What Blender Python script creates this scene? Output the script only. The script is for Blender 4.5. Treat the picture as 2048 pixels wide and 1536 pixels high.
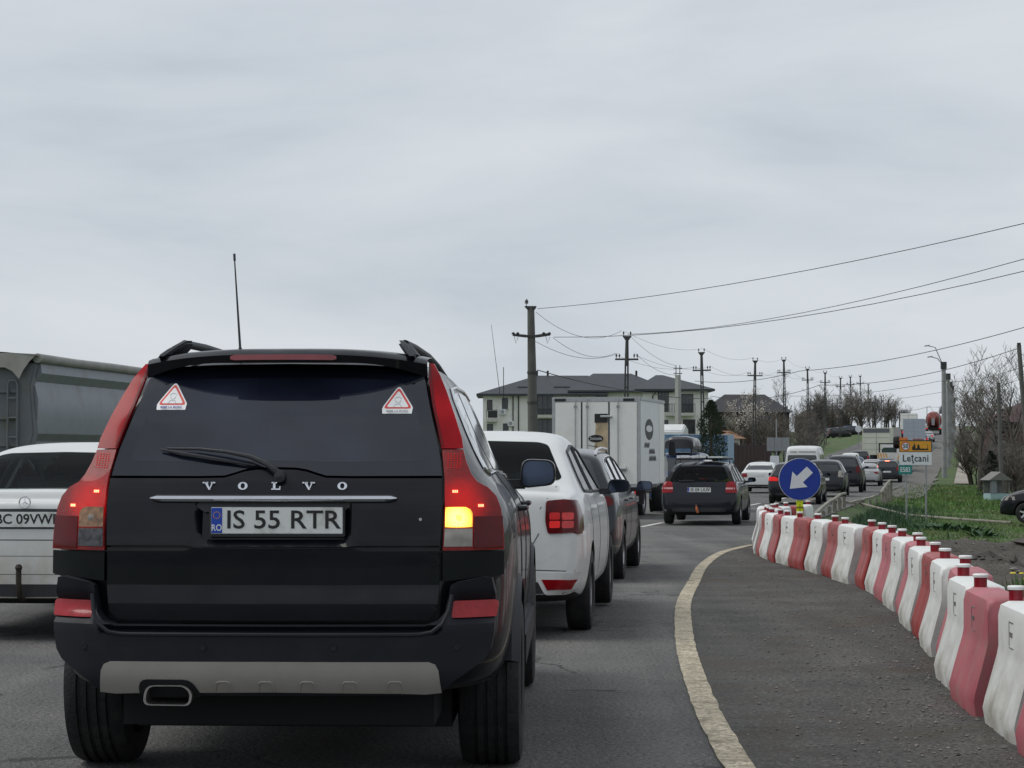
import bpy, bmesh, math, random
from mathutils import Vector, Matrix, noise
from mathutils.bvhtree import BVHTree

# ------------------------------------------------------------------ scene, camera, light
sc = bpy.context.scene
for o in list(bpy.data.objects): bpy.data.objects.remove(o)
C = sc.collection
CAM_H = 1.36
cam = bpy.data.objects.new('camera', bpy.data.cameras.new('camera'))
C.objects.link(cam)
cam.data.sensor_width = 36.0
cam.data.lens = 4000 / 2048 * 36
cam.data.clip_start = 0.1
cam.data.clip_end = 6000
cam.location = (0, 0, CAM_H)
cam.rotation_euler = (math.radians(90 + 1.89), 0, 0)
sc.camera = cam

SUN_EL, SUN_AZ = 54, 276          # degrees; azimuth clockwise from the view direction
world = bpy.data.worlds.new('World'); sc.world = world; world.use_nodes = True
wn, wl = world.node_tree.nodes, world.node_tree.links
wn.clear()
w_out = wn.new('ShaderNodeOutputWorld'); w_bg = wn.new('ShaderNodeBackground')
w_sky = wn.new('ShaderNodeTexSky'); w_sky.sky_type = 'NISHITA'; w_sky.sun_disc = False
w_sky.sun_elevation = math.radians(SUN_EL); w_sky.sun_rotation = math.radians(SUN_AZ)
w_tc = wn.new('ShaderNodeTexCoord')
w_map = wn.new('ShaderNodeMapping'); w_map.inputs['Scale'].default_value = (1.8, 1.8, 7.5)
w_map.inputs['Rotation'].default_value = (0.03, 0.05, 0.4); w_map.inputs['Location'].default_value = (1.3, .4, 2.1)
wl.new(w_tc.outputs['Generated'], w_map.inputs['Vector'])
w_sep = wn.new('ShaderNodeSeparateXYZ'); wl.new(w_tc.outputs['Generated'], w_sep.inputs[0])
w_hz = wn.new('ShaderNodeMapRange'); w_hz.inputs['From Min'].default_value = 0; w_hz.inputs['From Max'].default_value = .16; w_hz.inputs['To Min'].default_value = .06; w_hz.inputs['To Max'].default_value = 0
wl.new(w_sep.outputs['Z'], w_hz.inputs['Value'])
w_n1 = wn.new('ShaderNodeTexNoise'); w_n1.inputs['Scale'].default_value = 2.0
w_n1.inputs['Detail'].default_value = 7; w_n1.inputs['Roughness'].default_value = .52
w_n1.inputs['Distortion'].default_value = .25
wl.new(w_map.outputs[0], w_n1.inputs['Vector'])
w_r = wn.new('ShaderNodeValToRGB')
e = w_r.color_ramp.elements
e[0].position = .32; e[0].color = (.415, .457, .515, 1)
e[1].position = .66; e[1].color = (.575, .61, .645, 1)
m_ = w_r.color_ramp.elements.new(.48); m_.color = (.505, .545, .592, 1)
w_ad = wn.new('ShaderNodeMath'); w_ad.operation = 'ADD'; wl.new(w_n1.outputs['Fac'], w_ad.inputs[0]); wl.new(w_hz.outputs[0], w_ad.inputs[1])
wl.new(w_ad.outputs[0], w_r.inputs['Fac'])
w_mul = wn.new('ShaderNodeVectorMath'); w_mul.operation = 'SCALE'; w_mul.inputs['Scale'].default_value = .05
wl.new(w_sky.outputs[0], w_mul.inputs[0])
w_mix = wn.new('ShaderNodeMix'); w_mix.data_type = 'RGBA'; w_mix.inputs['Factor'].default_value = .93
wl.new(w_mul.outputs[0], w_mix.inputs['A']); wl.new(w_r.outputs[0], w_mix.inputs['B'])
wl.new(w_mix.outputs['Result'], w_bg.inputs['Color'])
w_bg.inputs['Strength'].default_value = 1.0
wl.new(w_bg.outputs[0], w_out.inputs[0])

sun = bpy.data.objects.new('sun', bpy.data.lights.new('sun', 'SUN')); C.objects.link(sun)
sun.data.energy = 1.5; sun.data.angle = math.radians(38); sun.data.color = (1, .97, .92)
_az, _el = math.radians(SUN_AZ), math.radians(SUN_EL)
sd = Vector((math.sin(_az) * math.cos(_el), math.cos(_az) * math.cos(_el), math.sin(_el)))
sun.rotation_euler = sd.to_track_quat('Z', 'Y').to_euler()

vs = sc.view_settings
vs.view_transform = 'Standard'; vs.look = 'None'; vs.exposure = 0.28; vs.gamma = 1; vs.use_curve_mapping = False
sc.cycles.max_bounces = 6; sc.cycles.transparent_max_bounces = 12
sc.cycles.sample_clamp_indirect = 4

# ------------------------------------------------------------------ helpers
R_ = math.radians
def lerp(a, b, t): return a + (b - a) * t
def interp(x, pts):
    if x <= pts[0][0]: return pts[0][1]
    for (a, b), (c, d) in zip(pts, pts[1:]):
        if x <= c: return b + (d - b) * (x - a) / (c - a) if c > a else d
    return pts[-1][1]
def smooth_interp(x, pts):
    n = len(pts)
    if x <= pts[0][0]: return pts[0][1]
    if x >= pts[-1][0]: return pts[-1][1]
    for i in range(n - 1):
        if x <= pts[i + 1][0]: break
    def sl(k):
        if k == 0: return (pts[1][1] - pts[0][1]) / (pts[1][0] - pts[0][0])
        if k == n - 1: return (pts[-1][1] - pts[-2][1]) / (pts[-1][0] - pts[-2][0])
        return (pts[k + 1][1] - pts[k - 1][1]) / (pts[k + 1][0] - pts[k - 1][0])
    h = pts[i + 1][0] - pts[i][0]; t = (x - pts[i][0]) / h
    t2, t3 = t * t, t * t * t
    return (2 * t3 - 3 * t2 + 1) * pts[i][1] + (t3 - 2 * t2 + t) * h * sl(i) + (-2 * t3 + 3 * t2) * pts[i + 1][1] + (t3 - t2) * h * sl(i + 1)

class MB:
    """collects faces; build() links them as one mesh object"""
    def __init__(s): s.v = []; s.f = []
    def add(s, vs, fs):
        k = len(s.v); s.v += [tuple(p) for p in vs]; s.f += [tuple(i + k for i in f) for f in fs]; return s
    def box(s, x0, x1, y0, y1, z0, z1):
        return s.add([(x, y, z) for z in (z0, z1) for y in (y0, y1) for x in (x0, x1)],
                     [(0, 2, 3, 1), (4, 5, 7, 6), (0, 1, 5, 4), (2, 6, 7, 3), (0, 4, 6, 2), (1, 3, 7, 5)])
    def obox(s, c, ax, ay, az):
        c, ax, ay, az = Vector(c), Vector(ax), Vector(ay), Vector(az)
        return s.add([c + ax * i + ay * j + az * k for k in (-1, 1) for j in (-1, 1) for i in (-1, 1)],
                     [(0, 2, 3, 1), (4, 5, 7, 6), (0, 1, 5, 4), (2, 6, 7, 3), (0, 4, 6, 2), (1, 3, 7, 5)])
    def tube(s, pts, r, n=8, cap=True, up=None):
        pts = [Vector(p) for p in pts]
        rs = r if isinstance(r, (list, tuple)) else [r] * len(pts)
        k = len(s.v); prev = None
        for i, p in enumerate(pts):
            d = (pts[min(i + 1, len(pts) - 1)] - pts[max(i - 1, 0)])
            d = d.normalized() if d.length > 1e-9 else Vector((0, 0, 1))
            if prev is None:
                a = Vector((0, 0, 1)) if abs(d.z) < .9 else Vector((1, 0, 0))
            else: a = prev
            a = (a - d * a.dot(d)).normalized(); b = d.cross(a); prev = a
            for j in range(n):
                t = 2 * math.pi * j / n
                s.v.append(tuple(p + (a * math.cos(t) + b * math.sin(t)) * rs[i]))
        for i in range(len(pts) - 1):
            for j in range(n):
                j2 = (j + 1) % n
                s.f.append((k + i * n + j, k + i * n + j2, k + (i + 1) * n + j2, k + (i + 1) * n + j))
        if cap:
            s.f.append(tuple(k + j for j in range(n))[::-1])
            s.f.append(tuple(k + (len(pts) - 1) * n + j for j in range(n)))
        return s
    def cyl(s, p0, p1, r0, r1=None, n=12): return s.tube([p0, p1], [r0, r0 if r1 is None else r1], n)
    def prism(s, poly, axis, a, b):
        """poly in the two other axes (in x,y,z order), extruded along axis from a to b"""
        def mk(p, c):
            return {'x': (c, p[0], p[1]), 'y': (p[0], c, p[1]), 'z': (p[0], p[1], c)}[axis]
        n = len(poly)
        return s.add([mk(p, a) for p in poly] + [mk(p, b) for p in poly],
                     [tuple(range(n))[::-1], tuple(range(n, 2 * n))] + [(i, (i + 1) % n, (i + 1) % n + n, i + n) for i in range(n)])
    def lathe(s, prof, n=24, axis='x', c=(0, 0, 0), close=False):
        """prof = [(r, h)], turned about axis"""
        k = len(s.v)
        for r, h in prof:
            for j in range(n):
                t = 2 * math.pi * j / n; u, w = r * math.cos(t), r * math.sin(t)
                p = {'x': (h, u, w), 'y': (u, h, w), 'z': (u, w, h)}[axis]
                s.v.append((p[0] + c[0], p[1] + c[1], p[2] + c[2]))
        for i in range(len(prof) - 1):
            for j in range(n):
                j2 = (j + 1) % n
                s.f.append((k + i * n + j, k + i * n + j2, k + (i + 1) * n + j2, k + (i + 1) * n + j))
        if close:
            s.f.append(tuple(k + j for j in range(n))); s.f.append(tuple(k + (len(prof) - 1) * n + j for j in range(n)))
        return s
    def mesh(s, name, bevel=0, seg=2, angle=40, smooth=True):
        bm = bmesh.new()
        vs = [bm.verts.new(p) for p in s.v]
        for f in s.f:
            try: bm.faces.new([vs[i] for i in f])
            except ValueError: pass
        bmesh.ops.recalc_face_normals(bm, faces=bm.faces)
        if bevel:
            es = [e for e in bm.edges if len(e.link_faces) == 2 and e.calc_face_angle(0) > R_(30)]
            bmesh.ops.bevel(bm, geom=es, offset=bevel, segments=seg, affect='EDGES', clamp_overlap=True)
        me = bpy.data.meshes.new(name); bm.to_mesh(me); bm.free()
        if smooth:
            me.shade_smooth(); me.set_sharp_from_angle(angle=R_(angle))
        return me
    def build(s, name, mat, parent=None, loc=None, rot=None, bevel=0, seg=2, angle=40, smooth=True):
        return link(name, s.mesh(name, bevel, seg, angle, smooth), mat, parent, loc, rot)
def link(name, me, mat=None, parent=None, loc=None, rot=None):
    o = bpy.data.objects.new(name, me); C.objects.link(o)
    if mat is not None and len(me.materials) == 0: me.materials.append(mat)
    if parent is not None: o.parent = parent
    if loc is not None: o.location = loc
    if rot is not None: o.rotation_euler = rot
    return o
def tag(o, label=None, cat=None, group=None, kind=None):
    if label: o['label'] = label
    if cat: o['category'] = cat
    if group: o['group'] = group
    if kind: o['kind'] = kind
    return o
def thing(name, label, cat, loc=(0, 0, 0), rz=0, group=None):
    o = bpy.data.objects.new(name, None); C.objects.link(o); o.empty_display_size = .1
    o.location = loc; o.rotation_euler = (0, 0, rz)
    return tag(o, label, cat, group)
def copy_tree(o, parent=None):
    c = o.copy(); C.objects.link(c); c.parent = parent
    for ch in o.children: copy_tree(ch, c)
    return c
def text_mesh(s, size, extrude=.002, sx=1.0, align='CENTER', spacing=1.0, bold=0):
    cu = bpy.data.curves.new('t', 'FONT'); cu.body = s; cu.size = size; cu.extrude = extrude
    cu.align_x = align; cu.align_y = 'CENTER'; cu.space_character = spacing; cu.offset = bold; cu.resolution_u = 3
    o = bpy.data.objects.new('t', cu); C.objects.link(o)
    me = bpy.data.meshes.new_from_object(o.evaluated_get(bpy.context.evaluated_depsgraph_get()))
    bpy.data.objects.remove(o); bpy.data.curves.remove(cu)
    for v in me.vertices: v.co.x *= sx
    return me
RX90 = (R_(90), 0, 0)
def islands(me):
    bm = bmesh.new(); bm.from_mesh(me); todo = set(bm.faces); out = []
    while todo:
        st = [todo.pop()]; grp = [st[0]]
        while st:
            for v in st.pop().verts:
                for f in v.link_faces:
                    if f in todo: todo.discard(f); st.append(f); grp.append(f)
        mb = MB(); ix = {}
        for f in grp:
            for v in f.verts:
                if v not in ix: ix[v] = len(mb.v); mb.v.append(tuple(v.co))
            mb.f.append(tuple(ix[v] for v in f.verts))
        out.append(mb)
    bm.free(); return out
def text_chars(s, size, mat, parent, loc, rot=None, name='character', **k):
    """each character an object of its own"""
    for mb in islands(text_mesh(s, size, **k)):
        mb.build(name, mat, parent, loc, RX90 if rot is None else rot, smooth=False)
def text(s, size, mat, parent, loc, rot=RX90, name='lettering', **k):
    """upright text facing -y (rot = RX90) unless turned"""
    return link(name, text_mesh(s, size, **k), mat, parent, loc, rot)

# ------------------------------------------------------------------ materials
MATS = {}
def mat(name, col, rough=.6, metal=0, coat=0, var=.15, scale=8, bump=0, bscale=40, dirt=None, dscale=3, dlo=.5, dhi=.7, spec=.5, emit=None, estr=0, alpha=None, trans=0, dz=None, coord='Object', detail=4):
    if name in MATS: return MATS[name]
    m = bpy.data.materials.new(name); m.use_nodes = True; MATS[name] = m
    n, l = m.node_tree.nodes, m.node_tree.links
    b = n['Principled BSDF']
    b.inputs['Roughness'].default_value = rough; b.inputs['Metallic'].default_value = metal
    b.inputs['Coat Weight'].default_value = coat; b.inputs['Coat Roughness'].default_value = .035
    b.inputs['Specular IOR Level'].default_value = spec
    tc = n.new('ShaderNodeTexCoord')
    nz = n.new('ShaderNodeTexNoise'); nz.inputs['Scale'].default_value = scale; nz.inputs['Detail'].default_value = detail
    l.new(tc.outputs[coord], nz.inputs['Vector'])
    rp = n.new('ShaderNodeValToRGB'); l.new(nz.outputs['Fac'], rp.inputs['Fac'])
    rp.color_ramp.elements[0].position = .3; rp.color_ramp.elements[1].position = .7
    rp.color_ramp.elements[0].color = tuple(c * (1 - var) for c in col) + (1,)
    rp.color_ramp.elements[1].color = tuple(min(1, c * (1 + var)) for c in col) + (1,)
    out = rp.outputs[0]
    if dirt:
        n2 = n.new('ShaderNodeTexNoise'); n2.inputs['Scale'].default_value = dscale; n2.inputs['Detail'].default_value = 6
        n2.inputs['Roughness'].default_value = .65
        l.new(tc.outputs[coord], n2.inputs['Vector'])
        r2 = n.new('ShaderNodeMapRange'); r2.inputs['From Min'].default_value = dlo; r2.inputs['From Max'].default_value = dhi
        l.new(n2.outputs['Fac'], r2.inputs['Value'])
        fac = r2.outputs[0]
        if dz:   # splash dirt that thins out with height: dz = (z full, z none)
            sx = n.new('ShaderNodeSeparateXYZ'); l.new(tc.outputs[coord], sx.inputs[0])
            r3 = n.new('ShaderNodeMapRange'); r3.inputs['From Min'].default_value = dz[1]; r3.inputs['From Max'].default_value = dz[0]
            l.new(sx.outputs['Z'], r3.inputs['Value'])
            mm = n.new('ShaderNodeMath'); mm.operation = 'MULTIPLY_ADD'; mm.use_clamp = True
            l.new(fac, mm.inputs[0]); l.new(r3.outputs[0], mm.inputs[1]); mm.inputs[2].default_value = 0
            fac = mm.outputs[0]
        mx = n.new('ShaderNodeMix'); mx.data_type = 'RGBA'
        l.new(fac, mx.inputs['Factor']); l.new(out, mx.inputs['A']); mx.inputs['B'].default_value = tuple(dirt) + (1,)
        out = mx.outputs['Result']
        mr = n.new('ShaderNodeMapRange'); mr.inputs['To Min'].default_value = rough; mr.inputs['To Max'].default_value = max(rough, .75)
        l.new(fac, mr.inputs['Value']); l.new(mr.outputs[0], b.inputs['Roughness'])
        if coat:
            mc = n.new('ShaderNodeMapRange'); mc.inputs['To Min'].default_value = coat; mc.inputs['To Max'].default_value = coat * .25
            l.new(fac, mc.inputs['Value']); l.new(mc.outputs[0], b.inputs['Coat Weight'])
    l.new(out, b.inputs['Base Color'])
    if bump:
        n3 = n.new('ShaderNodeTexNoise'); n3.inputs['Scale'].default_value = bscale; n3.inputs['Detail'].default_value = 5
        l.new(tc.outputs[coord], n3.inputs['Vector'])
        bp = n.new('ShaderNodeBump'); bp.inputs['Strength'].default_value = bump; bp.inputs['Distance'].default_value = .02
        l.new(n3.outputs['Fac'], bp.inputs['Height']); l.new(bp.outputs[0], b.inputs['Normal'])
    if emit:
        b.inputs['Emission Color'].default_value = tuple(emit) + (1,); b.inputs['Emission Strength'].default_value = estr
    if trans: b.inputs['Transmission Weight'].default_value = trans
    if alpha is not None: b.inputs['Alpha'].default_value = alpha
    return m
def glass_mat(name, tint, see):
    """thin tinted pane: clear share `see`, mirror-like coat on top"""
    if name in MATS: return MATS[name]
    m = bpy.data.materials.new(name); m.use_nodes = True; MATS[name] = m
    n, l = m.node_tree.nodes, m.node_tree.links
    b = n['Principled BSDF']; b.inputs['Base Color'].default_value = tuple(tint) + (1,)
    b.inputs['Roughness'].default_value = .05; b.inputs['IOR'].default_value = 1.52
    t = n.new('ShaderNodeBsdfTransparent'); t.inputs['Color'].default_value = (.75, .85, .82, 1)
    mx = n.new('ShaderNodeMixShader'); 
    lw = n.new('ShaderNodeLayerWeight'); lw.inputs['Blend'].default_value = .18
    mr = n.new('ShaderNodeMapRange'); mr.inputs['To Min'].default_value = 1 - see; mr.inputs['To Max'].default_value = 1
    l.new(lw.outputs['Fresnel'], mr.inputs['Value']); l.new(mr.outputs[0], mx.inputs['Fac'])
    l.new(t.outputs[0], mx.inputs[1]); l.new(b.outputs[0], mx.inputs[2])
    l.new(mx.outputs[0], n['Material Output'].inputs['Surface'])
    return m
DUST = (.16, .145, .125)
M_TYRE = mat('tyre_rubber', (.012, .012, .0135), .75, var=.3, scale=20, bump=.25, bscale=60, dirt=(.036, .034, .032), dscale=5, dlo=.45, dhi=.8)
M_RIM = mat('alloy', (.45, .46, .48), .3, metal=.9, dirt=(.1, .09, .08), dscale=9)
M_HUB = mat('dull_hubcap', (.33, .34, .35), .45, metal=.5, dirt=(.1, .09, .08), dscale=9)
M_BLK = mat('black_plastic', (.022, .024, .028), .5, var=.2, scale=30, bump=.1, bscale=200)
M_DARK = mat('underbody', (.008, .008, .009), .9)
M_GLASS = mat('car_glass', (.012, .014, .016), .06, coat=1, var=.3, scale=2)
M_TGLASS = glass_mat('tinted_window', (.006, .008, .009), .78)
M_CHROME = mat('chrome', (.75, .76, .78), .12, metal=1)
M_PLATE = mat('plate_white', (.74, .76, .74), .4, var=.04, dirt=(.5, .49, .46), dscale=8)
M_PBLUE = mat('plate_blue', (.01, .06, .42), .4)
M_INK = mat('black_ink', (.012, .012, .013), .5)
M_LAMP = mat('red_lens', (.24, .004, .008), .15, coat=.2, spec=.3, var=.25, scale=12)
M_LAMPD = mat('dark_red_lens', (.10, .002, .004), .15, coat=.12, spec=.25, var=.25, scale=12)
M_LIT = mat('lit_red_lens', (.35, .006, .006), .15, coat=.2, spec=.3, emit=(1, .02, .012), estr=.34, var=.3, scale=30)
M_LED = mat('lit_led', (.8, .2, .1), .3, emit=(1, .16, .08), estr=5)
M_AMBER = mat('lit_amber', (.9, .6, .1), .3, emit=(1, .52, .06), estr=2.6, var=.4, scale=20)
def lamp_mat(name, base, emit, c, r, peak, low, ribs=90):
    """ribbed lens lit from a bulb at c (object space): glow falls off with distance"""
    m = mat(name, base, .14, coat=.25, spec=.3, var=.25, scale=25)
    n, l = m.node_tree.nodes, m.node_tree.links; b = n['Principled BSDF']
    tc = n.new('ShaderNodeTexCoord'); vm = n.new('ShaderNodeVectorMath'); vm.operation = 'DISTANCE'; vm.inputs[1].default_value = c
    l.new(tc.outputs['Object'], vm.inputs[0])
    mr = n.new('ShaderNodeMapRange'); mr.interpolation_type = 'SMOOTHERSTEP'
    mr.inputs['From Min'].default_value = 0; mr.inputs['From Max'].default_value = r; mr.inputs['To Min'].default_value = peak; mr.inputs['To Max'].default_value = low
    l.new(vm.outputs['Value'], mr.inputs['Value'])
    wv = n.new('ShaderNodeTexWave'); wv.inputs['Scale'].default_value = ribs; wv.bands_direction = 'X'; l.new(tc.outputs['Object'], wv.inputs['Vector'])
    w2 = n.new('ShaderNodeTexWave'); w2.inputs['Scale'].default_value = ribs; w2.bands_direction = 'Z'; l.new(tc.outputs['Object'], w2.inputs['Vector'])
    ml = n.new('ShaderNodeMath'); ml.operation = 'MULTIPLY'; l.new(wv.outputs['Fac'], ml.inputs[0]); l.new(w2.outputs['Fac'], ml.inputs[1])
    mp = n.new('ShaderNodeMapRange'); mp.inputs['To Min'].default_value = .55; mp.inputs['To Max'].default_value = 1.5; l.new(ml.outputs[0], mp.inputs['Value'])
    m3 = n.new('ShaderNodeMath'); m3.operation = 'MULTIPLY'; l.new(mr.outputs[0], m3.inputs[0]); l.new(mp.outputs[0], m3.inputs[1])
    l.new(m3.outputs[0], b.inputs['Emission Strength']); b.inputs['Emission Color'].default_value = tuple(emit) + (1,)
    bp = n.new('ShaderNodeBump'); bp.inputs['Strength'].default_value = .4; bp.inputs['Distance'].default_value = .004
    l.new(ml.outputs[0], bp.inputs['Height']); l.new(bp.outputs[0], b.inputs['Normal'])
    return m
M_AMBERO = mat('amber_lens', (.26, .14, .07), .15, coat=.3, var=.5, scale=40)
M_CLEAR = mat('clear_lens', (.30, .27, .24), .15, coat=.4, var=.3, scale=18)
M_SEAT = mat('seat_fabric', (.03, .032, .036), .9)
def paint(name, col, dirt=DUST, rough=.35, metal=0, dlo=.45, dhi=.85, coat=.5, dz=None, dscale=2.5):
    return mat('paint_' + name, col, rough, metal=metal, coat=coat, var=.05, scale=3, spec=.22, dirt=dirt, dscale=dscale, dlo=dlo, dhi=dhi, dz=dz)

# ------------------------------------------------------------------ ground shape
LANE = [(-60, -2.4), (-20, -1.6), (0, -1.2), (8.6, -.9), (15.3, -.26), (22.2, .42), (30, 1.6), (45, 4.5), (69, 9.7), (93, 15.0), (129, 23.2), (175, 33.8), (260, 53.8), (350, 75), (520, 115), (800, 181)]
ELEV = [(-200, 0), (12, 0), (22, -.06), (32, -.18), (45, -.32), (69, -.52), (93, -.66), (129, -.85), (160, -.35), (200, .65), (250, 2.0), (300, 3.7), (350, 5.0), (420, 6.4), (500, 7.4), (560, 7.7), (700, 7.0), (1500, 2), (4000, 0)]
def lane(y): return smooth_interp(y, LANE)
def heading(y): return math.atan((lane(y + .5) - lane(y - .5)))
def elev(y): return smooth_interp(y, ELEV)
def on_lane(y, off=0):
    h = heading(y)
    return Vector((lane(y) + off * math.cos(h), y - off * math.sin(h), elev(y)))
BAR = [(2.15, 4.0), (2.2, 7.5), (2.28, 9.3), (2.36, 10.3), (2.52, 11.8), (2.78, 13.4), (3.12, 16.1), (3.42, 19), (3.52, 21.2), (3.46, 23.8), (3.34, 26.4), (3.5, 29.5), (4.0, 32.3), (4.9, 35.2)]   # road-side foot of the barrier row
def right_edge(y):       # asphalt edge to the right of the lane, as an offset
    return interp(y, [(-60, 5.2), (12, 4.3), (24, 3.9), (30, 3.2), (36, 2.4), (44, 2.1), (900, 2.1)])
def gz(x, y):
    z = elev(y)
    d = x - lane(y) - right_edge(y)
    if d > 0:
        k = interp(y, [(-60, .0), (20, .0), (30, .25), (45, 1), (110, 1), (150, .4), (200, .15)])
        z -= k * interp(d, [(0, 0), (.15, .03), (.5, .30), (3, .38), (7, .5), (14, .62), (60, .7)])
        z += .035 * noise.noise(Vector((x * .5, y * .5, 0))) * min(1, d)
        z += interp(y, [(170, 0), (300, 1.0)]) * interp(d, [(4, 0), (14, .4), (40, 1.2)])
    d = lane(y) - 8.6 - x
    if d > 0 and 85 < y < 260: z += .75 * interp(d, [(1, 0), (4, 1)]) * interp(y, [(85, 0), (105, 1), (190, 1), (260, 0)])
    if d > 0: z -= .06 * min(d, 1) + interp(y, [(200, 0), (330, 1.2)]) * interp(d, [(0, 0), (12, .9), (40, 1.3)])
    return z

# ------------------------------------------------------------------ ground materials
def ground_mat(name, c_lo, c_hi, speck, scale=(1.2, 30, 130), rough=.85, bump=.35, patch=None, plo=.5, phi=.62, pscale=.5, spk=.25, crack=0, streak=0):
    m = bpy.data.materials.new(name); m.use_nodes = True; MATS[name] = m
    n, l = m.node_tree.nodes, m.node_tree.links
    b = n['Principled BSDF']; b.inputs['Roughness'].default_value = rough; b.inputs['Specular IOR Level'].default_value = .35
    tc = n.new('ShaderNodeTexCoord')
    def nz(s, d=5, r=.6):
        t = n.new('ShaderNodeTexNoise'); t.inputs['Scale'].default_value = s; t.inputs['Detail'].default_value = d; t.inputs['Roughness'].default_value = r
        l.new(tc.outputs['Object'], t.inputs['Vector']); return t.outputs['Fac']
    def mixc(f, a, b_):
        t = n.new('ShaderNodeMix'); t.data_type = 'RGBA'; l.new(f, t.inputs['Factor'])
        for s, k in ((a, 'A'), (b_, 'B')):
            if isinstance(s, tuple): t.inputs[k].default_value = s + (1,)
            else: l.new(s, t.inputs[k])
        return t.outputs['Result']
    def rng(v, a, b_):
        t = n.new('ShaderNodeMapRange'); t.inputs['From Min'].default_value = a; t.inputs['From Max'].default_value = b_; l.new(v, t.inputs['Value']); return t.outputs[0]
    big = rng(nz(scale[0], 6, .65), .33, .67)
    col = mixc(big, c_lo, c_hi)
    fine = nz(scale[2], 3, .7)
    mid = nz(scale[1], 4, .7)
    dk = n.new('ShaderNodeMix'); dk.data_type = 'RGBA'; dk.blend_type = 'MULTIPLY'
    dk.inputs['Factor'].default_value = 1
    vr = n.new('ShaderNodeValToRGB'); vr.color_ramp.elements[0].color = (.35, .35, .35, 1); vr.color_ramp.elements[1].color = (1.7, 1.7, 1.68, 1)
    vr.color_ramp.elements[0].position = .3; vr.color_ramp.elements[1].position = .7
    l.new(fine, vr.inputs['Fac']); l.new(col, dk.inputs['A']); l.new(vr.outputs[0], dk.inputs['B'])
    col = dk.outputs['Result']
    if patch: col = mixc(rng(nz(pscale, 6, .7), plo, phi), col, patch)
    if streak:
        mp = n.new('ShaderNodeMapping'); mp.inputs['Scale'].default_value = (1.6, .07, 1); mp.inputs['Rotation'].default_value = (0, 0, R_(6)); l.new(tc.outputs['Object'], mp.inputs['Vector'])
        ns = n.new('ShaderNodeTexNoise'); ns.inputs['Scale'].default_value = 1.0; ns.inputs['Detail'].default_value = 5; l.new(mp.outputs[0], ns.inputs['Vector'])
        sr_ = n.new('ShaderNodeValToRGB'); q = 1 - streak; sr_.color_ramp.elements[0].color = (q, q, q, 1); q = 1 + streak; sr_.color_ramp.elements[1].color = (q, q * .99, q * .97, 1)
        sr_.color_ramp.elements[0].position = .35; sr_.color_ramp.elements[1].position = .65
        l.new(ns.outputs['Fac'], sr_.inputs['Fac'])
        mm = n.new('ShaderNodeMix'); mm.data_type = 'RGBA'; mm.blend_type = 'MULTIPLY'; mm.inputs['Factor'].default_value = 1
        l.new(col, mm.inputs['A']); l.new(sr_.outputs[0], mm.inputs['B']); col = mm.outputs['Result']
    if crack:
        wob = n.new('ShaderNodeTexNoise'); wob.inputs['Scale'].default_value = 2.2; wob.inputs['Detail'].default_value = 4; l.new(tc.outputs['Object'], wob.inputs['Vector'])
        mxv = n.new('ShaderNodeVectorMath'); mxv.operation = 'MULTIPLY_ADD'; l.new(wob.outputs['Color'], mxv.inputs[0]); mxv.inputs[1].default_value = (.7, .7, 0); l.new(tc.outputs['Object'], mxv.inputs[2])
        vc = n.new('ShaderNodeTexVoronoi'); vc.feature = 'DISTANCE_TO_EDGE'; vc.inputs['Scale'].default_value = .42; l.new(mxv.outputs[0], vc.inputs['Vector'])
        ck = rng(vc.outputs['Distance'], .012, .003); gt = rng(nz(.6, 3), .50, .56)
        mk = n.new('ShaderNodeMath'); mk.operation = 'MULTIPLY'; l.new(ck, mk.inputs[0]); l.new(gt, mk.inputs[1])
        mk2 = n.new('ShaderNodeMath'); mk2.operation = 'MULTIPLY'; l.new(mk.outputs[0], mk2.inputs[0]); mk2.inputs[1].default_value = crack
        col = mixc(mk2.outputs[0], col, (.03, .03, .03))
    vo = n.new('ShaderNodeTexVoronoi'); vo.inputs['Scale'].default_value = 32; l.new(tc.outputs['Object'], vo.inputs['Vector'])
    sp = rng(vo.outputs['Distance'], .22, .12)
    gate = rng(nz(20, 2), .56, .62)
    mu = n.new('ShaderNodeMath'); mu.operation = 'MULTIPLY'; l.new(sp, mu.inputs[0]); l.new(gate, mu.inputs[1])
    mu2 = n.new('ShaderNodeMath'); mu2.operation = 'MULTIPLY'; l.new(mu.outputs[0], mu2.inputs[0]); mu2.inputs[1].default_value = spk * 2.5
    col = mixc(mu2.outputs[0], col, speck)
    l.new(col, b.inputs['Base Color'])
    ad = n.new('ShaderNodeMath'); ad.operation = 'ADD'; l.new(fine, ad.inputs[0]); l.new(mid, ad.inputs[1])
    bp = n.new('ShaderNodeBump'); bp.inputs['Strength'].default_value = bump; bp.inputs['Distance'].default_value = .03
    l.new(ad.outputs[0], bp.inputs['Height']); l.new(bp.outputs[0], b.inputs['Normal'])
    return m
M_ROAD = ground_mat('worn_asphalt', (.088, .090, .091), (.150, .148, .142), (.34, .33, .31), scale=(.55, 14, 45), spk=.4, bump=.8, crack=.8, streak=.22)
M_SHOULDER = ground_mat('rough_asphalt', (.066, .0645, .063), (.118, .114, .108), (.34, .32, .29), scale=(1.1, 12, 40), bump=1.2, spk=.4, streak=.14, patch=(.082, .072, .060), pscale=.9)
M_GROUND = ground_mat('grassy_soil', (.045, .085, .022), (.075, .115, .035), (.1, .1, .06), scale=(.35, 9, 40), patch=(.085, .080, .045), plo=.52, phi=.66, pscale=.25, spk=0)
M_DIRT = ground_mat('dirt', (.060, .053, .045), (.115, .102, .088), (.25, .23, .2), scale=(.9, 10, 40), bump=1, spk=.3)
M_PATH = ground_mat('concrete_path', (.24, .22, .19), (.36, .33, .29), (.4, .4, .36), scale=(.6, 10, 30))
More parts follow.
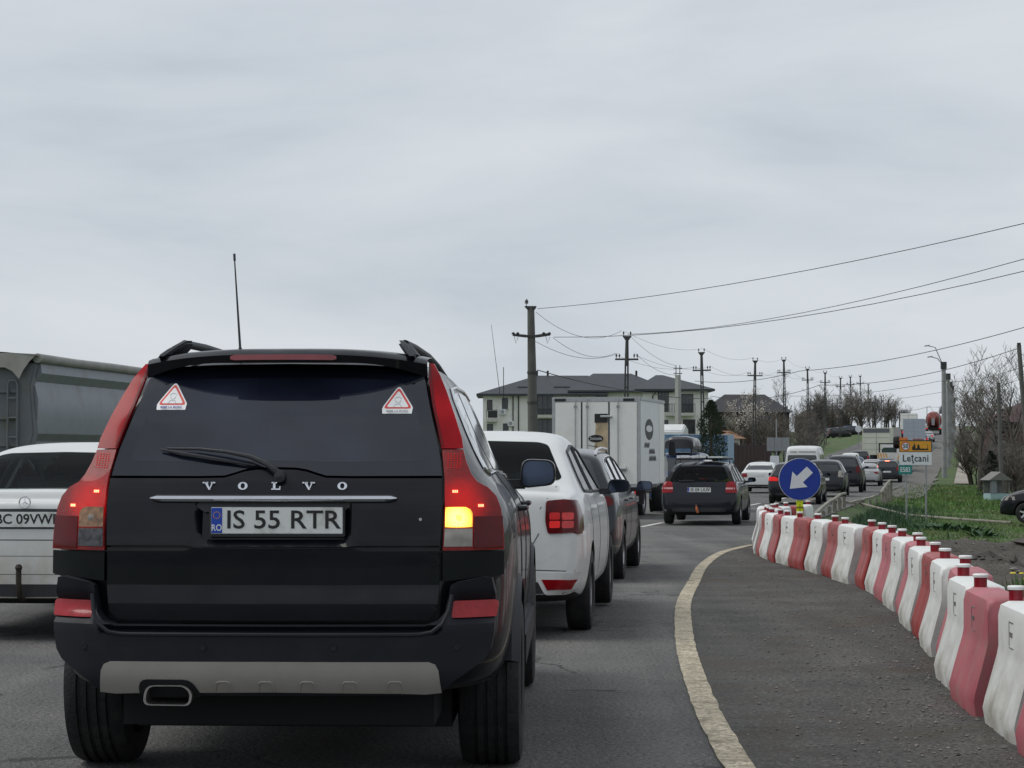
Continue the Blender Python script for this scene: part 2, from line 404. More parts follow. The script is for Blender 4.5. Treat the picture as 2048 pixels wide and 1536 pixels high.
M_LINE = ground_mat('line_paint', (.42, .37, .275), (.57, .51, .40), (.2, .17, .13), scale=(2, 30, 45), patch=(.26, .22, .165), plo=.47, phi=.68, pscale=7, bump=.8)

def sheet(name, ys, offs, zf, m, xf=None, kind='structure', smooth=True):
    """grid over stations ys; offs(y) -> list of x"""
    mb = MB(); n = None
    for y in ys:
        row = offs(y); n = len(row)
        for x in row: mb.v.append((x, y, zf(x, y)))
    for j in range(len(ys) - 1):
        for i in range(n - 1):
            a = j * n + i; mb.f.append((a, a + 1, a + n + 1, a + n))
    o = mb.build(name, m, smooth=smooth, angle=80)
    if kind: o['kind'] = kind
    return o
YS = [-60, -40, -20, -10, -4, 0] + [2 + i * 1.0 for i in range(0, 120)] + [124 + 4 * i for i in range(0, 60)] + [370, 385, 400, 420, 440, 460, 480, 500, 520, 540, 560, 600, 650, 700, 900, 1200, 1500, 2500, 4000]
GO_L = [-3000, -900, -400, -200, -110, -70, -50, -38, -28, -22, -17, -13, -10.5, -9.2, -8.6, -6, -3]
GO_R = [0, .3, .8, 1.4, 2, 2.6, 3.2, 4, 5, 6, 7, 8.5, 10, 12, 14, 17, 20, 24, 30, 40, 60, 90, 150, 300, 800, 3000]
sheet('ground', YS, lambda y: [lane(y) + o for o in GO_L] + [lane(y) + right_edge(y) + o for o in GO_R], lambda x, y: gz(x, y) - .02, M_GROUND)
YR = [y for y in YS if y <= 700]
def re_rag(y): return right_edge(y) + .12 * noise.noise(Vector((0, y * .7, 3)))
sheet('road', YR, lambda y: [lane(y) + o for o in (-8.7, -5, -2, 0, 1.5)] + [lane(y) + re_rag(y)], lambda x, y: elev(y) + .0, M_ROAD)
LINE = [(-10, .95), (4, .93), (7, .95), (8.6, .97), (9.96, 1.0), (11.4, 1.06), (13.4, 1.17), (15.7, 1.34), (18.3, 1.57), (21.5, 1.95), (25.3, 2.42), (29.4, 3.08), (31.7, 3.65), (33, 4.05)]
def linex(y): return smooth_interp(y, LINE)
YL = [-10 + i * .5 for i in range(84)]
def lw(y, s): return .009 * noise.noise(Vector((s * 7, y * 3.1, 0))) + .004 * noise.noise(Vector((s * 3, y * 11, 5)))
sheet('road_shoulder', YL, lambda y: [linex(y), linex(y) + .6, lerp(linex(y), lane(y) + re_rag(y), .6), max(linex(y) + .7, lane(y) + re_rag(y) + .15)], lambda x, y: elev(y) + .004, M_SHOULDER)
sheet('edge_line_marking', [-10 + i * .1 for i in range(427)], lambda y: [linex(y) - .068 + lw(y, 1), linex(y), linex(y) + .068 + lw(y, 2)], lambda x, y: elev(y) + .009, M_LINE)
M_DASH = mat('dash_paint', (.62, .62, .6), .7, var=.1, scale=12, dirt=(.2, .2, .19), dscale=6)
for i, y0 in enumerate((31, 43.2, 55.5, 67.5, 79.5, 91.5, 103.5, 115.5)):
    if i == 0: continue
    o = sheet('lane_dash', [y0 + k * .5 for k in range(8)], lambda y: [lane(y) - 1.42, lane(y) - 1.28], lambda x, y: elev(y) + .006, M_DASH)
0 and sheet('far_edge_marking', [42 + 1.5 * i for i in range(150)], lambda y: [lane(y) + 1.72, lane(y) + 1.84], lambda x, y: elev(y) + .006, M_DASH)
# dirt and broken ground behind the barriers
def dz_(x, y):
    d = x - lane(y) - right_edge(y)
    f = min(1, max(0, d / .8))
    e = max(0, min(1, (30.5 - y) / 2.0))
    h = .17 * noise.noise(Vector((x * 1.1, y * .6, 2))) + .13 * noise.noise(Vector((x * 3.3, y * 1.6, 4))) + .06 * noise.noise(Vector((x * 9, y * 5, 4)))
    bank = .24 * math.exp(-((y - 28.6 + .5 * noise.noise(Vector((x * .6, 0, 0)))) / .9) ** 2)
    return gz(x, y) + .006 + f * e * max(h + .05 + bank, -.02)
sheet('dirt_verge', [2 + i * .22 for i in range(136)], lambda y: [lane(y) + right_edge(y) + o for o in [-.5] + [i * .22 for i in range(56)] + [14, 18, 24]], dz_, M_DIRT)
# footpath climbing the hill on the right
sheet('footpath', [138 + 4 * i for i in range(45)], lambda y: [lane(y) + 5.2, lane(y) + 6.2 + .2 * noise.noise(Vector((0, y * .2, 0)))], lambda x, y: gz(x, y) + .05, M_PATH)

sheet('gravel_shoulder', [97 + 3 * i for i in range(112)], lambda y: [lane(y) + right_edge(y) - .25, lane(y) + right_edge(y) + .7, lane(y) + right_edge(y) + 1.7 + .4 * noise.noise(Vector((3, y * .3, 0)))], lambda x, y: gz(x, y) + .045, ground_mat('gravel_edge', (.10, .096, .088), (.17, .162, .148), (.2, .19, .18), scale=(.5, 6, 20), spk=0))
# loose stones
def stones(name, pts, m):
    mb = MB(); rnd = random.Random(4)
    base = [(1, 0, 0), (-1, 0, 0), (0, 1, 0), (0, -1, 0), (0, 0, 1), (0, 0, -1)]
    fs = [(0, 2, 4), (2, 1, 4), (1, 3, 4), (3, 0, 4), (2, 0, 5), (1, 2, 5), (3, 1, 5), (0, 3, 5)]
    for x, y, z, r in pts:
        a = rnd.uniform(0, 6.28); ca, sa = math.cos(a), math.sin(a)
        vs = []
        for p in base:
            q = [c * r * rnd.uniform(.6, 1.3) + rnd.uniform(-.2, .2) * r for c in p]
            vs.append((x + q[0] * ca - q[1] * sa, y + q[0] * sa + q[1] * ca, z + q[2] * .6))
        mb.add(vs, fs)
    o = mb.build(name, m, smooth=False); return o
rnd = random.Random(11)
pts = []
for i in range(1500):
    y = rnd.uniform(8, 31) if rnd.random() < .7 else rnd.uniform(8, 16)
    x0, x1 = linex(y) + .15, interp(y, [(b, a) for a, b in BAR])
    t = rnd.random() ** .6; x = lerp(x0, x1, t)
    pts.append((x, y, elev(y) + .008, rnd.choice((.004, .006, .008, .011)) * rnd.uniform(.7, 1.5)))
tag(stones('shoulder_gravel', pts, mat('gravel', (.17, .155, .14), .9, var=.5, scale=9)), 'loose gravel strewn over the dark asphalt shoulder', 'gravel', kind='stuff')
pts = []
for i in range(900):
    y = rnd.uniform(10, 30); x = lane(y) + right_edge(y) + rnd.uniform(.2, 11)
    pts.append((x, y, dz_(x, y) + .01, rnd.choice((.012, .02, .03, .05)) * rnd.uniform(.6, 1.4)))
tag(stones('dirt_rubble', pts, mat('rubble', (.14, .13, .115), .9, var=.5, scale=5)), 'broken rubble on the dirt behind the barriers', 'rubble', kind='stuff')

pts = []
for i in range(420):
    y = 26.5 + rnd.gauss(0, 2.2); x = lane(y) + right_edge(y) + rnd.uniform(.4, 12)
    if y > 29.6: continue
    pts.append((x, y, dz_(x, y) + .02, rnd.choice((.04, .06, .09, .13)) * rnd.uniform(.6, 1.3)))
tag(stones('earth_clods', pts, mat('clods', (.07, .063, .055), .95, var=.45, scale=4)), 'dark clods of earth heaped along the dirt bank', 'earth', kind='stuff')

# ------------------------------------------------------------------ plastic barriers
M_BW = mat('barrier_white', (.70, .71, .69), .42, var=.05, scale=4, dirt=(.28, .26, .215), dscale=5, dlo=.34, dhi=.68, dz=(.03, .62), bump=.05, bscale=15)
M_BP = mat('barrier_pink', (.42, .105, .13), .5, var=.18, scale=3, dirt=(.30, .15, .14), dscale=6, dlo=.42, dhi=.75)
M_BR = mat('barrier_red', (.30, .035, .032), .42, var=.15, scale=3, dirt=(.22, .09, .08), dscale=5, dlo=.5, dhi=.85)
M_CAPR = mat('reflector_red', (.24, .008, .018), .35, var=.2, scale=30)
M_CAPW = mat('cap_white', (.74, .74, .72), .4)
PROF = [(-.190, .0), (-.202, .08), (-.190, .13), (-.128, .34), (-.120, .38), (-.120, .54), (-.108, .588), (-.07, .605), (.07, .605), (.108, .588), (.120, .54), (.120, .38), (.128, .34), (.190, .13), (.202, .08), (.190, 0)]
def barrier_body():
    mb = MB(); n = len(PROF)
    st = [(0, .90, -.004), (.02, .965, 0), (.055, 1, 0), (.20, 1, 0), (0.225, .972, 0), (.27, .972, 0), (.295, 1, 0), (.50, 1, 0), (.525, .972, 0), (.57, .972, 0), (.595, 1, 0), (.745, 1, 0), (.78, .965, 0), (.80, .90, -.004)]
    for y, s, dzz in st:
        for x, z in PROF:
            gr = 1 if z > .42 else s      # the flutes are in the skirt only
            ss = s if (y < .1 or y > .7) else gr
            mb.v.append((x * ss, y, z * (1 if z < .5 else lerp(1, ss, .35)) + dzz))
    for j in range(len(st) - 1):
        for i in range(n - 1):
            a = j * n + i; mb.f.append((a, a + 1, a + n + 1, a + n))
        mb.f.append((j * n + n - 1, j * n, j * n + n, j * n + 2 * n - 1))
    mb.f.append(tuple(range(n))); mb.f.append(tuple((len(st) - 1) * n + i for i in range(n)))
    return mb.mesh('barrier', angle=50)
bar_mesh = {}
for k, m in (('w', M_BW), ('p', M_BP), ('r', M_BR)):
    bar_mesh[k] = barrier_body(); bar_mesh[k].materials.append(m)
def tab_mesh(m):
    me = MB().prism([(-.10, .76), (.10, .76), (.085, .86), (.06, 1.0), (.0, 1.04), (-.06, 1.0), (-.085, .86)], 'z', .30, .53).mesh('tab', bevel=.012); me.materials.append(m); return me
tabs = {k: tab_mesh(m) for k, m in (('w', M_BW), ('p', M_BP), ('r', M_BR))}
pin = MB().lathe([(0, .53), (.042, .53), (.042, .595), (.036, .597), (.036, .65)], 20, 'z').mesh('pin'); pin.materials.append(M_CAPR)
cap = MB().lathe([(.0365, .648), (.043, .649), (.044, .662), (.039, .668), (0, .668)], 20, 'z').mesh('cap'); cap.materials.append(M_CAPW)
M_MARK = mat('moulded_mark', (.2, .19, .185), .6, var=.4, scale=20)
def mark_mesh():
    mb = MB()
    mb.box(-.055, .055, -.001, .001, .058, .064); mb.box(-.055, -.050, -.001, .001, -.055, .058)
    mb.box(-.055, .055, -.001, .001, -.064, -.060)
    bm = bmesh.new(); bm.from_mesh(mb.mesh('m', smooth=False)); 
    t = text_mesh('VEST', .036, .001)
    t.transform(Matrix.Rotation(R_(90), 4, 'X')); bm.from_mesh(t)
    me = bpy.data.meshes.new('barrier_mark'); bm.to_mesh(me); bm.free(); me.materials.append(M_MARK); return me
mark = mark_mesh()
def bar_path(s):        # walk the row by arc length; the body lies right of the foot line
    acc = 0
    for (x0, y0), (x1, y1) in zip(BAR, BAR[1:]):
        L = math.hypot(x1 - x0, y1 - y0)
        if s <= acc + L:
            t = (s - acc) / L; return lerp(x0, x1, t), lerp(y0, y1, t)
        acc += L
    return BAR[-1]
ORD = ['nearest', 'second', 'third', 'fourth', 'fifth', 'sixth', 'seventh', 'eighth', 'ninth', 'tenth', 'eleventh', 'twelfth', 'thirteenth', 'fourteenth', 'fifteenth', 'sixteenth', 'seventeenth', 'eighteenth', 'nineteenth', 'twentieth']
cnt = {'w': 0, 'p': 0, 'r': 0}
CN = {'w': 'white', 'p': 'faded pink', 'r': 'dark red'}
PITCH = .99
rnd = random.Random(3)
for i in range(28):
    s = 4.25 + i * PITCH
    x0, y0 = bar_path(s); x1, y1 = bar_path(s + PITCH)
    k = 'w' if i % 2 else ('p' if (i < 12 and i != 6) else 'r')
    cnt[k] += 1
    a = math.atan2(x1 - x0, y1 - y0)
    off = .205
    cx, cy = x0 + off * math.cos(a), y0 - off * math.sin(a)
    nth = ORD[cnt[k] - 1]
    lab = '%s %s plastic barrier of the curved row' % (nth, CN[k]) if nth == 'nearest' else '%s %s plastic barrier counted from the near end of the row' % (nth, CN[k])
    t = thing('plastic_barrier', lab, 'barrier', (cx + rnd.uniform(-.03, .03), cy, elev(cy) + .005), -a + rnd.uniform(-.04, .04), 'plastic barriers along the shoulder')
    link('body', bar_mesh[k], None, t)
    link('connector_tab', tabs[k if rnd.random() < .6 else 'w'], None, t)
    p = link('pin', pin, None, t, (0, .93, 0))
    link('cap', cap, None, p)
    if k == 'w' and i < 24:
        link('moulded_logo', mark, None, t, (-.1215, .40, .465), (0, 0, R_(-90)))
    elif i < 24: link('moulded_logo', mark, None, t, (-.1215, .40, .465), (0, 0, R_(-90)))
for (x, y, a, k, lab) in ((4.25, 33.0, 8, 'w', 'lone white plastic barrier standing behind the blue arrow sign'),):
    t = thing('plastic_barrier', lab, 'barrier', (x - .1, y, elev(y) + .005), R_(-a), 'plastic barriers along the shoulder')
    link('body', bar_mesh[k], None, t)

# ------------------------------------------------------------------ signs
M_SBLUE = mat('sign_blue', (.004, .035, .30), .35, var=.05)
M_SWHITE = mat('sign_white', (.72, .74, .76), .4, var=.04)
M_SYEL = mat('sign_amber', (.72, .33, .02), .4, var=.06, dirt=(.5, .25, .04))
M_SGREEN = mat('sign_green', (.01, .22, .20), .4, var=.06)
M_SRED = mat('sign_red', (.5, .02, .03), .4)
M_STEEL = mat('galvanised', (.32, .33, .34), .45, metal=.6, var=.2, scale=20)
M_FLUO = mat('fluo_yellow', (.72, .85, .01), .5, var=.05)
y = 29.0; x = 4.17; zg = elev(y)
t = thing('arrow_sign', 'round blue keep left arrow sign on a fluorescent yellow post', 'road sign', (x, y, zg), R_(-4))
zc = 1.08
p = MB().lathe([(0, .0), (.296, .0), (.302, .006), (.302, .02), (0, .02)], 56, 'y', (0, 0, zc)).build('sign_disc', M_SBLUE, t)
MB().lathe([(.300, -.003), (.3045, -.002), (.3045, .022), (.300, .022)], 56, 'y', (0, 0, zc)).build('rim', M_SWHITE, p)
arr = [(-.20, 0), (.0, .155), (.0, .062), (.20, .062), (.20, -.062), (.0, -.062), (.0, -.155)]
ca, sa = math.cos(R_(44)), math.sin(R_(44))
arr = [((q[0]) * ca - q[1] * sa + 0.0, zc + q[0] * sa + q[1] * ca) for q in arr]
MB().prism(arr, 'y', -.006, -.001).build('arrow', M_SWHITE, p, smooth=False)
q = MB().box(-.047, .047, .024, .07, .02, zc + .2).build('post', M_FLUO, t, bevel=.008)
MB().box(-.006, .006, .021, .025, .1, .72).build('post_groove', mat('olive_groove', (.3, .36, .01), .6), q)
MB().box(-.052, .052, .018, .075, .66, .685).build('clamp', mat('clamp_brown', (.25, .2, .02), .6), q)
MB().box(-.16, .16, -.12, .25, 0, .06).build('foot', M_BLK, t, bevel=.015)
# town sign with its road number
y = 62.0; x = 12.5
t = thing('town_sign', 'white town name sign with an amber speed panel on steel posts', 'road sign', (x, y, gz(x, y)), R_(-6))
zb_ = 1.36 - (930 - 900) * y / 4000 - gz(x, y); 
wS = .495
n_ = MB().box(-wS, wS, 0, .03, zb_, zb_ + .40).build('name_panel', M_SWHITE, t, bevel=.004)
text('Leţcani', .30, M_INK, n_, (0, -.003, zb_ + .20), sx=.86, name='town_name', bold=.004, spacing=1.08)
u_ = MB().box(-wS, wS, 0, .03, zb_ + .403, zb_ + .76).build('speed_panel', M_SYEL, t, bevel=.004)
fr = MB()
for a, b, c, d in ((-wS, wS, .74, .76), (-wS, wS, .403, .42), (-wS, -wS + .018, .42, .74), (wS - .018, wS, .42, .74)): fr.box(a, b, -.003, -.001, zb_ + c, zb_ + d)
fr.build('panel_border', M_INK, u_, smooth=False)
MB().lathe([(0, -.004), (.135, -.004), (.135, 0)], 32, 'y', (-.30, 0, zb_ + .58)).build('speed_ring', M_SRED, u_)
MB().lathe([(0, -.007), (.108, -.007), (.108, -.004)], 32, 'y', (-.30, 0, zb_ + .58)).build('speed_disc', M_SWHITE, u_)
text('50', .17, M_INK, u_, (-.30, -.009, zb_ + .58), bold=.004, name='speed_number')
sk = [(-.10, .46), (-.10, .57), (-.06, .57), (-.06, .62), (-.035, .62), (-.035, .70), (-.02, .70), (-.02, .62), (0, .62), (0, .52), (.05, .52), (.06, .60), (.09, .66), (.12, .60), (.14, .52), (.2, .50), (.24, .53), (.28, .49), (.33, .52), (.36, .50), (.37, .68), (.38, .50), (.41, .46)]
MB().prism([(a, zb_ + b) for a, b in sk], 'y', -.004, -.001).build('town_silhouette', M_INK, u_, smooth=False)
MB().cyl((.32, .05, -.3), (.32, .05, zb_ + .7), .03).build('post', M_STEEL, t)
MB().lathe([(0, .05), (.18, .05), (.18, .07), (0, .07)], 28, 'y', (.40, 0, zb_ + .55)).build('rear_disc', M_STEEL, t)
y = 61.4; x = 1024; x = (1810 - 1024) / 4000 * y
t2 = thing('route_sign', 'small green E583 route sign below the town sign', 'road sign', (x, y, gz(x, y)), R_(-6))
zt_ = 1.36 - (930 - 900) * y / 4000 - gz(x, y)
g_ = MB().box(-.205, .205, 0, .025, zt_ - .285, zt_ - .01).build('panel', M_SGREEN, t2, bevel=.004)
text('E583', .20, M_SWHITE, g_, (0, -.003, zt_ - .15), sx=.78, bold=.003, name='route_number')
MB().cyl((.03, .05, -.3), (.03, .05, zt_ - .05), .028).build('post', M_STEEL, t2)

# ------------------------------------------------------------------ car building tools
def round_poly(poly, r=.02, n=3):
    out = []; N = len(poly)
    for i in range(N):
        p0, p1, p2 = Vector(poly[i - 1]), Vector(poly[i]), Vector(poly[(i + 1) % N])
        a, b = p0 - p1, p2 - p1
        q = min(r, a.length * .45, b.length * .45)
        A, B = p1 + a.normalized() * q, p1 + b.normalized() * q
        for k in range(n + 1):
            t = k / n; out.append(tuple(A * (1 - t) ** 2 + p1 * 2 * t * (1 - t) + B * t * t))
    return out
AX = {'rear': (Vector((0, 1, 0)), lambda u, v: Vector((u, -4, v))), 'front': (Vector((0, -1, 0)), lambda u, v: Vector((u, 12, v))),
      'right': (Vector((-1, 0, 0)), lambda u, v: Vector((5, u, v))), 'left': (Vector((1, 0, 0)), lambda u, v: Vector((-5, u, v))),
      'top': (Vector((0, 0, -1)), lambda u, v: Vector((u, v, 8)))}
def bvh_surf(bvh, side):
    d, st = AX[side]
    def f(u, v):
        h = bvh.ray_cast(st(u, v), d)
        if h[0] is None: h = bvh.find_nearest(st(u, v) + d * (3.2 if side != 'top' else 6.5))
        f.n = h[1] if h[1].dot(d) < 0 else -h[1]
        return h[0]
    f.n = None
    return f, d
def panel(surf, outline, m, name, parent, off=.006, skirt=.012, grid=.06, holes=None, smooth=True):
    """a shaped plate laid on a surface: outline (u,v); surf = (f(u,v)->point, inward direction)"""
    f, d = surf
    bm = bmesh.new()
    bm.faces.new([bm.verts.new((u, v, 0)) for u, v in outline])
    us = [p[0] for p in outline]; vs_ = [p[1] for p in outline]
    for lo, hi, no in ((min(us), max(us), (1, 0, 0)), (min(vs_), max(vs_), (0, 1, 0))):
        n = int((hi - lo) / grid)
        for k in range(1, n + 1):
            c = lo + (hi - lo) * k / (n + 1)
            bmesh.ops.bisect_plane(bm, geom=bm.verts[:] + bm.edges[:] + bm.faces[:], plane_co=Vector(no) * c, plane_no=no)
    for v in bm.verts:
        o = off(v.co.x, v.co.y) if callable(off) else off
        p_ = f(v.co.x, v.co.y); nn_ = getattr(f, 'n', None)
        v.co = p_ - d * o if nn_ is None else p_ + (nn_ - d * .35).normalized() * o
    bmesh.ops.recalc_face_normals(bm, faces=bm.faces)
    if bm.faces and sum((x.normal.dot(d) for x in bm.faces)) > 0: bmesh.ops.reverse_faces(bm, faces=bm.faces)
    be = [x for x in bm.edges if len(x.link_faces) == 1]
    if skirt:
        r = bmesh.ops.extrude_edge_only(bm, edges=be)
        for v in r['geom']:
            if isinstance(v, bmesh.types.BMVert): v.co += d * skirt
    bmesh.ops.recalc_face_normals(bm, faces=bm.faces)
    me = bpy.data.meshes.new(name); bm.to_mesh(me); bm.free()
    if smooth: me.shade_smooth(); me.set_sharp_from_angle(angle=R_(35))
    return link(name, me, m, parent)
def mirror(o): return [(-u, v) for u, v in o][::-1]
def sym(half):          # right half outline from centre line round to centre line
    return half + [(-u, v) for u, v in half[::-1] if abs(u) > 1e-6]
def cage(s, grow=0.0, zfloor=None, yr=None):
    """closed loft of a car body; grow < 0 gives the cabin void"""
    top, W = s['top'], s['W'] / 2
    plan = s['plan']; belt = s['belt']; zb = s['zb']; f5, d5, f6, d6 = s.get('sh', (.965, -.02, .93, .03)); tum = s.get('tumble', .42)
    mb = MB(); n = 0; st = []
    for y, zt in top:
        if yr and not (yr[0] <= y <= yr[1]): continue
        w = W * interp(y, plan) + grow
        z0 = interp(y, zb) if zfloor is None else zfloor
        zt = zt + grow
        zs = min(interp(y, belt), zt - .05)
        low = zt - zs < .12
        dd5, dd6 = (d5, d6) if not low else (-.01, .02)
        ff6 = f6 if not low else lerp(f6, .95, .5)
        g = max(0, zt - zs - dd6)
        wt = ff6 * w - tum * g
        P = [(0, z0), (.80 * w, z0), (.955 * w, z0 + .05), (.995 * w, lerp(z0, zs, .38)), (w, lerp(z0, zs, .74)), (f5 * w, zs + dd5), (ff6 * w, zs + dd6)]
        k = min(.07, g * .5)
        P += [(lerp(ff6 * w, wt, .55), lerp(zs + dd6, zt - k, .55)), (wt + .015, zt - k), (wt - .05, zt - k * .22), (wt * .55, zt + .008), (0, zt + .012)]
        ring = P + [(-a, b) for a, b in P[-2:0:-1]]
        n = len(ring); st.append(y)
        mb.v += [(a, y, b) for a, b in ring]
    for j in range(len(st) - 1):
        for i in range(n):
            i2 = (i + 1) % n; mb.f.append((j * n + i, j * n + i2, j * n + n + i2, j * n + n + i))
    mb.f.append(tuple(range(n))[::-1]); mb.f.append(tuple((len(st) - 1) * n + i for i in range(n)))
    return mb
def applied(me, mods):
    o = bpy.data.objects.new('tmp', me); C.objects.link(o)
    for kind, kw in mods:
        md = o.modifiers.new('m', kind)
        for k, v in kw.items(): setattr(md, k, v)
    r = bpy.data.meshes.new_from_object(o.evaluated_get(bpy.context.evaluated_depsgraph_get()))
    bpy.data.objects.remove(o); return r
def cut(me, cutter_mb):
    cm = cutter_mb.mesh('cut', smooth=False)
    co = bpy.data.objects.new('cut', cm); C.objects.link(co)
    r = applied(me, [('BOOLEAN', dict(operation='DIFFERENCE', object=co, solver='EXACT'))])
    bpy.data.objects.remove(co); return r
def wheel(parent, loc, R, w, side, mats=(None, None), spokes=5, grooves=False, n=32):
    """tyre with a rim inside; side = +1 right, -1 left"""
    r = R * .66; h = w / 2
    prof = [(r * .97, -h * .82), (r, -h * .95), (R * .86, -h), (R * .955, -h * .93), (R * .99, -h * .74)]
    if grooves:
        for c in (-.45, -.12, .2, .5):
            prof += [(R, (c - .07) * h), (R - .010, (c - .055) * h), (R - .010, (c + .055) * h), (R, (c + .07) * h)]
    else: prof += [(R, -h * .5), (R, h * .5)]
    prof += [(R * .99, h * .74), (R * .955, h * .93), (R * .86, h), (r, h * .95), (r * .97, h * .82)]
    t = MB().lathe(prof, n, 'x').build('wheel', mats[0] or M_TYRE, parent, loc)
    s = side
    mb = MB().lathe([(r * .985, -h * .8), (r * .95, h * .2 * s), (r * .93, h * .55 * s), (r * .99, h * .86 * s), (r * 1.01, h * .84 * s)], n, 'x')
    for k in range(spokes):
        a = 2 * math.pi * k / spokes + .3
        d = Vector((0, math.cos(a), math.sin(a))); tt = Vector((0, -math.sin(a), math.cos(a)))
        c0, c1 = Vector((h * .62 * s, 0, 0)) + d * r * .1, Vector((h * .72 * s, 0, 0)) + d * r * .96
        w0, w1, th = r * .17, r * .11, Vector((.02 * s, 0, 0))
        mb.add([c0 - tt * w0, c0 + tt * w0, c1 + tt * w1, c1 - tt * w1, c0 - tt * w0 - th, c0 + tt * w0 - th, c1 + tt * w1 - th, c1 - tt * w1 - th],
               [(0, 1, 2, 3), (7, 6, 5, 4), (0, 4, 5, 1), (1, 5, 6, 2), (2, 6, 7, 3), (3, 7, 4, 0)])
    mb.lathe([(0, h * .74 * s), (r * .17, h * .73 * s), (r * .2, h * .5 * s)], 16, 'x')
    mb.build('rim', mats[1] or M_RIM, t)
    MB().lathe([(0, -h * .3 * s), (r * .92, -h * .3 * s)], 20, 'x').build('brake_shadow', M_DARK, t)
    return t
def plate(parent, c, m_txt, w=.52, h=.11, holder=True, size=.088, blue=True, d=.012, rot=(0, 0, 0), sx=.84, bold=.0015):
    """number plate whose face looks to -y"""
    e_ = MB().box(-w / 2 - .008, w / 2 + .008, 0, d, -h / 2 - .012, h / 2 + .008).build('plate_holder', M_BLK, parent, c, rot, bevel=.004)
    p = MB().box(-w / 2, w / 2, -.004, 0, -h / 2, h / 2).build('plate', M_PLATE, e_, smooth=False) if False else MB().box(-w / 2, w / 2, -.004, 0, -h / 2, h / 2)
    q = p.build('number_plate', M_PLATE, e_, (0, -.001, 0), bevel=.002) 
    if blue:
        MB().box(-w / 2 + .002, -w / 2 + .044, -.0066, -.0055, -h / 2 + .003, h / 2 - .003).build('country_band', M_PBLUE, e_, smooth=False)
        text('RO', .035, M_SWHITE, e_, (-w / 2 + .023, -.0075, -h * .28), sx=.85, bold=.0006, extrude=.0004, name='country_code')
        mb = MB()
        for k in range(12):
            a = k * math.pi / 6; mb.obox((-w / 2 + .023 + .013 * math.cos(a), -.0072, h * .2 + .013 * math.sin(a)), (.0017, 0, 0), (0, .0004, 0), (0, 0, .0017))
        mb.build('star_ring', M_SYEL, e_, smooth=False)
    if m_txt: text_chars(m_txt, size, M_INK, e_, ((.024 if blue else 0), -.0062, 0), sx=sx, bold=bold, extrude=.0006, name='plate_character')
    return e_
def car_body(root, s, lod=2, arches=True, hollow=None, windows=None):
    """subdivided loft with wheel arches cut; returns (body object, surface finder)"""
    me0 = applied(cage(s).mesh('b', smooth=False), [('SUBSURF', dict(levels=lod, render_levels=lod))])
    bm = bmesh.new(); bm.from_mesh(me0); bvh = BVHTree.FromBMesh(bm); bm.free()
    me = me0; W = s['W'] / 2
    yr, yf, Rw, tw = s['wheels']; ra = Rw + s.get('gap', .05)
    if arches:
        mb = MB()
        for y in (yr, yf):
            for sx in (1, -1):
                a, b = sorted((sx * (W - tw - .16), sx * (W + .3)))
                mb.lathe([(ra, a), (ra, b)], 40, 'x', (0, y, Rw + .01), close=True)
        me = cut(me, mb)
    if hollow:
        void = applied(cage(s, -.05, hollow[2], (hollow[0], hollow[1])).mesh('v', smooth=False), [('SUBSURF', dict(levels=1, render_levels=1))])
        vm = MB(); vm.v = [tuple(v.co) for v in void.vertices]; vm.f = [tuple(p.vertices) for p in void.polygons]
        me = cut(me, vm)
        for w in windows:
            mb = MB(); mb.prism(w[1], w[0], w[2], w[3]); me = cut(me, mb)
    me.materials.clear(); me.materials.append(s['paint']); me.materials.append(M_DARK)
    for p in me.polygons:
        c = p.center
        dk = 0
        if arches and abs(p.normal.x) < .5:
            for y in (yr, yf):
                if math.hypot(c.y - y, c.z - Rw - .01) < ra + .004 and c.z < Rw + ra + .02: dk = 1
        if arches and abs(c.x) < W - tw - .1 and abs(p.normal.x) > .8:
            for y in (yr, yf):
                if math.hypot(c.y - y, c.z - Rw - .01) < ra: dk = 1
        if c.z < s['zb'][0][1] + .02 and p.normal.z < -.6: dk = 1
        if hollow and c.z < 1.2 and c.z > hollow[2] - .02 and hollow[0] < c.y < hollow[1] and abs(c.x) < W - .06 and (p.normal.z > .5 or p.normal.x * c.x < 0): dk = 1
        p.material_index = dk
    me.shade_smooth(); me.set_sharp_from_angle(angle=R_(32))
    me.name = 'body'
    body = link('body', me, None, root)
    return body, bvh
def seam(bvh, side, pts, parent, w=.005, m=None, name='panel_gap'):
    """dark shut line drawn as a shallow strip along pts (u,v)"""
    f, d = bvh_surf(bvh, side)
    P = []
    for (a, b) in zip(pts, pts[1:]):
        L = math.dist(a, b); n = max(1, int(L / .06))
        P += [(lerp(a[0], b[0], k / n), lerp(a[1], b[1], k / n)) for k in range(n)]
    P.append(pts[-1])
    mb = MB(); mb.tube([f(u, v) + d * (w * .35) for u, v in P], w, 6)
    return mb.build(name, m or M_DARK, parent)
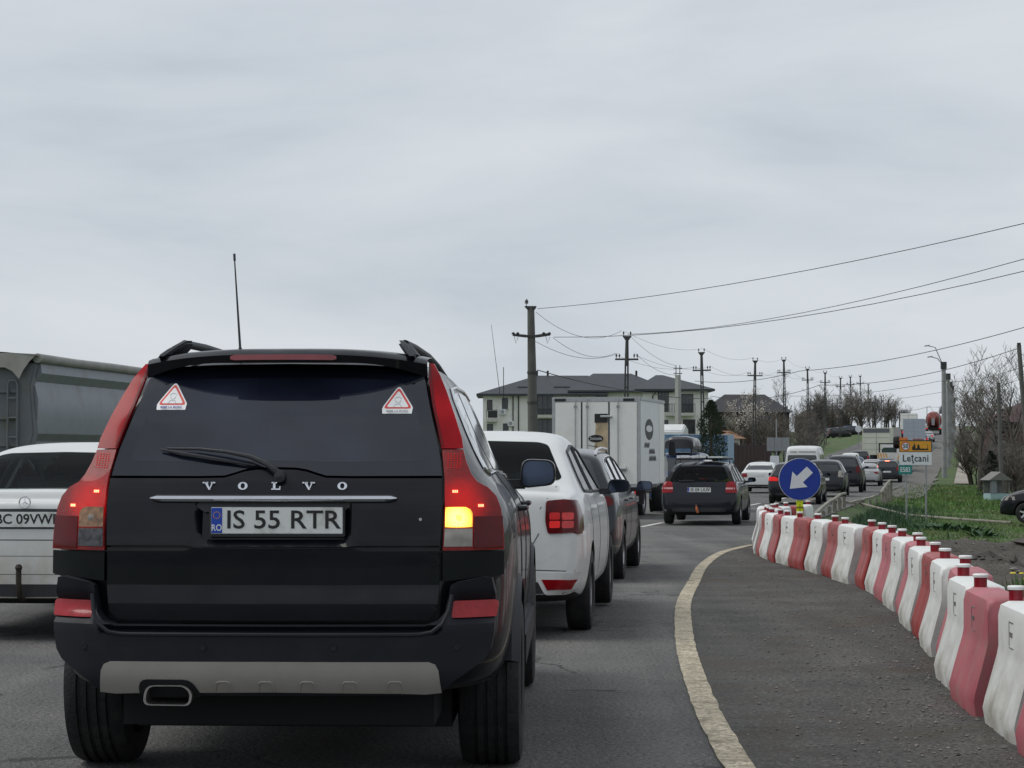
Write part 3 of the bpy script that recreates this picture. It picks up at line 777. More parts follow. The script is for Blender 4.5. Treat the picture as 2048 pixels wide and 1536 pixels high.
def mirror_part(root, side, c, sz=(.13, .09, .08), m=None, flip=1):
    """door mirror housing with its glass, side +1 right"""
    x, y, z = c; a, b, h = sz
    mb = MB()
    ring = []
    for yy, k in ((0, .97), (.02, 1.0), (.05, .95), (.085, .72), (.1, .45)):
        pts = round_poly([(-a, -h), (a, -h * .75), (a * .95, h * .9), (-a * .85, h)], .05, 4)
        ring.append([(x + u * k, y + yy, z + v * k) for u, v in pts])
    n = len(ring[0])
    for r in ring: mb.v += r
    for j in range(len(ring) - 1):
        for i in range(n): mb.f.append((j * n + i, j * n + (i + 1) % n, j * n + n + (i + 1) % n, j * n + n + i))
    mb.f.append(tuple(range(n))); mb.f.append(tuple((len(ring) - 1) * n + i for i in range(n)))
    o = mb.build('door_mirror', m or M_BLK, root)
    g = MB().prism([(x + u * .86, z + v * .86) for u, v in round_poly([(-a, -h), (a, -h * .75), (a * .95, h * .9), (-a * .85, h)], .05, 4)], 'y', y - .004, y - .001)
    g.build('mirror_glass', mat('mirror_glass', (.06, .075, .11), .05, metal=1), o)
    xx = x - side * a
    MB().obox((xx - side * .03, y + .04, z - h * .7), (.07, 0, 0), (0, .03, 0), (0, 0, .025)).build('mirror_arm', M_BLK, o, bevel=.01)
    return o
# ------------------------------------------------------------------ the dark estate SUV in front
V_TH = R_(1.7)
P_VOL = mat('paint_navy_black', (.0035, .0042, .0075), .3, coat=.5, var=.2, scale=3, spec=.12, dirt=(.012, .0125, .015), dscale=2.5, dlo=.42, dhi=.9)
P_CLAD = mat('grey_cladding', (.0105, .0125, .0175), .55, var=.1, scale=10, bump=.05, bscale=300, spec=.3, dirt=(.05, .048, .044), dscale=4, dlo=.5, dhi=1.0, dz=(.35, .75))
M_SKID = mat('skid_silver', (.36, .34, .31), .42, metal=.35, var=.05, scale=3, dirt=(.26, .24, .21), dscale=4, dlo=.45, dhi=.9)
M_PRIV = mat('privacy_glass', (.008, .010, .018), .05, coat=.35, var=.35, scale=1.5)
vol = thing('estate_car', 'black estate SUV with tall red tail lamps, two baby stickers and roof rails', 'car', (-.935, 7.7, 0), -V_TH)
vs_ = dict(W=1.88, top=[(.14, .62), (.135, .80), (.14, 1.0), (.165, 1.15), (.22, 1.27), (.36, 1.48), (.51, 1.63), (.60, 1.70), (.72, 1.735), (1.1, 1.748), (1.8, 1.755), (2.5, 1.73), (2.9, 1.66), (3.35, 1.36), (3.55, 1.22), (3.8, 1.16), (4.3, 1.06), (4.62, .95), (4.75, .8), (4.8, .62)],
           plan=[(.135, .69), (.165, .76), (.22, .895), (.30, .955), (.45, .985), (.9, 1), (3.9, 1), (4.4, .95), (4.65, .84), (4.8, .66)],
           belt=[(0, 1.20), (2.5, 1.17), (3.4, 1.12), (4.8, 1.0)], zb=[(0, .42), (.8, .36), (4.2, .34), (4.8, .40)], sh=(.975, -.04, .855, .07), tumble=.40, paint=P_VOL, wheels=(1.08, 3.94, .365, .255), gap=.06)
vb, vbvh = car_body(vol, vs_, 3)
for sx in (1, -1):
    for y in (1.08, 3.94): wheel(vol, (sx * ((.985 if sx < 0 else .95) - .1325), y, .365), .365, .265, sx, grooves=True, n=48, spokes=6)
def Rv(prof, k=.06, cc=.12):
    def f(u, v):
        a = abs(u); return Vector((u, interp(v, prof) + k * (a / .9) ** 2 + cc * max(0, (a - .62) / .3) ** 2, v))
    return f, Vector((0, 1, 0))
RS = Rv([(.35, .10), (.74, .085), (1.0, .09), (1.15, .12), (1.22, .145), (1.27, .175), (1.5, .33), (1.66, .47), (1.75, .58)])
RB = Rv([(.35, .10), (.40, .06), (.46, .02), (.50, .01), (.68, .0), (.72, .01), (.76, .04), (.88, .05)])
X0 = .0
rw = panel(RS, sym([(0, 1.715), (.315, 1.71), (.489, 1.70), (.562, 1.66), (.590, 1.546), (.622, 1.424), (.638, 1.364), (.649, 1.302), (.654, 1.259), (.30, 1.258), (.2, 1.260), (.16, 1.272), (.123, 1.284), (.08, 1.291), (0, 1.293)]), M_PRIV, 'rear_window', vol, off=.004, skirt=.02)
panel(RS, round_poly(sym([(0, 1.655), (.30, 1.652), (.46, 1.645), (.515, 1.60), (.545, 1.50), (.58, 1.36), (.585, 1.315), (.20, 1.312), (0, 1.318)]), .05), mat('privacy_glass_clear', (.013, .016, .028), .05, coat=.35, var=.6, scale=2.6), 'window_field', rw, off=.0045, skirt=.0004, grid=.04)
tu = panel(RS, sym([(0, 1.284), (.08, 1.282), (.123, 1.275), (.16, 1.263), (.2, 1.251), (.30, 1.249), (.656, 1.249), (.660, 1.143), (.652, .988), (.34, .988), (.29, .984), (0, .984)]), P_VOL, 'tailgate_upper', vol, off=lambda u, v: .012 - (.028 if abs(u) < .30 and v < 1.15 else 0) * (1 if v > 1.0 else 0), skirt=.03, grid=.03)
tl = panel(RS, sym([(0, .976), (.29, .976), (.34, .980), (.651, .980), (.650, .819), (.64, .735), (.61, .70), (0, .698)]), P_VOL, 'tailgate_lower', vol, off=lambda u, v: .006 + .012 * math.exp(-((v - .965) / .012) ** 2) + (.004 if v < .80 else 0), skirt=.03, grid=.03)
bar = MB()
prev = None
for i in range(41):
    u = lerp(-.483, .483, i / 40); e_ = min(1, (.483 - abs(u)) / .02 + .25)
    p = RS[0](u, 1.172); h = .0125 * e_
    bar.v += [(u, p.y - .012, 1.172 + h), (u, p.y - .034, 1.172 + h * .7), (u, p.y - .038, 1.172 - h * .2), (u, p.y - .03, 1.172 - h), (u, p.y - .008, 1.172 - h)]
for i in range(40):
    for j in range(5):
        a, b = i * 5 + j, i * 5 + (j + 1) % 5; bar.f.append((a, b, b + 5, a + 5))
bar.f += [tuple(range(5)), tuple(200 + j for j in range(5))]
bar.build('chrome_bar', mat('satin_chrome', (.6, .61, .65), .22, metal=.9, var=.05), vol, angle=50)
panel(RS, sym([(0, 1.160), (.33, 1.158), (.27, 1.118), (0, 1.112)]), M_BLK, 'handle_recess_shade', vol, off=.005, skirt=.01)  # black plate painted in for the shade under the chrome bar
# spaced letters of the badge, with slab serifs
def glyph(ch):
    h = .0155; mb = MB()
    def pr(p): mb.prism(p, 'y', -.004, .0)
    if ch == 'V':
        pr([(-.020, h), (-.009, h), (.0055, -h), (-.001, -h)]); pr([(.011, h - .001), (.016, h - .001), (.004, -h + .002), (.0005, -h + .0045)])
        pr([(-.0255, h), (-.0255, h - .0055), (-.004, h - .0055), (-.004, h)]); pr([(.0065, h), (.0065, h - .0055), (.0235, h - .0055), (.0235, h)])
    elif ch == 'L':
        pr([(-.011, h), (-.0015, h), (-.0015, -h), (-.011, -h)]); pr([(-.017, h), (-.017, h - .005), (.0045, h - .005), (.0045, h)])
        pr([(-.017, -h), (-.017, -h + .005), (.018, -h + .005), (.018, -h)]); pr([(.0125, -h + .004), (.018, -h + .004), (.018, -.001), (.015, -.001)])
    else:
        n = 20
        for k in range(n):
            a, b = 2 * math.pi * k / n, 2 * math.pi * (k + 1) / n
            pr([(.019 * math.cos(a), h * math.sin(a)), (.019 * math.cos(b), h * math.sin(b)), (.0085 * math.cos(b), .011 * math.sin(b)), (.0085 * math.cos(a), .011 * math.sin(a))])
    return mb
for ch, u in zip('VOLVO', (-.255, -.122, .008, .137, .268)):
    p = RS[0](u, 1.219)
    glyph(ch).build('badge_letter', M_CHROME, vol, (u, p.y - .014, 1.219), (R_(-12), 0, 0), smooth=False)
pp = RS[0](0, 1.085)
plate(vol, (.018, pp.y - .014, 1.086), 'IS 55 RTR', w=.515, h=.104, size=.1, sx=1.1, bold=.001)
mb = MB().lathe([(0, -.002), (.006, -.002), (.006, .004)], 12, 'y'); mb.build('lock_button', M_CHROME, vol, (.575, RS[0](.575, 1.09).y - .014, 1.09))
# tail lamps
LU = [(.576, 1.716), (.597, 1.716), (.626, 1.668), (.657, 1.599), (.693, 1.504), (.726, 1.409), (.733, 1.3665), (.648, 1.3665), (.634, 1.424), (.603, 1.546), (.584, 1.64)]
LL = [(.650, 1.362), (.733, 1.362), (.747, 1.313), (.768, 1.265), (.792, 1.235), (.834, 1.213), (.866, 1.178), (.884, 1.13), (.896, 1.046), (.898, .969), (.662, .969), (.669, 1.143), (.665, 1.25)]
M_LUP = mat('tall_lens', (.27, .002, .006), .15, coat=.1, var=.35, scale=5, spec=.15, emit=(1, .01, .015), estr=.012)
for sx in (1, -1):
    fl = (lambda o: o) if sx > 0 else mirror
    lu = panel(RS, fl(LU), M_LUP, 'tail_lamp_upper', vol, off=.013, skirt=.03, grid=.03)
    panel(RS, fl([(.577, 1.712), (.584, 1.712), (.612, 1.55), (.642, 1.43), (.656, 1.375), (.649, 1.375), (.634, 1.43), (.603, 1.55)]), M_LAMPD, 'lens_edge', lu, off=.0155, skirt=.003, grid=.03)
    M_LMID = lamp_mat('brake_lens_%s' % ('right' if sx > 0 else 'left'), (.20, .002, .003), (1, .008, .004), (sx * .745, .15, 1.165), .16, .42, .02)
    ll = panel(RS, fl(LL), M_LMID, 'tail_lamp_lower', vol, off=.013, skirt=.03, grid=.025)
    for nm, o, m in (('turn_signal', [(.672, 1.137), (.749, 1.137), (.768, 1.128), (.776, 1.112), (.776, 1.059), (.671, 1.06)], lamp_mat('lit_indicator', (.8, .4, .05), (1, .55, .06), (.722, .13, 1.095), .085, 9, .4, 60) if sx > 0 else M_AMBERO), ('reversing_lens', [(.670, 1.054), (.776, 1.053), (.776, .984), (.667, .984)], M_CLEAR if sx > 0 else mat('unlit_clear_lens', (.04, .04, .045), .12, coat=.2, var=.9, scale=45)), ('lower_lens', [(.782, 1.10), (.892, 1.10), (.894, .975), (.782, .975)], M_LAMPD)):  # reversing lenses: right coloured as lit by the indicator, left as unlit
        q = panel(RS, fl(o), m, nm, ll, off=.0165, skirt=.006, grid=.02)
    b_ = RS[0](sx * .722, 1.095)
    MB().lathe([(0, -.004), (.010, -.002), (.014, 0)], 16, 'y').build('bulb', M_AMBER if sx > 0 else M_CLEAR, ll, (b_.x, b_.y - .018, b_.z))
    for (u, v, n_) in ((.700, 1.198, 3), (.80, 1.142, 3)):
        for k in range(n_):
            p = RS[0](sx * (u + k * .0075), v); MB().obox((p.x, p.y - .0145, v), (.0026, 0, 0), (0, .002, 0), (0, 0, .005)).build('led', M_LED, ll, smooth=False)
    mb = MB()
    for i in range(5):
        for j in range(7):
            u, v = .676 + i * .012, 1.345 - j * .009
            if u < .73: p = RS[0](sx * u, v); mb.obox((p.x, p.y - .014, v), (.0022, 0, 0), (0, .0015, 0), (0, 0, .0018))
    mb.build('led_matrix', M_LIT, ll, smooth=False)
    panel(RS, fl([(.662, .963), (.897, .963), (.897, .872), (.881, .866), (.662, .850)]), P_VOL, 'quarter_panel', vol, off=.009, skirt=.03, grid=.03)
# spoiler with the high brake lamp
sp = MB(); N = 33
for i in range(N):
    u = lerp(-.575, .575, i / (N - 1)); a = abs(u) / .575
    zb2 = lerp(1.712, 1.655, max(0, (a - .45) / .55) ** 2.2)
    zt2 = 1.774 - .036 * a ** 3
    yl = .365 + .12 * a ** 2.5
    sp.v += [(u, yl + .33, zt2 + .012), (u, yl + .10, zt2), (u, yl + .025, zt2 - .010), (u, yl, zt2 - .028), (u, yl + .012, zb2), (u, yl + .14, zb2 + .01)]
for i in range(N - 1):
    for j in range(5): a = i * 6 + j; sp.f.append((a, a + 1, a + 7, a + 6))
sp.build('roof_spoiler', P_VOL, vol, angle=50)
bk = MB()
for i in range(25):
    u = lerp(-.215, .215, i / 24); a = abs(u) / .575; yl = .365 + .12 * a ** 2.5; z1 = 1.752 - .034 * a ** 3
    k = 1 if 0 < i < 24 else .6
    bk.v += [(u, yl - .004, z1 - .018 + .012 * k), (u, yl - .007, z1 - .018 - .010 * k), (u, yl + .03, z1 - .018 - .010 * k), (u, yl + .03, z1 - .018 + .012 * k)]
for i in range(24):
    for j in range(4): a, b = i * 4 + j, i * 4 + (j + 1) % 4; bk.f.append((a, b, b + 4, a + 4))
bk.f += [(0, 1, 2, 3), (96, 97, 98, 99)]
bk.build('high_brake_lamp', mat('high_lamp', (.22, .012, .018), .15, coat=1), vol, angle=50)
# bumper
bo = sym([(0, .684), (.60, .684), (.645, .70), (.676, .735), (.688, .80), (.695, .835), (.720, .848), (.82, .866), (.852, .862), (.866, .80), (.862, .66), (.850, .585), (.825, .548), (.71, .470), (.655, .420), (.62, .414), (0, .412)])
def boff(u, v):
    a = abs(u); o = .0
    if a > .69 and v > .70: o -= .045 * math.exp(-((v - .742) / .05) ** 4) * min(1, (a - .69) / .02)
    if a > .69 and v > .80: o += .02 * min(1, (a - .69) / .05) * (v - .80) / .06
    if v < .684 and a < .66: o -= .03 * max(0, min(1, (v - .655) / .012))
    return o + .008
panel(RB, bo, P_CLAD, 'rear_bumper', vol, off=boff, skirt=.16, grid=.02)
lip = MB().tube([RB[0](u, v) - Vector((0, .006, 0)) for u, v in [(-.70, .80), (-.69, .74), (-.665, .69), (-.625, .66), (-.58, .652)] + [(lerp(-.55, .55, k / 20), .651) for k in range(21)] + [(.58, .652), (.625, .66), (.665, .69), (.69, .74), (.70, .80)]], .009, 8)
lip.build('bumper_ridge', P_CLAD, vol)
for sx in (1, -1):
    fl = (lambda o: o) if sx > 0 else mirror
    panel(RB, fl(round_poly([(.705, .775), (.865, .775), (.878, .765), (.872, .712), (.70, .712)], .008)), mat('reflector', (.26, .006, .012), .15, coat=.3, var=.2, scale=40, spec=.3, emit=(1, .02, .02), estr=.03), 'bumper_reflector', vol, off=-.018, skirt=.02, grid=.03)  # faint red glow added, though a reflector is no lamp
    for u in (.30, .76):
        p = RB[0](sx * u * (.84 if u < .5 else .95), .602); MB().lathe([(0, -.006), (.012, -.006), (.0135, -.002), (.0135, .01)], 20, 'y').build('parking_sensor', P_CLAD, vol, (p.x, p.y - .008, p.z))
panel(RB, sym([(0, .548), (.615, .546), (.640, .536), (.652, .512), (.662, .424), (.60, .418), (.50, .422), (0, .428)]), M_SKID, 'skid_plate', vol, off=.016, skirt=.02, grid=.03)
mb = MB()
for u in (-.175, -.01, .15, .312, .485):
    q = [(u - .032, .432), (u - .026, .465), (u - .018, .471), (u + .018, .471), (u + .026, .465), (u + .032, .432)]
    mb.tube([RB[0](a, b) - Vector((0, .018, 0)) for a, b in q], .0035, 6)
mb.build('skid_embossing', M_SKID, vol)
ex = (-.385, .428)
o = round_poly([(ex[0] - .125, .405), (ex[0] - .115, .478), (ex[0] + .085, .478), (ex[0] + .13, .405)], .03)
panel(RB, o, M_DARK, 'exhaust_cutout', vol, off=.018, skirt=.01, grid=.05)
mb = MB()
ro = round_poly([(ex[0] - .098, .382), (ex[0] - .085, .458), (ex[0] + .066, .458), (ex[0] + .096, .43), (ex[0] + .088, .380)], .03, 4)
n = len(ro)
for yy, k in ((.12, .9), (-.055, .98), (-.062, 1.0), (-.062, .90), (.10, .82)):
    mb.v += [(ex[0] + (u - ex[0]) * k, yy, .42 + (v - .42) * k) for u, v in ro]
for j in range(4):
    for i in range(n): mb.f.append((j * n + i, j * n + (i + 1) % n, j * n + n + (i + 1) % n, j * n + n + i))
et = mb.build('exhaust_tip', mat('exhaust_steel', (.4, .38, .36), .3, metal=.9, dirt=(.08, .07, .06), dscale=20), vol, (0, .05, 0))
MB().prism([(ex[0] + (u - ex[0]) * .83, .42 + (v - .42) * .83) for u, v in ro], 'y', .08, .09).build('exhaust_inside', M_DARK, et)
MB().cyl((ex[0], .3, .40), (ex[0], 1.2, .33), .10, n=20).build('silencer', mat('silencer', (.05, .045, .04), .7, metal=.3), vol)
MB().box(-.62, .62, .28, .75, .27, .44).box(-.66, .66, .75, 4.4, .20, .42).build('floor_pan', M_DARK, vol)  # floor set low and long to deepen the shade under the car
MB().cyl((-.75, 1.08, .34), (.75, 1.08, .34), .045).build('axle', M_DARK, vol)
# wiper
arm = [RS[0](u, v) - Vector((0, o, 0)) for u, v, o in ((.022, 1.258, .02), (.01, 1.275, .035), (-.033, 1.306, .04), (-.10, 1.334, .04), (-.20, 1.353, .035), (-.31, 1.364, .028), (-.44, 1.366, .02))]
w_ = MB().tube(arm, [.016, .014, .012, .010, .0075, .006, .004], 8).build('wiper_arm', M_BLK, vol)
MB().tube([RS[0](u, v) - Vector((0, .02, 0)) for u, v in ((-.465, 1.362), (-.38, 1.345), (-.25, 1.325), (-.08, 1.300))], [.004, .009, .009, .004], 6).build('wiper_blade', M_BLK, w_)
p = RS[0](.022, 1.256); MB().lathe([(0, -.05), (.022, -.045), (.026, 0)], 20, 'y').build('wiper_pivot', M_BLK, w_, p)
# stickers on the rear window
M_STK = mat('sticker_white', (.78, .78, .78), .5, var=.02); M_STKR = mat('sticker_red', (.62, .06, .05), .5); M_STKB = mat('sticker_blue', (.03, .06, .28), .5); M_STKG = mat('sticker_grey', (.28, .30, .33), .5)
for cu_, cv, bl in ((-.452, 1.578, 1), (.464, 1.562, 0)):
    tri = lambda k, dv=0: [(cu_ + .0 * k, cv + .055 * k + dv), (cu_ + .060 * k, cv - .036 * k + dv), (cu_ - .060 * k, cv - .036 * k + dv)]
    st = panel(RS, round_poly(tri(1.14), .02) , M_STK, 'baby_sticker', vol, off=.0065, skirt=.002, grid=.05)
    panel(RS, round_poly([(cu_ - .06, cv - .056), (cu_ + .058, cv - .056), (cu_ + .06, cv - .034), (cu_ - .062, cv - .034)], .003), M_STK, 'sticker_base', st, off=.0066, skirt=.002, grid=.05)
    panel(RS, round_poly(tri(.98), .016), M_STKR, 'red_border', st, off=.0078, skirt=.001, grid=.05)
    panel(RS, round_poly(tri(.76, -.002), .010), M_STK, 'sticker_field', st, off=.0090, skirt=.001, grid=.05)
    mb = MB()
    for pts in ([(.014 * math.cos(a), .003 + .013 * math.sin(a)) for a in [R_(20 + 14 * k) for k in range(11)]], [(.010 * math.cos(a), .002 + .010 * math.sin(a)) for a in [R_(180 + 18 * k) for k in range(11)]], [(-.016, -.026), (-.010, -.014), (.008, -.013), (.017, -.026)]):
        mb.tube([RS[0](cu_ + a, cv - .004 + b) - Vector((0, .0098, 0)) for a, b in pts], .0009, 4)
    mb.build('baby_outline', M_STKG, st)
    p = RS[0](cu_, cv - .046)
    text('BEBE LA BORD', .0135, M_STKB if bl else M_STKG, st, (p.x, p.y - .0135, p.z + .001), (R_(90 - 36), 0, R_(4 if cu_ > 0 else -4)), extrude=.0003, bold=.0004, name='sticker_text')
# roof rails, antenna, side details
for sx in (1, -1):
    x = sx * .50
    rr = rail_foot = MB().prism([(.44, 1.738), (.56, 1.79), (.66, 1.818), (.74, 1.822), (.80, 1.800), (.78, 1.738)], 'x', x - .024, x + .024).build('roof_rail', P_CLAD, vol, bevel=.014, seg=3)
    for v in rr.data.vertices: v.co.x -= sx * (v.co.z - 1.76) * .8
    MB().tube([(x - sx * .035, .70, 1.806), (x - sx * .035, 1.2, 1.813), (x - sx * .03, 2.0, 1.81), (x - sx * .02, 2.5, 1.785), (x, 2.72, 1.735)], [.017, .018, .018, .018, .022], 10).build('rail_bar', P_CLAD, rr)
mb = MB().tube([(-.262, .92, 1.742), (-.268, .93, 1.80)], [.013, .008], 10).tube([(-.268, .93, 1.80), (-.305, .99, 2.20)], [.0055, .0028], 6).tube([(-.303, .985, 2.185), (-.306, .992, 2.215)], .0055, 6)
mb.build('antenna', M_BLK, vol)
sr = bvh_surf(vbvh, 'right'); sl_ = bvh_surf(vbvh, 'left')
for s_, sx in ((sr, 1), (sl_, -1)):
    for nm, o in (('quarter_window', [(.66, 1.30), (.84, 1.56), (.98, 1.60), (1.42, 1.62), (1.38, 1.28), (.75, 1.275)]), ('door_window', [(1.47, 1.275), (1.52, 1.62), (2.30, 1.625), (2.26, 1.255)]), ('door_window', [(2.33, 1.255), (2.37, 1.625), (2.72, 1.58), (3.25, 1.24)])):
        q = panel(s_, round_poly(o, .04), M_GLASS, nm, vol, off=.004, skirt=.008, grid=.08)
    for pts in ([(.635, 1.285), (.82, 1.575), (.97, 1.622), (1.5, 1.645), (2.4, 1.652), (2.75, 1.60)], [(.635, 1.285), (.75, 1.258), (1.4, 1.262), (2.3, 1.238), (3.3, 1.215)]):
        mb = MB(); P = []
        for a, b in zip(pts, pts[1:]):
            nn = max(2, int(math.dist(a, b) / .08)); P += [(lerp(a[0], b[0], k / nn), lerp(a[1], b[1], k / nn)) for k in range(nn)]
        mb.tube([s_[0](u, v) - s_[1] * .006 for u, v in P], .007, 6); mb.build('window_trim', M_CHROME, vol)
    side = 'right' if sx > 0 else 'left'
    for pts in ([(1.45, 1.25), (1.40, .95), (1.52, .70), (1.62, .5)], [(2.31, 1.24), (2.30, .5)], [(3.30, 1.2), (3.38, .9), (3.36, .5)]): seam(vbvh, side, pts, vol)
    for yy in (1.62, 2.42):
        p = s_[0](yy, 1.09); h = MB().tube([(p.x - sx * .005, yy, 1.09), (p.x + sx * .03, yy + .03, 1.09), (p.x + sx * .034, yy + .16, 1.09), (p.x - sx * .005, yy + .20, 1.085)], .013, 8).build('door_handle', P_VOL, vol)
    # black arch flares and sill cladding
    for yy in (1.08, 3.94):
        ring = [(yy + 0.485 * math.cos(R_(a)), .375 + 0.485 * math.sin(R_(a))) for a in range(-8, 172, 6)] + [(yy + .425 * math.cos(R_(a)), .375 + .425 * math.sin(R_(a))) for a in range(166, -9, -6)]
        n = len(ring); mb = MB()
        k = n // 2; assert n == 2 * k
        for q, (u, v) in enumerate(ring):
            outer = q < k; mb.v.append((sx * (.915 if outer else .95), u, v)); 
        for q in range(k - 1): mb.f.append((q, q + 1, n - 2 - q, n - 1 - q))
        for q in range(n): mb.v.append((sx * .86, ring[q][0], ring[q][1]))
        for q in range(k - 1): mb.f.append((n - 1 - q, n - 2 - q, 2 * n - 2 - q, 2 * n - 1 - q)); mb.f.append((q, q + 1, n + q + 1, n + q))
        mb.build('arch_flare', P_CLAD, vol, angle=50)
    MB().prism([(1.52, .36), (3.50, .36), (3.46, .52), (1.56, .53)], 'x', sx * .86, sx * .955).build('sill_cladding', P_CLAD, vol, bevel=.02)
    mirror_part(vol, sx, (sx * .985, 2.90, 1.235), (.098, .09, .080), P_VOL)
p = MB()

# ------------------------------------------------------------------ other cars
KINDS = {
 'sedan': dict(L=4.4, W=1.74, H=1.42, top=[(0, .52), (.015, .70), (.03, .90), (.05, .975), (.12, 1.0), (.5, 1.03), (.62, 1.08), (.95, 1.29), (1.15, 1.37), (1.6, 1.415), (2.2, 1.415), (2.55, 1.36), (3.1, 1.03), (3.25, .97), (3.9, .85), (4.25, .74), (4.38, .60), (4.4, .5)],
    plan=[(0, .84), (.05, .94), (.2, .98), (.6, 1), (3.4, 1), (4.0, .94), (4.3, .82), (4.4, .68)], belt=[(0, .92), (1, .92), (3.2, .90), (4.4, .75)], zb=[(0, .30), (.4, .22), (4, .2), (4.4, .25)],
    glass=[(0, 1.345), (.44, 1.335), (.52, 1.315), (.655, 1.085), (.63, 1.065), (0, 1.07)], lamp=[(.52, .915), (.80, .905), (.825, .86), (.82, .735), (.52, .735)],
    side=[[(1.02, .985), (1.20, 1.26), (1.88, 1.31), (1.86, .965)], [(1.93, .965), (1.95, 1.31), (2.43, 1.27), (2.98, .955)]], wheels=(.98, 3.62, .31, .19), plate=.83, doors=[1.05, 1.90, 3.0], front_glass=[(0, 1.35), (.5, 1.33), (.66, 1.02), (0, 1.0)], seats=(1.3, 2.1), tumble=.46),
 'wagon': dict(L=4.48, W=1.74, H=1.43, top=[(0, .50), (.012, .66), (.03, .72), (.07, .79), (.10, .93), (.15, 1.0), (.36, 1.26), (.47, 1.35), (.58, 1.39), (1.2, 1.425), (2.0, 1.43), (2.5, 1.39), (3.15, 1.02), (3.3, .97), (4.0, .84), (4.35, .72), (4.46, .58), (4.48, .5)],
    plan=[(0, .84), (.05, .935), (.16, .975), (.5, 1), (3.4, 1), (4.0, .94), (4.35, .82), (4.48, .68)], belt=[(0, .93), (1, .93), (3.2, .91), (4.48, .75)], zb=[(0, .30), (.4, .22), (4, .2), (4.48, .25)],
    glass=[(0, 1.335), (.45, 1.325), (.53, 1.305), (.665, 1.0), (.64, .975), (0, .978)], lamp=[(.58, .735), (.60, .95), (.64, .985), (.74, .985), (.80, .94), (.83, .735)],
    side=[[(.52, 1.0), (.74, 1.27), (1.18, 1.32), (1.16, .985)], [(1.21, .985), (1.25, 1.32), (1.97, 1.335), (1.94, .97)], [(2.0, .97), (2.03, 1.335), (2.43, 1.29), (3.02, .965)]], wheels=(.93, 3.55, .31, .2), plate=.80, doors=[1.18, 1.97, 3.05], front_glass=[(0, 1.35), (.5, 1.33), (.66, 1.02), (0, 1.0)], seats=(1.35, 2.1), tumble=.44),
 'hatch': dict(L=4.0, W=1.74, H=1.5, top=[(0, .50), (.012, .66), (.03, .72), (.06, .80), (.08, .95), (.12, 1.05), (.28, 1.32), (.38, 1.41), (.5, 1.455), (1.0, 1.49), (1.7, 1.50), (2.2, 1.45), (2.85, 1.06), (3.0, 1.0), (3.6, .88), (3.88, .75), (3.98, .60), (4.0, .5)],
    plan=[(0, .84), (.05, .935), (.16, .975), (.5, 1), (3.0, 1), (3.6, .94), (3.88, .82), (4.0, .68)], belt=[(0, .97), (1, .96), (2.9, .93), (4.0, .75)], zb=[(0, .30), (.4, .22), (3.6, .2), (4, .25)],
    glass=[(0, 1.40), (.45, 1.39), (.53, 1.37), (.665, 1.05), (.64, 1.03), (0, 1.03)], lamp=[(.60, .80), (.62, 1.02), (.66, 1.08), (.72, 1.06), (.80, .98), (.82, .80)],
    side=[[(.62, 1.03), (.78, 1.34), (1.55, 1.40), (1.50, 1.01)], [(1.57, 1.01), (1.61, 1.40), (2.1, 1.36), (2.7, 1.0)]], wheels=(.75, 3.25, .31, .2), plate=.72, doors=[.85, 1.55, 2.7], front_glass=[(0, 1.42), (.5, 1.40), (.66, 1.06), (0, 1.05)], seats=(1.1, 1.8), tumble=.42),
 'van': dict(L=5.4, W=1.95, H=2.4, top=[(0, .6), (.015, .9), (.03, 1.3), (.07, 1.9), (.13, 2.2), (.25, 2.34), (.6, 2.38), (2.0, 2.4), (3.6, 2.38), (4.1, 2.2), (4.75, 1.35), (5.15, 1.1), (5.35, .8), (5.4, .6)],
    plan=[(0, .90), (.06, .955), (.2, .985), (.5, 1), (4.4, 1), (5.0, .94), (5.3, .82), (5.4, .68)], belt=[(0, 1.25), (4.4, 1.25), (5.4, 1.0)], zb=[(0, .42), (.4, .35), (5, .3), (5.4, .35)],
    glass=[(0, 1.95), (.66, 1.94), (.71, 1.90), (.74, 1.32), (.70, 1.28), (0, 1.28)], lamp=[(.84, 1.35), (.92, 1.33), (.93, .85), (.84, .85)],
    side=[[(.5, 1.32), (.55, 1.9), (1.8, 1.92), (1.8, 1.32)], [(1.9, 1.32), (1.9, 1.92), (3.2, 1.92), (3.2, 1.32)], [(3.3, 1.32), (3.3, 1.92), (3.9, 1.88), (4.5, 1.30)]], wheels=(1.1, 4.4, .34, .22), plate=.95, doors=[3.25, 4.5], front_glass=[(0, 2.1), (.75, 2.05), (.85, 1.4), (0, 1.35)], seats=(2, 3.5), tumble=.14, sh=(.985, -.02, .965, .03)),
}
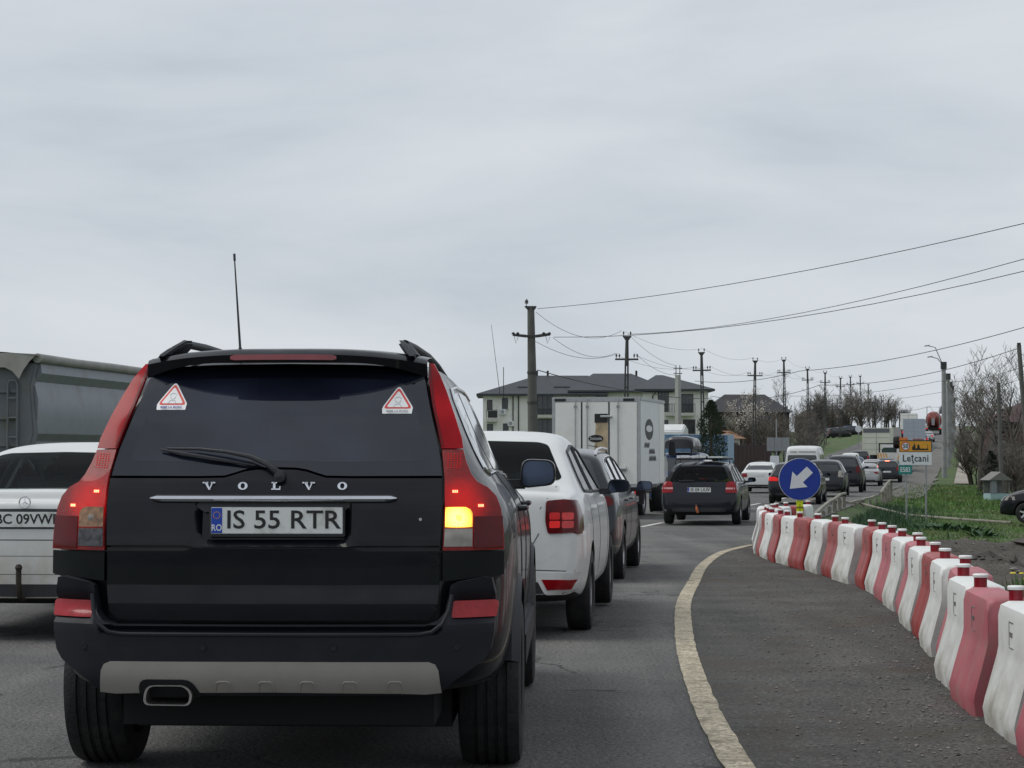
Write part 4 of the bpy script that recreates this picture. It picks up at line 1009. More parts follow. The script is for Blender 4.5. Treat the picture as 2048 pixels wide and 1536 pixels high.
def make_car(kind, name, label, cat, loc, rz, pt, sc_=(1, 1, 1), near=False, lod=2, lamps=M_LAMP, plate_txt=None, hollow=False, glass=None, rim=None, spokes=7, lamp=None, rails=None, group=None, mirrors=True, pz=None, front_lamps=False, rearglass=None):
    k = KINDS[kind]; ax, ay, az = sc_
    yz = lambda L: [(a * ay, b * az) for a, b in L]
    xz = lambda L: [(a * ax, b * az) for a, b in L]
    s = dict(W=k['W'] * ax, top=yz(k['top']), plan=[(a * ay, b) for a, b in k['plan']], belt=yz(k['belt']), zb=yz(k['zb']), tumble=k['tumble'] * ax / az, paint=pt, wheels=(k['wheels'][0] * ay, k['wheels'][1] * ay, k['wheels'][2] * (1 if az < 1.12 else 1.08), k['wheels'][3]))
    if 'sh' in k: s['sh'] = k['sh']
    t = thing(name, label, cat, loc, rz, group)
    gl = xz(rearglass or k['glass']); full = round_poly(sym(gl), .03)
    L, H, W = k['L'] * ay, k['H'] * az, k['W'] * ax / 2
    win = None; ho = None
    if hollow:
        mid = L * .45
        win = [('y', full, -.5, mid), ('y', round_poly(sym(xz(k['front_glass'])), .04), mid, L + .5)] + [('x', round_poly(yz(o), .04), -2, 2) for o in k['side']]
        ho = (s['top'][5][0] + (.35 * ay if kind == 'sedan' else .0), s['top'][-5][0], .55 * az)
    body, bvh = car_body(t, s, lod, near, ho, win)
    G = glass or (M_TGLASS if hollow else M_GLASS)
    rs, rr, rl, rf = (bvh_surf(bvh, q) for q in ('rear', 'right', 'left', 'front'))
    g = .07 if near else .14
    panel(rs, full, G, 'rear_window', t, off=.003, skirt=.008 if not hollow else .0, grid=g)
    for o in k['side']:
        for q in (rr, rl): panel(q, round_poly(yz(o), .04), G, 'side_window', t, off=.003, skirt=.008 if not hollow else 0, grid=g)
    if near:
        for o in k['side']:
            for q in (rr, rl):
                P = round_poly(yz(o), .04); P = P + P[:1]; pts = []
                for a, b in zip(P, P[1:]):
                    nn = max(1, int(math.dist(a, b) / .07)); pts += [(lerp(a[0], b[0], i / nn), lerp(a[1], b[1], i / nn)) for i in range(nn)]
                MB().tube([q[0](u, v) - q[1] * .001 for u, v in pts + pts[:1]], .014, 6).build('window_frame', M_BLK, t)
    panel(rf, round_poly(sym(xz(k['front_glass'])), .04), G, 'windscreen', t, off=.003, skirt=.008 if not hollow else 0, grid=.14)
    lo = xz(lamp or k['lamp'])
    for fl in (lambda o: o, mirror):
        panel(rs, fl(round_poly(lo, .02)), lamps, 'tail_lamp', t, off=.012, skirt=.03, grid=.025 if near else .1)
    for sx in (1, -1):
        for y in s['wheels'][:2]:
            wheel(t, (sx * (W - s['wheels'][3] / 2 - .005 + (0 if near else .012)), y, s['wheels'][2]), s['wheels'][2], s['wheels'][3], sx, (None, rim), spokes, n=28 if near else 18)
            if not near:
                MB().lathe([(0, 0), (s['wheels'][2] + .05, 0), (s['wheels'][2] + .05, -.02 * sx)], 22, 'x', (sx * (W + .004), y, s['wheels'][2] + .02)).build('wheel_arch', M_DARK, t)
        if mirrors: mirror_part(t, sx, (sx * (W + .10), k['doors'][-1] * ay - .22, .99 * az if kind != 'van' else 1.4), (.10, .07, .062) if kind != 'van' else (.1, .1, .16), M_BLK)
        if near:
            side = 'right' if sx > 0 else 'left'
            for y in k['doors'][:3]: seam(bvh, side, [(y * ay, interp(y * ay, s['belt']) + .02), (y * ay + .01, .62), (y * ay + .0, .34)], t, .004)
            q = rr if sx > 0 else rl
            for y in k['doors'][:2]:
                p = q[0](y * ay + .12, .86 * az); MB().tube([(p.x - sx * .01, p.y - .02, p.z), (p.x + sx * .025, p.y, p.z), (p.x + sx * .028, p.y + .13, p.z), (p.x - sx * .01, p.y + .16, p.z)], .011, 6).build('door_handle', pt if near else M_BLK, t)
    pzz = (pz or k['plate']) * az
    p = rs[0](0, pzz)
    if plate_txt is not None: plate(t, (0, p.y - .016, pzz), plate_txt, size=.1, sx=1.0, blue=near)
    else:
        e_ = MB().box(-.26, .26, -.014, 0, -.055, .055).build('number_plate', M_PLATE, t, (0, p.y, pzz))
    # bumper crease and lower black apron
    panel(rs, sym([(0, s['zb'][0][1] + .10), (W * .80, s['zb'][0][1] + .10), (W * .82, s['zb'][0][1] + .02), (0, s['zb'][0][1] + .01)]), M_BLK, 'bumper_apron', t, off=.008, skirt=.02, grid=.15)
    if rails:
        for sx in (1, -1):
            f = bvh_surf(bvh, 'top')[0]; x = sx * (W * .66)
            P = [f(x, y * ay) + Vector((0, 0, h)) for y, h in ((.62, .0), (.70, .035), (.85, .05), (1.4, .05), (2.1, .045), (2.3, 0))]
            MB().tube(P, .016, 8).build('roof_rail', rails, t)
    if hollow:
        for i, y in enumerate(k['seats']):
            for x in (-.36, .36):
                q = MB().box(x - .24, x + .24, y * ay, y * ay + .12, .5, .98 * az).build('seat_back', M_SEAT, t, bevel=.04)
                MB().box(x - .12, x + .12, y * ay + .02, y * ay + .1, .99 * az, 1.15 * az).build('headrest', M_SEAT, q, bevel=.035)
    if front_lamps:
        for fl in (lambda o: o, mirror): panel(rf, fl([(.45 * ax, .74 * az), (.78 * ax, .76 * az), (.80 * ax, .66 * az), (.48 * ax, .62 * az)]), M_CLEAR, 'headlamp', t, off=.008, skirt=.01, grid=.1)
    return t, bvh, s
def on_road(y, off=0, dz=0): p = on_lane(y, off); return (p.x, p.y, p.z + dz), -heading(y + 1.5)

# white saloon in front of the SUV
P_WHITE = paint('white', (.66, .67, .66), dirt=(.40, .38, .34), rough=.35, dlo=.45, dhi=.95, dz=(.1, 1.1), dscale=4)
log, lbvh, ls = make_car('sedan', 'saloon_car', 'dusty white saloon with square red tail lamps just ahead of the black SUV', 'car', (-.345, 14.45, -.01), R_(-6), P_WHITE, (1.0, .995, 1.072), near=True, lod=3, plate_txt='', hollow=True, lamps=M_LAMPD, lamp=[(.590, .935), (.72, .945), (.800, .935), (.803, .83), (.798, .725), (.605, .715), (.585, .80)], spokes=9, rim=M_HUB)
lr = bvh_surf(lbvh, 'rear')
for sx in (1, -1):
    panel(bvh_surf(lbvh, 'right' if sx > 0 else 'left'), round_poly([(.035, .995), (.20, .985), (.27, .90), (.255, .80), (.16, .765), (.035, .765)], .03), M_LAMPD, 'tail_lamp_wrap', log, off=.012, skirt=.02, grid=.02)
    for i, (u0, v0) in enumerate(((.615, .920), (.706, .920), (.615, .86), (.706, .86))):
        o = round_poly([(u0, v0), (u0 + .078, v0), (u0 + .078, v0 - .050), (u0, v0 - .052)], .012)
        panel(lr, o if sx > 0 else mirror(o), mat('lit_lens_%d' % (i % 3), (.3, .008, .01), .2, coat=.5, emit=(1, .03, .02), estr=(.10, .12, .24)[i % 3], var=.5, scale=25), 'lamp_cell', log, off=.017, skirt=.006, grid=.025)
    o = [(.56, .44), (.80, .44), (.76, .375), (.60, .365)]
    panel(lr, o if sx > 0 else mirror(o), M_LAMP, 'bumper_reflector', log, off=.016, skirt=.02, grid=.03)
    o = round_poly([(.50, .49), (.83, .49), (.835, .44), (.80, .36), (.74, .335), (.58, .335)], .02)
    panel(lr, o if sx > 0 else mirror(o), P_WHITE, 'reflector_surround', log, off=.009, skirt=.02, grid=.05)
    p = lr[0](sx * .70, 1.0)
seam(lbvh, 'rear', [(-.54, .77), (-.5, .70), (-.3, .66), (.3, .66), (.5, .70), (.54, .77)], log, .004)
seam(lbvh, 'rear', [(.545, .945), (.60, 1.02), (.63, 1.10)], log, .004); seam(lbvh, 'rear', [(-.545, .945), (-.60, 1.02), (-.63, 1.10)], log, .004)
seam(lbvh, 'rear', [(-.80, .50), (-.4, .51), (.4, .51), (.80, .50)], log, .004)
# dark grey estate further ahead
P_GREY = paint('graphite', (.026, .029, .034), dirt=(.055, .054, .052), rough=.3, metal=.5, dlo=.5, dhi=1.0, dz=(.0, .8))
gre, gbvh, gs = make_car('wagon', 'estate_car', 'graphite grey estate with silver roof rails ahead of the white saloon', 'car', (.25, 21.4, elev(22) - .02), R_(-7.2), P_GREY, (1.03, 1.0, 1.02), near=True, lod=2, lamps=M_LAMPD, plate_txt='', rails=mat('rail_silver', (.6, .61, .62), .3, metal=.7), rim=M_RIM, lamp=[(.56, .86), (.62, .92), (.77, .92), (.80, .88), (.79, .83), (.58, .81)])
for q in ('right', 'left'):
    f = bvh_surf(gbvh, q)
    P = [(.50, .99), (.70, 1.30), (.85, 1.335), (1.25, 1.36), (2.0, 1.375), (2.5, 1.33)]
    MB().tube([f[0](u, v) - f[1] * .004 for u, v in P], .008, 6).build('window_trim', M_CHROME, gre)
# old navy estate beside the truck
P_NAVY = paint('navy', (.004, .0055, .012), dirt=(.014, .015, .02), rough=.3, dlo=.5, dhi=1.1)
loc, rz = on_road(44.3, -.22, .0)
aud, abvh, as_ = make_car('wagon', 'estate_car', 'navy estate with ladder and bars on its roof beside the box truck', 'car', loc, rz + R_(1.0), P_NAVY, (1.0, 1.0, .985), near=True, lod=2, plate_txt='IS 09 UUV', hollow=True, lamps=M_LAMP, rim=M_RIM)
ar = bvh_surf(abvh, 'rear')
for sx in (1, -1):
    o = [(.585, .84), (.825, .84), (.828, .805), (.585, .80)]
    panel(ar, o if sx > 0 else mirror(o), mat('lens_band', (.55, .28, .28), .2, coat=1, var=.3, scale=40), 'lens_band', aud, off=.014, skirt=.004, grid=.05)
MB().tube([(-.45, .02, .985), (-.28, .0, .995), (-.12, .02, .99)], .011, 6).build('rear_wiper', M_BLK, aud, (0, .10, 0))
MB().tube([(-.05, .02, .40), (-.05, -.07, .42), (-.05, -.10, .47)], .022, 8).build('tow_bar', M_BLK, aud)
MB().tube([(-.05, -.10, .44), (-.035, -.11, .36), (-.015, -.10, .29)], [.02, .032, .026], 8).build('tow_rag', mat('rag_orange', (.45, .13, .05), .8, var=.5, scale=30), aud)
rk = MB()
for y in (.85, 1.9): rk.tube([(-.62, y, 1.36), (-.60, y, 1.47), (.60, y, 1.47), (.62, y, 1.36)], .018, 6)
rk.build('roof_bar', M_BLK, aud, smooth=True)
lt = thing('ladder', 'aluminium ladder tied across the roof bars of the navy estate', 'ladder', (aud.location.x, aud.location.y, aud.location.z), rz + R_(1.0))
for x in (-.52, -.18): MB().box(x - .03, x + .03, .55, 2.9, 1.492, 1.55).build('ladder_rail', mat('aluminium', (.78, .79, .8), .4, metal=.1), lt)
for k in range(8): MB().box(-.50, -.20, .7 + k * .28, .73 + k * .28, 1.505, 1.535).build('rung', MATS['aluminium'], lt)
bx_ = thing('roof_load', 'white flat board strapped on the roof bars of the navy estate', 'load', aud.location, rz + R_(1.0))
MB().box(-.05, .48, .60, 2.2, 1.492, 1.525).build('board', P_WHITE, bx_, bevel=.008)
MB().box(.1, .14, .598, 2.202, 1.49, 1.53).build('strap', M_BLK, bx_)
mb = MB().tube([(-.06, .75, 1.40), (-.10, .80, 1.95)], [.008, .004], 5); mb.build('roof_antenna', M_BLK, aud)
# driver of the navy estate, and the bright vest on the other seat
def skin_person(name, label, loc, rz, verts, edges, mats, parent_head=True):
    t = thing(name, label, 'person', loc, rz)
    me = bpy.data.meshes.new('figure'); me.from_pydata([v[0] for v in verts], edges, [])
    o = bpy.data.objects.new('tmp', me); C.objects.link(o)
    o.modifiers.new('s', 'SKIN'); o.modifiers.new('u', 'SUBSURF').levels = 2
    for sv, v in zip(me.skin_vertices[0].data, verts): sv.radius = v[1]
    me.skin_vertices[0].data[0].use_root = True
    r = bpy.data.meshes.new_from_object(o.evaluated_get(bpy.context.evaluated_depsgraph_get())); bpy.data.objects.remove(o)
    r.materials.clear()
    for m in mats: r.materials.append(m)
    for p in r.polygons:
        c = p.center; p.material_index = 1 if (c.z > .62 or (c.y > .44)) else 0
        if c.z > .78 or (c.z > .66 and c.y < -.015): p.material_index = 2
    r.shade_smooth(); link('figure', r, None, t); return t
M_SKIN = mat('skin', (.45, .27, .2), .6); M_CLOTH = mat('dark_jacket', (.02, .022, .03), .9); M_HAIR = mat('dark_hair', (.012, .01, .008), .8)
pv = [((0, .02, 0), (.16, .13)), ((0, 0, .22), (.15, .11)), ((0, -.01, .42), (.17, .11)), ((0, .0, .54), (.07, .07)), ((0, .02, .62), (.055, .06)), ((0, .03, .70), (.075, .095)), ((0, .02, .80), (.07, .085)),
      ((.19, .0, .47), (.06, .06)), ((.24, .12, .28), (.045, .045)), ((.17, .36, .32), (.035, .035)), ((.15, .45, .36), (.03, .035)),
      ((-.19, .0, .47), (.06, .06)), ((-.24, .12, .28), (.045, .045)), ((-.17, .36, .32), (.035, .035)), ((-.15, .45, .36), (.03, .035)),
      ((.10, .25, -.04), (.085, .085)), ((.11, .48, -.02), (.065, .065)), ((.11, .62, -.28), (.05, .05)), ((-.10, .25, -.04), (.085, .085)), ((-.11, .48, -.02), (.065, .065)), ((-.11, .62, -.28), (.05, .05))]
pe = [(0, 1), (1, 2), (2, 3), (3, 4), (4, 5), (5, 6), (2, 7), (7, 8), (8, 9), (9, 10), (2, 11), (11, 12), (12, 13), (13, 14), (0, 15), (15, 16), (16, 17), (0, 18), (18, 19), (19, 20)]
def in_car(car, p):
    c, s_ = math.cos(car.rotation_euler.z), math.sin(car.rotation_euler.z)
    return (car.location.x + c * p[0] - s_ * p[1], car.location.y + s_ * p[0] + c * p[1], car.location.z + p[2])
skin_person('person', 'driver in a dark jacket seen through the rear window of the navy estate', in_car(aud, (-.30, 2.32, .46)), aud.rotation_euler.z, pv, pe, [M_CLOTH, M_SKIN, M_HAIR])
vt = thing('safety_vest', 'yellow safety vest hung over the front seat inside the navy estate', 'vest', in_car(aud, (.36, 2.05, .62)), aud.rotation_euler.z)
MB().prism([(-.26, 0), (-.24, .30), (-.12, .42), (-.05, .36), (.06, .36), (.14, .42), (.26, .28), (.27, .02), (.1, -.05)], 'y', -.03, 0.0).build('vest_back', mat('vest_yellow', (.55, .72, .05), .7, var=.2, scale=6, emit=None), vt, bevel=.01)

# silver-white old saloon with the star, left
P_MERC = paint('old_white', (.64, .65, .64), dirt=(.42, .37, .28), rough=.35, dlo=.30, dhi=.62, dz=(.25, .85), dscale=4)
mer, mbvh, ms = make_car('sedan', 'saloon_car', 'dirty white saloon with a round star badge and tow ball at the left edge', 'car', (-3.50, 14.35, 0), R_(-3.5), P_MERC, (1.02, 1.02, 1.0), near=True, lod=3, hollow=True, plate_txt='BC 09VWE', pz=.862, lamp=[(.50, .93), (.80, .92), (.825, .87), (.82, .745), (.50, .745)], lamps=M_LAMP)
mr_ = bvh_surf(mbvh, 'rear')
p = mr_[0](0, .975)
em = MB().lathe([(.036, -.004), (.040, -.006), (.044, -.004), (.044, .004), (.036, .004)], 32, 'y').build('star_badge', M_CHROME, mer, (0, p.y - .028, .985))
mb = MB()
for k in range(3):
    a = R_(90 + 120 * k); d = Vector((math.cos(a), 0, math.sin(a))); q = Vector((-math.sin(a), 0, math.cos(a)))
    mb.add([d * .038, q * .006, -q * .006, Vector((0, -.007, 0))], [(0, 1, 3), (0, 3, 2), (0, 2, 1)])
mb.build('star', M_CHROME, em)
panel(mr_, sym([(0, .930), (.40, .930), (.43, .91), (.44, .80), (0, .795)]), P_MERC, 'plate_recess', mer, off=.004, skirt=.01, grid=.08)
panel(mr_, sym([(0, .937), (.43, .934), (.45, .921), (0, .921)]), M_BLK, 'recess_shadow_gap', mer, off=.009, skirt=.01, grid=.1)
for z, w in ((.715, .004), (.60, .0022), (.47, .0022)): seam(mbvh, 'rear', [(-.78, z), (-.4, z), (.4, z), (.78, z)], mer, w)
MB().tube([(0, .25, .30), (0, .0, .29), (0, -.08, .32), (0, -.10, .42), (0, -.10, .50)], .02, 10).lathe([(0, .55), (.018, .545), (.027, .525), (.018, .50), (.014, .49)], 14, 'z', (0, -.10, 0)).build('tow_ball', mat('rusty_iron', (.045, .036, .028), .7, metal=.4, var=.4), mer)
f = bvh_surf(mbvh, 'top')[0]; p = f(.02, 1.42)
MB().prism([(-.05, 0), (.09, 0), (.02, .03), (-.015, .05)], 'x', -.016, .016).tube([(0, -.02, .03), (0, -.05, .10)], [.005, .003], 5).build('roof_antenna', M_BLK, mer, (.22, p.y - .05, p.z - .004))

# ------------------------------------------------------------------ cars down the queue
P_BLKB = paint('black_blue', (.007, .008, .012), dirt=(.03, .03, .032), dlo=.5, dhi=1.1)
P_ANTH = paint('anthracite', (.013, .0145, .019), dirt=(.04, .04, .042), dlo=.5, dhi=1.1)
P_SILV = paint('silver', (.42, .43, .44), metal=.5, dirt=(.25, .24, .22))
P_BLUE = paint('blue', (.01, .035, .11), dirt=(.09, .09, .09))
P_RED = paint('darkred', (.10, .015, .02))
loc, rz = on_road(69, 0.0)
make_car('wagon', 'estate_car', 'dark estate half hidden behind the round blue arrow sign', 'car', loc, rz, P_BLKB, (1.05, 1.0, 1.02), near=True, lod=2, lamp=[(.50, .88), (.62, .93), (.80, .93), (.83, .86), (.80, .79), (.52, .79)], lamps=M_LIT, glass=M_GLASS)
loc, rz = on_road(84, 0.05)
make_car('hatch', 'hatchback_car', 'anthracite hatchback with boomerang lamps right of the blue sign', 'car', loc, rz, P_ANTH, (1.03, 1.05, 1.04), lamps=M_CLEAR, lod=2)
loc, rz = on_road(96, .15)
make_car('hatch', 'people_carrier', 'tall black people carrier ahead of the anthracite hatchback', 'car', loc, rz, P_BLKB, (1.08, 1.15, 1.2), lamps=M_LAMPD, rails=M_BLK)
loc, rz = on_road(123, -.1)
make_car('sedan', 'saloon_car', 'silver saloon with red lamps left of the town sign', 'car', loc, rz, P_SILV, (1.0, 1.0, .98), lamps=M_LAMP, lamp=[(.45, .90), (.80, .91), (.84, .85), (.80, .76), (.60, .78)])
loc, rz = on_road(134, .75)
make_car('hatch', 'hatchback_car', 'dark hatchback with a lit high brake lamp beside the silver saloon', 'car', loc, rz, P_ANTH, (1.0, 1.0, 1.0), lamps=M_LAMP)
t = bpy.data.objects['hatchback_car.001']
MB().box(-.14, .14, .36, .40, 1.42, 1.46).build('high_brake_lamp', M_LED, t)
# left file
loc, rz = on_road(56.5, -2.3)
blu, bbvh, bs = make_car('wagon', 'estate_car', 'blue estate carrying a dark roof box behind the box truck', 'car', loc, rz, P_BLUE, (1.03, 1.0, 1.2), lamps=M_LIT)
rb = thing('roof_box', 'dark glossy roof box on the blue estate', 'roof box', (loc[0], loc[1], loc[2]), rz)
mb = MB(); ring = round_poly([(-.44, 0), (.44, 0), (.40, .30), (.2, .36), (-.2, .36), (-.40, .30)], .08, 4); n = len(ring)
for y, k in ((.35, .75), (.42, .95), (.8, 1), (1.8, .98), (2.2, .75), (2.35, .45)): mb.v += [(u * (.9 + .1 * k), y, 1.82 + v * k) for u, v in ring]
for j in range(5):
    for i in range(n): mb.f.append((j * n + i, j * n + (i + 1) % n, j * n + n + (i + 1) % n, j * n + n + i))
mb.f += [tuple(range(n)), tuple(5 * n + i for i in range(n))]
mb.build('box_shell', mat('box_charcoal', (.02, .021, .026), .35, coat=.5), rb)
MB().box(-.34, -.30, .6, 1.9, 1.66, 1.83).box(.30, .34, .6, 1.9, 1.66, 1.83).build('box_mounts', M_BLK, rb)
loc, rz = on_road(92.5, -3.5)
make_car('sedan', 'saloon_car', 'clean white saloon in the left lane before the minibus', 'car', loc, rz, P_WHITE, (1.0, 1.0, 1.02), lamps=M_LAMP)
loc, rz = on_road(104, -2.4)
van, vnb, vns = make_car('van', 'minibus', 'white minibus with lettering above its rear window', 'minibus', loc, rz, P_WHITE, (1.0, 1.0, .97), lamps=M_LAMP, rearglass=[(0, 1.90), (.70, 1.89), (.74, 1.85), (.77, 1.36), (.74, 1.32), (0, 1.32)])
text('TRANSPORT PERSOANE', .11, mat('dull_letter', (.25, .25, .25), .6), van, (.1, bvh_surf(vnb, 'rear')[0](0, 2.03).y - .02, 2.03), (R_(80), 0, 0), name='lettering') if False else None
mb = MB()
for x0, x1, dk in ((-.62, -.25, 1), (-.18, .66, 0)):
    x = x0
    while x < x1: mb.box(x, x + .05, 0, .004, -.04, .045); x += .075
mb.build('lettering_strip', mat('dull_letter', (.3, .29, .28), .6), van, (0, bvh_surf(vnb, 'rear')[0](0, 2.0).y - .012, 2.0), (R_(-8), 0, 0), smooth=False)['kind'] = 'stuff'
FAR = [(134, -2.6, 'hatch', P_WHITE, 'white hatchback in the left lane beyond the minibus', (1, 1, 1)), (150, -2.4, 'sedan', P_BLUE, 'blue saloon in the left lane beside the silver saloon', (1, 1, 1)), (141, -.6, 'hatch', P_SILV, 'small silver hatchback squeezed between the two lanes', (.95, .95, .95)),
       (118, -.2, 'hatch', P_BLKB, 'black hatchback just behind the silver saloon', (1, 1, 1.05)), (188, -2.6, 'hatch', P_SILV, 'pale silver hatchback low on the hill behind the cream truck', (1, 1, 1)), (205, .2, 'wagon', P_ANTH, 'dark estate ahead of the recovery truck', (1, 1, 1)),
       (112, -.1, 'hatch', P_SILV, 'grey hatchback hidden between the people carrier and silver saloon', (1, 1, 1)), (125, -3.1, 'sedan', P_SILV, 'silver saloon in the left lane just beyond the minibus', (1, 1, 1)), (159, -3.2, 'hatch', P_WHITE, 'white hatchback in the left lane close behind the cream truck', (1, 1, 1)), (181, .25, 'hatch', P_ANTH, 'dark hatchback directly ahead of the recovery truck', (1, 1, 1)), (146, .1, 'sedan', P_BLKB, 'black saloon ahead of the silver saloon', (1, 1, 1)), (167, -2.9, 'hatch', P_BLKB, 'black hatchback alongside the cream truck', (1, 1, 1)), (213, -3.0, 'sedan', P_WHITE, 'white saloon in the left lane beyond the cream truck', (1, 1, 1)), (222, .2, 'hatch', P_RED, 'dark red hatchback beyond the recovery truck', (1, 1, 1)), (262, .1, 'sedan', P_SILV, 'silver saloon climbing the hill behind the mixer', (1, 1, 1)), (278, -3.0, 'wagon', P_ANTH, 'dark estate in the left lane beside the small white truck', (1, 1, 1)), (310, -3.2, 'sedan', P_BLKB, 'black saloon in the left lane on the hill', (1, 1, 1)), (360, .1, 'hatch', P_WHITE, 'white hatchback halfway to the crest', (1, 1, 1)), (415, .1, 'sedan', P_BLKB, 'black saloon just below the crest', (1, 1, 1)),
       (243, -.1, 'hatch', P_BLUE, 'blue hatchback climbing behind the concrete mixer', (1, 1, 1)), (330, .1, 'wagon', P_ANTH, 'dark estate beyond the concrete mixer', (1, 1, 1)), (395, -.2, 'hatch', P_SILV, 'silver hatchback near the top of the hill', (1, 1, 1)), (440, .1, 'wagon', P_WHITE, 'white estate close to the crest', (1, 1, 1.05))]
for y, off, kd, pt, lab, scl in FAR:
    if y in (118, 112): continue
    loc, rz = on_road(y, off)
    make_car(kd, {'hatch': 'hatchback_car', 'sedan': 'saloon_car', 'wagon': 'estate_car'}[kd], lab, 'car', loc, rz, pt, scl, lod=1, lamps=M_LIT if y > 200 else M_LAMP)
for (px_, D, kd, pt, ang, lab) in ((1652, 300, 'hatch', P_ANTH, -70, 'grey hatchback parked across the slope on the far left'), (1668, 318, 'wagon', P_BLKB, -75, 'black estate parked between two cars on the slope'), (1684, 338, 'wagon', P_BLUE, -72, 'blue estate parked highest on the slope at left')):
    x = (px_ - 1024) / 4000 * D; z = gz(x, D)
    make_car(kd, 'parked_car', lab, 'car', (x, D, z), R_(ang), pt, (1, 1, 1.05), lod=1, front_lamps=True, group='cars parked on the slope')
# black car entering at the right edge
x, y = 14.05, 57.5
make_car('hatch', 'people_carrier', 'black people carrier nosing in at the right edge of the grass', 'car', (x + 4.62, y + 1.3, 1.36 - 151 * y / 4000), R_(72), P_BLKB, (1.04, 1.05, 1.05), near=True, lod=2, front_lamps=True, rim=mat('bright_alloy', (.62, .63, .65), .35, metal=.6), spokes=6)

# ------------------------------------------------------------------ trucks
M_BOXW = mat('box_white', (.82, .82, .78), .5, var=.04, scale=2, dirt=(.56, .54, .48), dscale=2, dlo=.5, dhi=1.0)
M_BOXS = mat('box_side', (.74, .75, .76), .45, var=.04, scale=2)
M_ALU = mat('alu_profile', (.42, .43, .44), .4, metal=.5, var=.1)
M_TAN = mat('rust_stain', (.46, .36, .23), .7, var=.25, scale=6)
loc, rz = on_road(50, -2.95)
loc = ((1192 - 1024) / 4000 * 50, 50, loc[2] + .06)
t = thing('box_truck', 'white box truck with a rust stained rear door beside the navy estate', 'truck', loc, R_(-12.3))
w, z0, z1, LB = 1.11, .78, 2.97, 4.3
b = MB().box(-w, w, .03, LB, z0, z1).build('cargo_box', M_BOXS, t, bevel=.01)
fr = MB()
for a in ((-w - .01, -w + .07, z0 - .02, z1 + .02), (w - .07, w + .01, z0 - .02, z1 + .02)): fr.box(a[0], a[1], 0, .06, a[2], a[3])
fr.box(-w + .07, w - .07, 0, .06, z1 - .10, z1 + .02); fr.box(-w + .07, w - .07, 0, .06, z0 - .04, z0 + .03)
fr.build('rear_frame', M_ALU, t, bevel=.006)
for sx in (1, -1): MB().box(sx * (w + .004) - .02, sx * (w + .004) + .02, .06, LB, z1 - .06, z1 + .022).build('roof_rail', M_ALU, t, bevel=.005)
MB().box(w - .0, w + .012, LB - .95, LB - .03, z0 + .04, z1 - .10).build('side_door', M_BOXW, t, bevel=.004)
for (x0, x1) in ((-w + .075, -.372), (-.352, .318), (.342, w - .075)):
    MB().box(x0, x1, -.012, .03, z0 + .035, z1 - .115).build('rear_door', M_BOXW, t, bevel=.006)
for x in (-.362, .330): MB().box(x - .018, x + .018, -.018, .0, z0 + .04, z1 - .11).build('door_seal', M_INK, t)
for x in (-.52, -.22, .56):
    r = MB().cyl((x, -.035, z0), (x, -.035, z1 - .03), .014).build('locking_rod', M_ALU, t)
    for z in (z1 - .22, z0 + .2): MB().box(x - .035, x + .035, -.05, -.012, z - .03, z + .03).build('rod_bracket', M_STEEL, r)
for x in (-w + .2, w - .28): MB().box(x - .14, x + .14, -.02, .0, z1 - .085, z1 - .02).build('marker_lamp', M_INK, t)
MB().box(-.03, .30, -.03, -.012, z1 - .62, z1 - .40).build('latch_plate', M_INK, t)
MB().cyl((.12, -.05, z1 - .47), (.42, -.05, z1 - .47), .03).build('latch_handle', M_ALU, t)
MB().prism([(-.05, z1 - 1.45), (.0, z1 - .62), (.30, z1 - .62), (.30, z0 + .25), (.05, z0 + .6), (.02, z1 - 1.5)], 'y', -.0165, -.0125).build('rust_streak', M_TAN, t, smooth=False)
def oval(cx, cz, a, b_, n=28): return [(cx + a * math.cos(2 * math.pi * k / n), cz + b_ * math.sin(2 * math.pi * k / n)) for k in range(n)]
lg = MB().prism(oval(-.0, z1 - 1.02, .19, .095), 'y', -.0205, -.0168).build('logo_oval', M_INK, t, smooth=False)
text('Dolcinella', .095, M_SWHITE, lg, (.0, -.022, z1 - 1.02), sx=.8, name='logo_text')
def squiggle(parent, y, pts, r=.005, m=M_INK, name='script_line', ax='y'):
    P = [((u, y, v) if ax == 'y' else (y, u, v)) for u, v in pts]
    return MB().tube(P, r, 4).build(name, m, parent)
squiggle(lg, -.018, [(-.20 + .03 * k, z1 - 1.19 + (.015 if k % 2 else -.012) - .004 * k) for k in range(9)], .006)
squiggle(lg, -.018, [(.0 + .03 * k, z1 - 1.26 + (.012 if k % 2 else -.01)) for k in range(9)], .006)
squiggle(lg, -.018, [(.02, z1 - 1.15), (-.01, z1 - 1.23), (.03, z1 - 1.28), (.04, z1 - 1.21)], .005)
M_FRAME2 = mat('script_grey', (.12, .12, .12), .6)
so = MB().prism([(.0 + p[0], p[1]) for p in oval(1.55, z1 - .78, .72, .27)], 'x', w + .001, w + .004).build('side_logo', M_INK, t, smooth=False)
MB().prism(oval(1.55, z1 - .76, .52, .085), 'x', w + .004, w + .006).build('logo_field', M_BOXS, so, smooth=False)
for k, (y0, n, zz) in enumerate(((.7, 8, -1.18), (1.5, 9, -1.34), (1.5, 11, -1.52))):
    squiggle(so, w + .004, [(y0 + .12 * i, z1 + zz + (.06 if i % 2 else -.06)) for i in range(n)], .016, M_FRAME2, 'side_script', 'x')
MB().cyl((.42, -.07, z0 + .42), (.78, -.07, z0 + .42), .06).build('tail_lift_motor', M_ALU, t)
MB().box(-.5, .5, .4, 6.2, .48, .72).build('chassis', M_DARK, t)
MB().box(-w + .05, w - .05, .02, .12, .38, .52).build('under_run_bar', M_STEEL, t, bevel=.01)
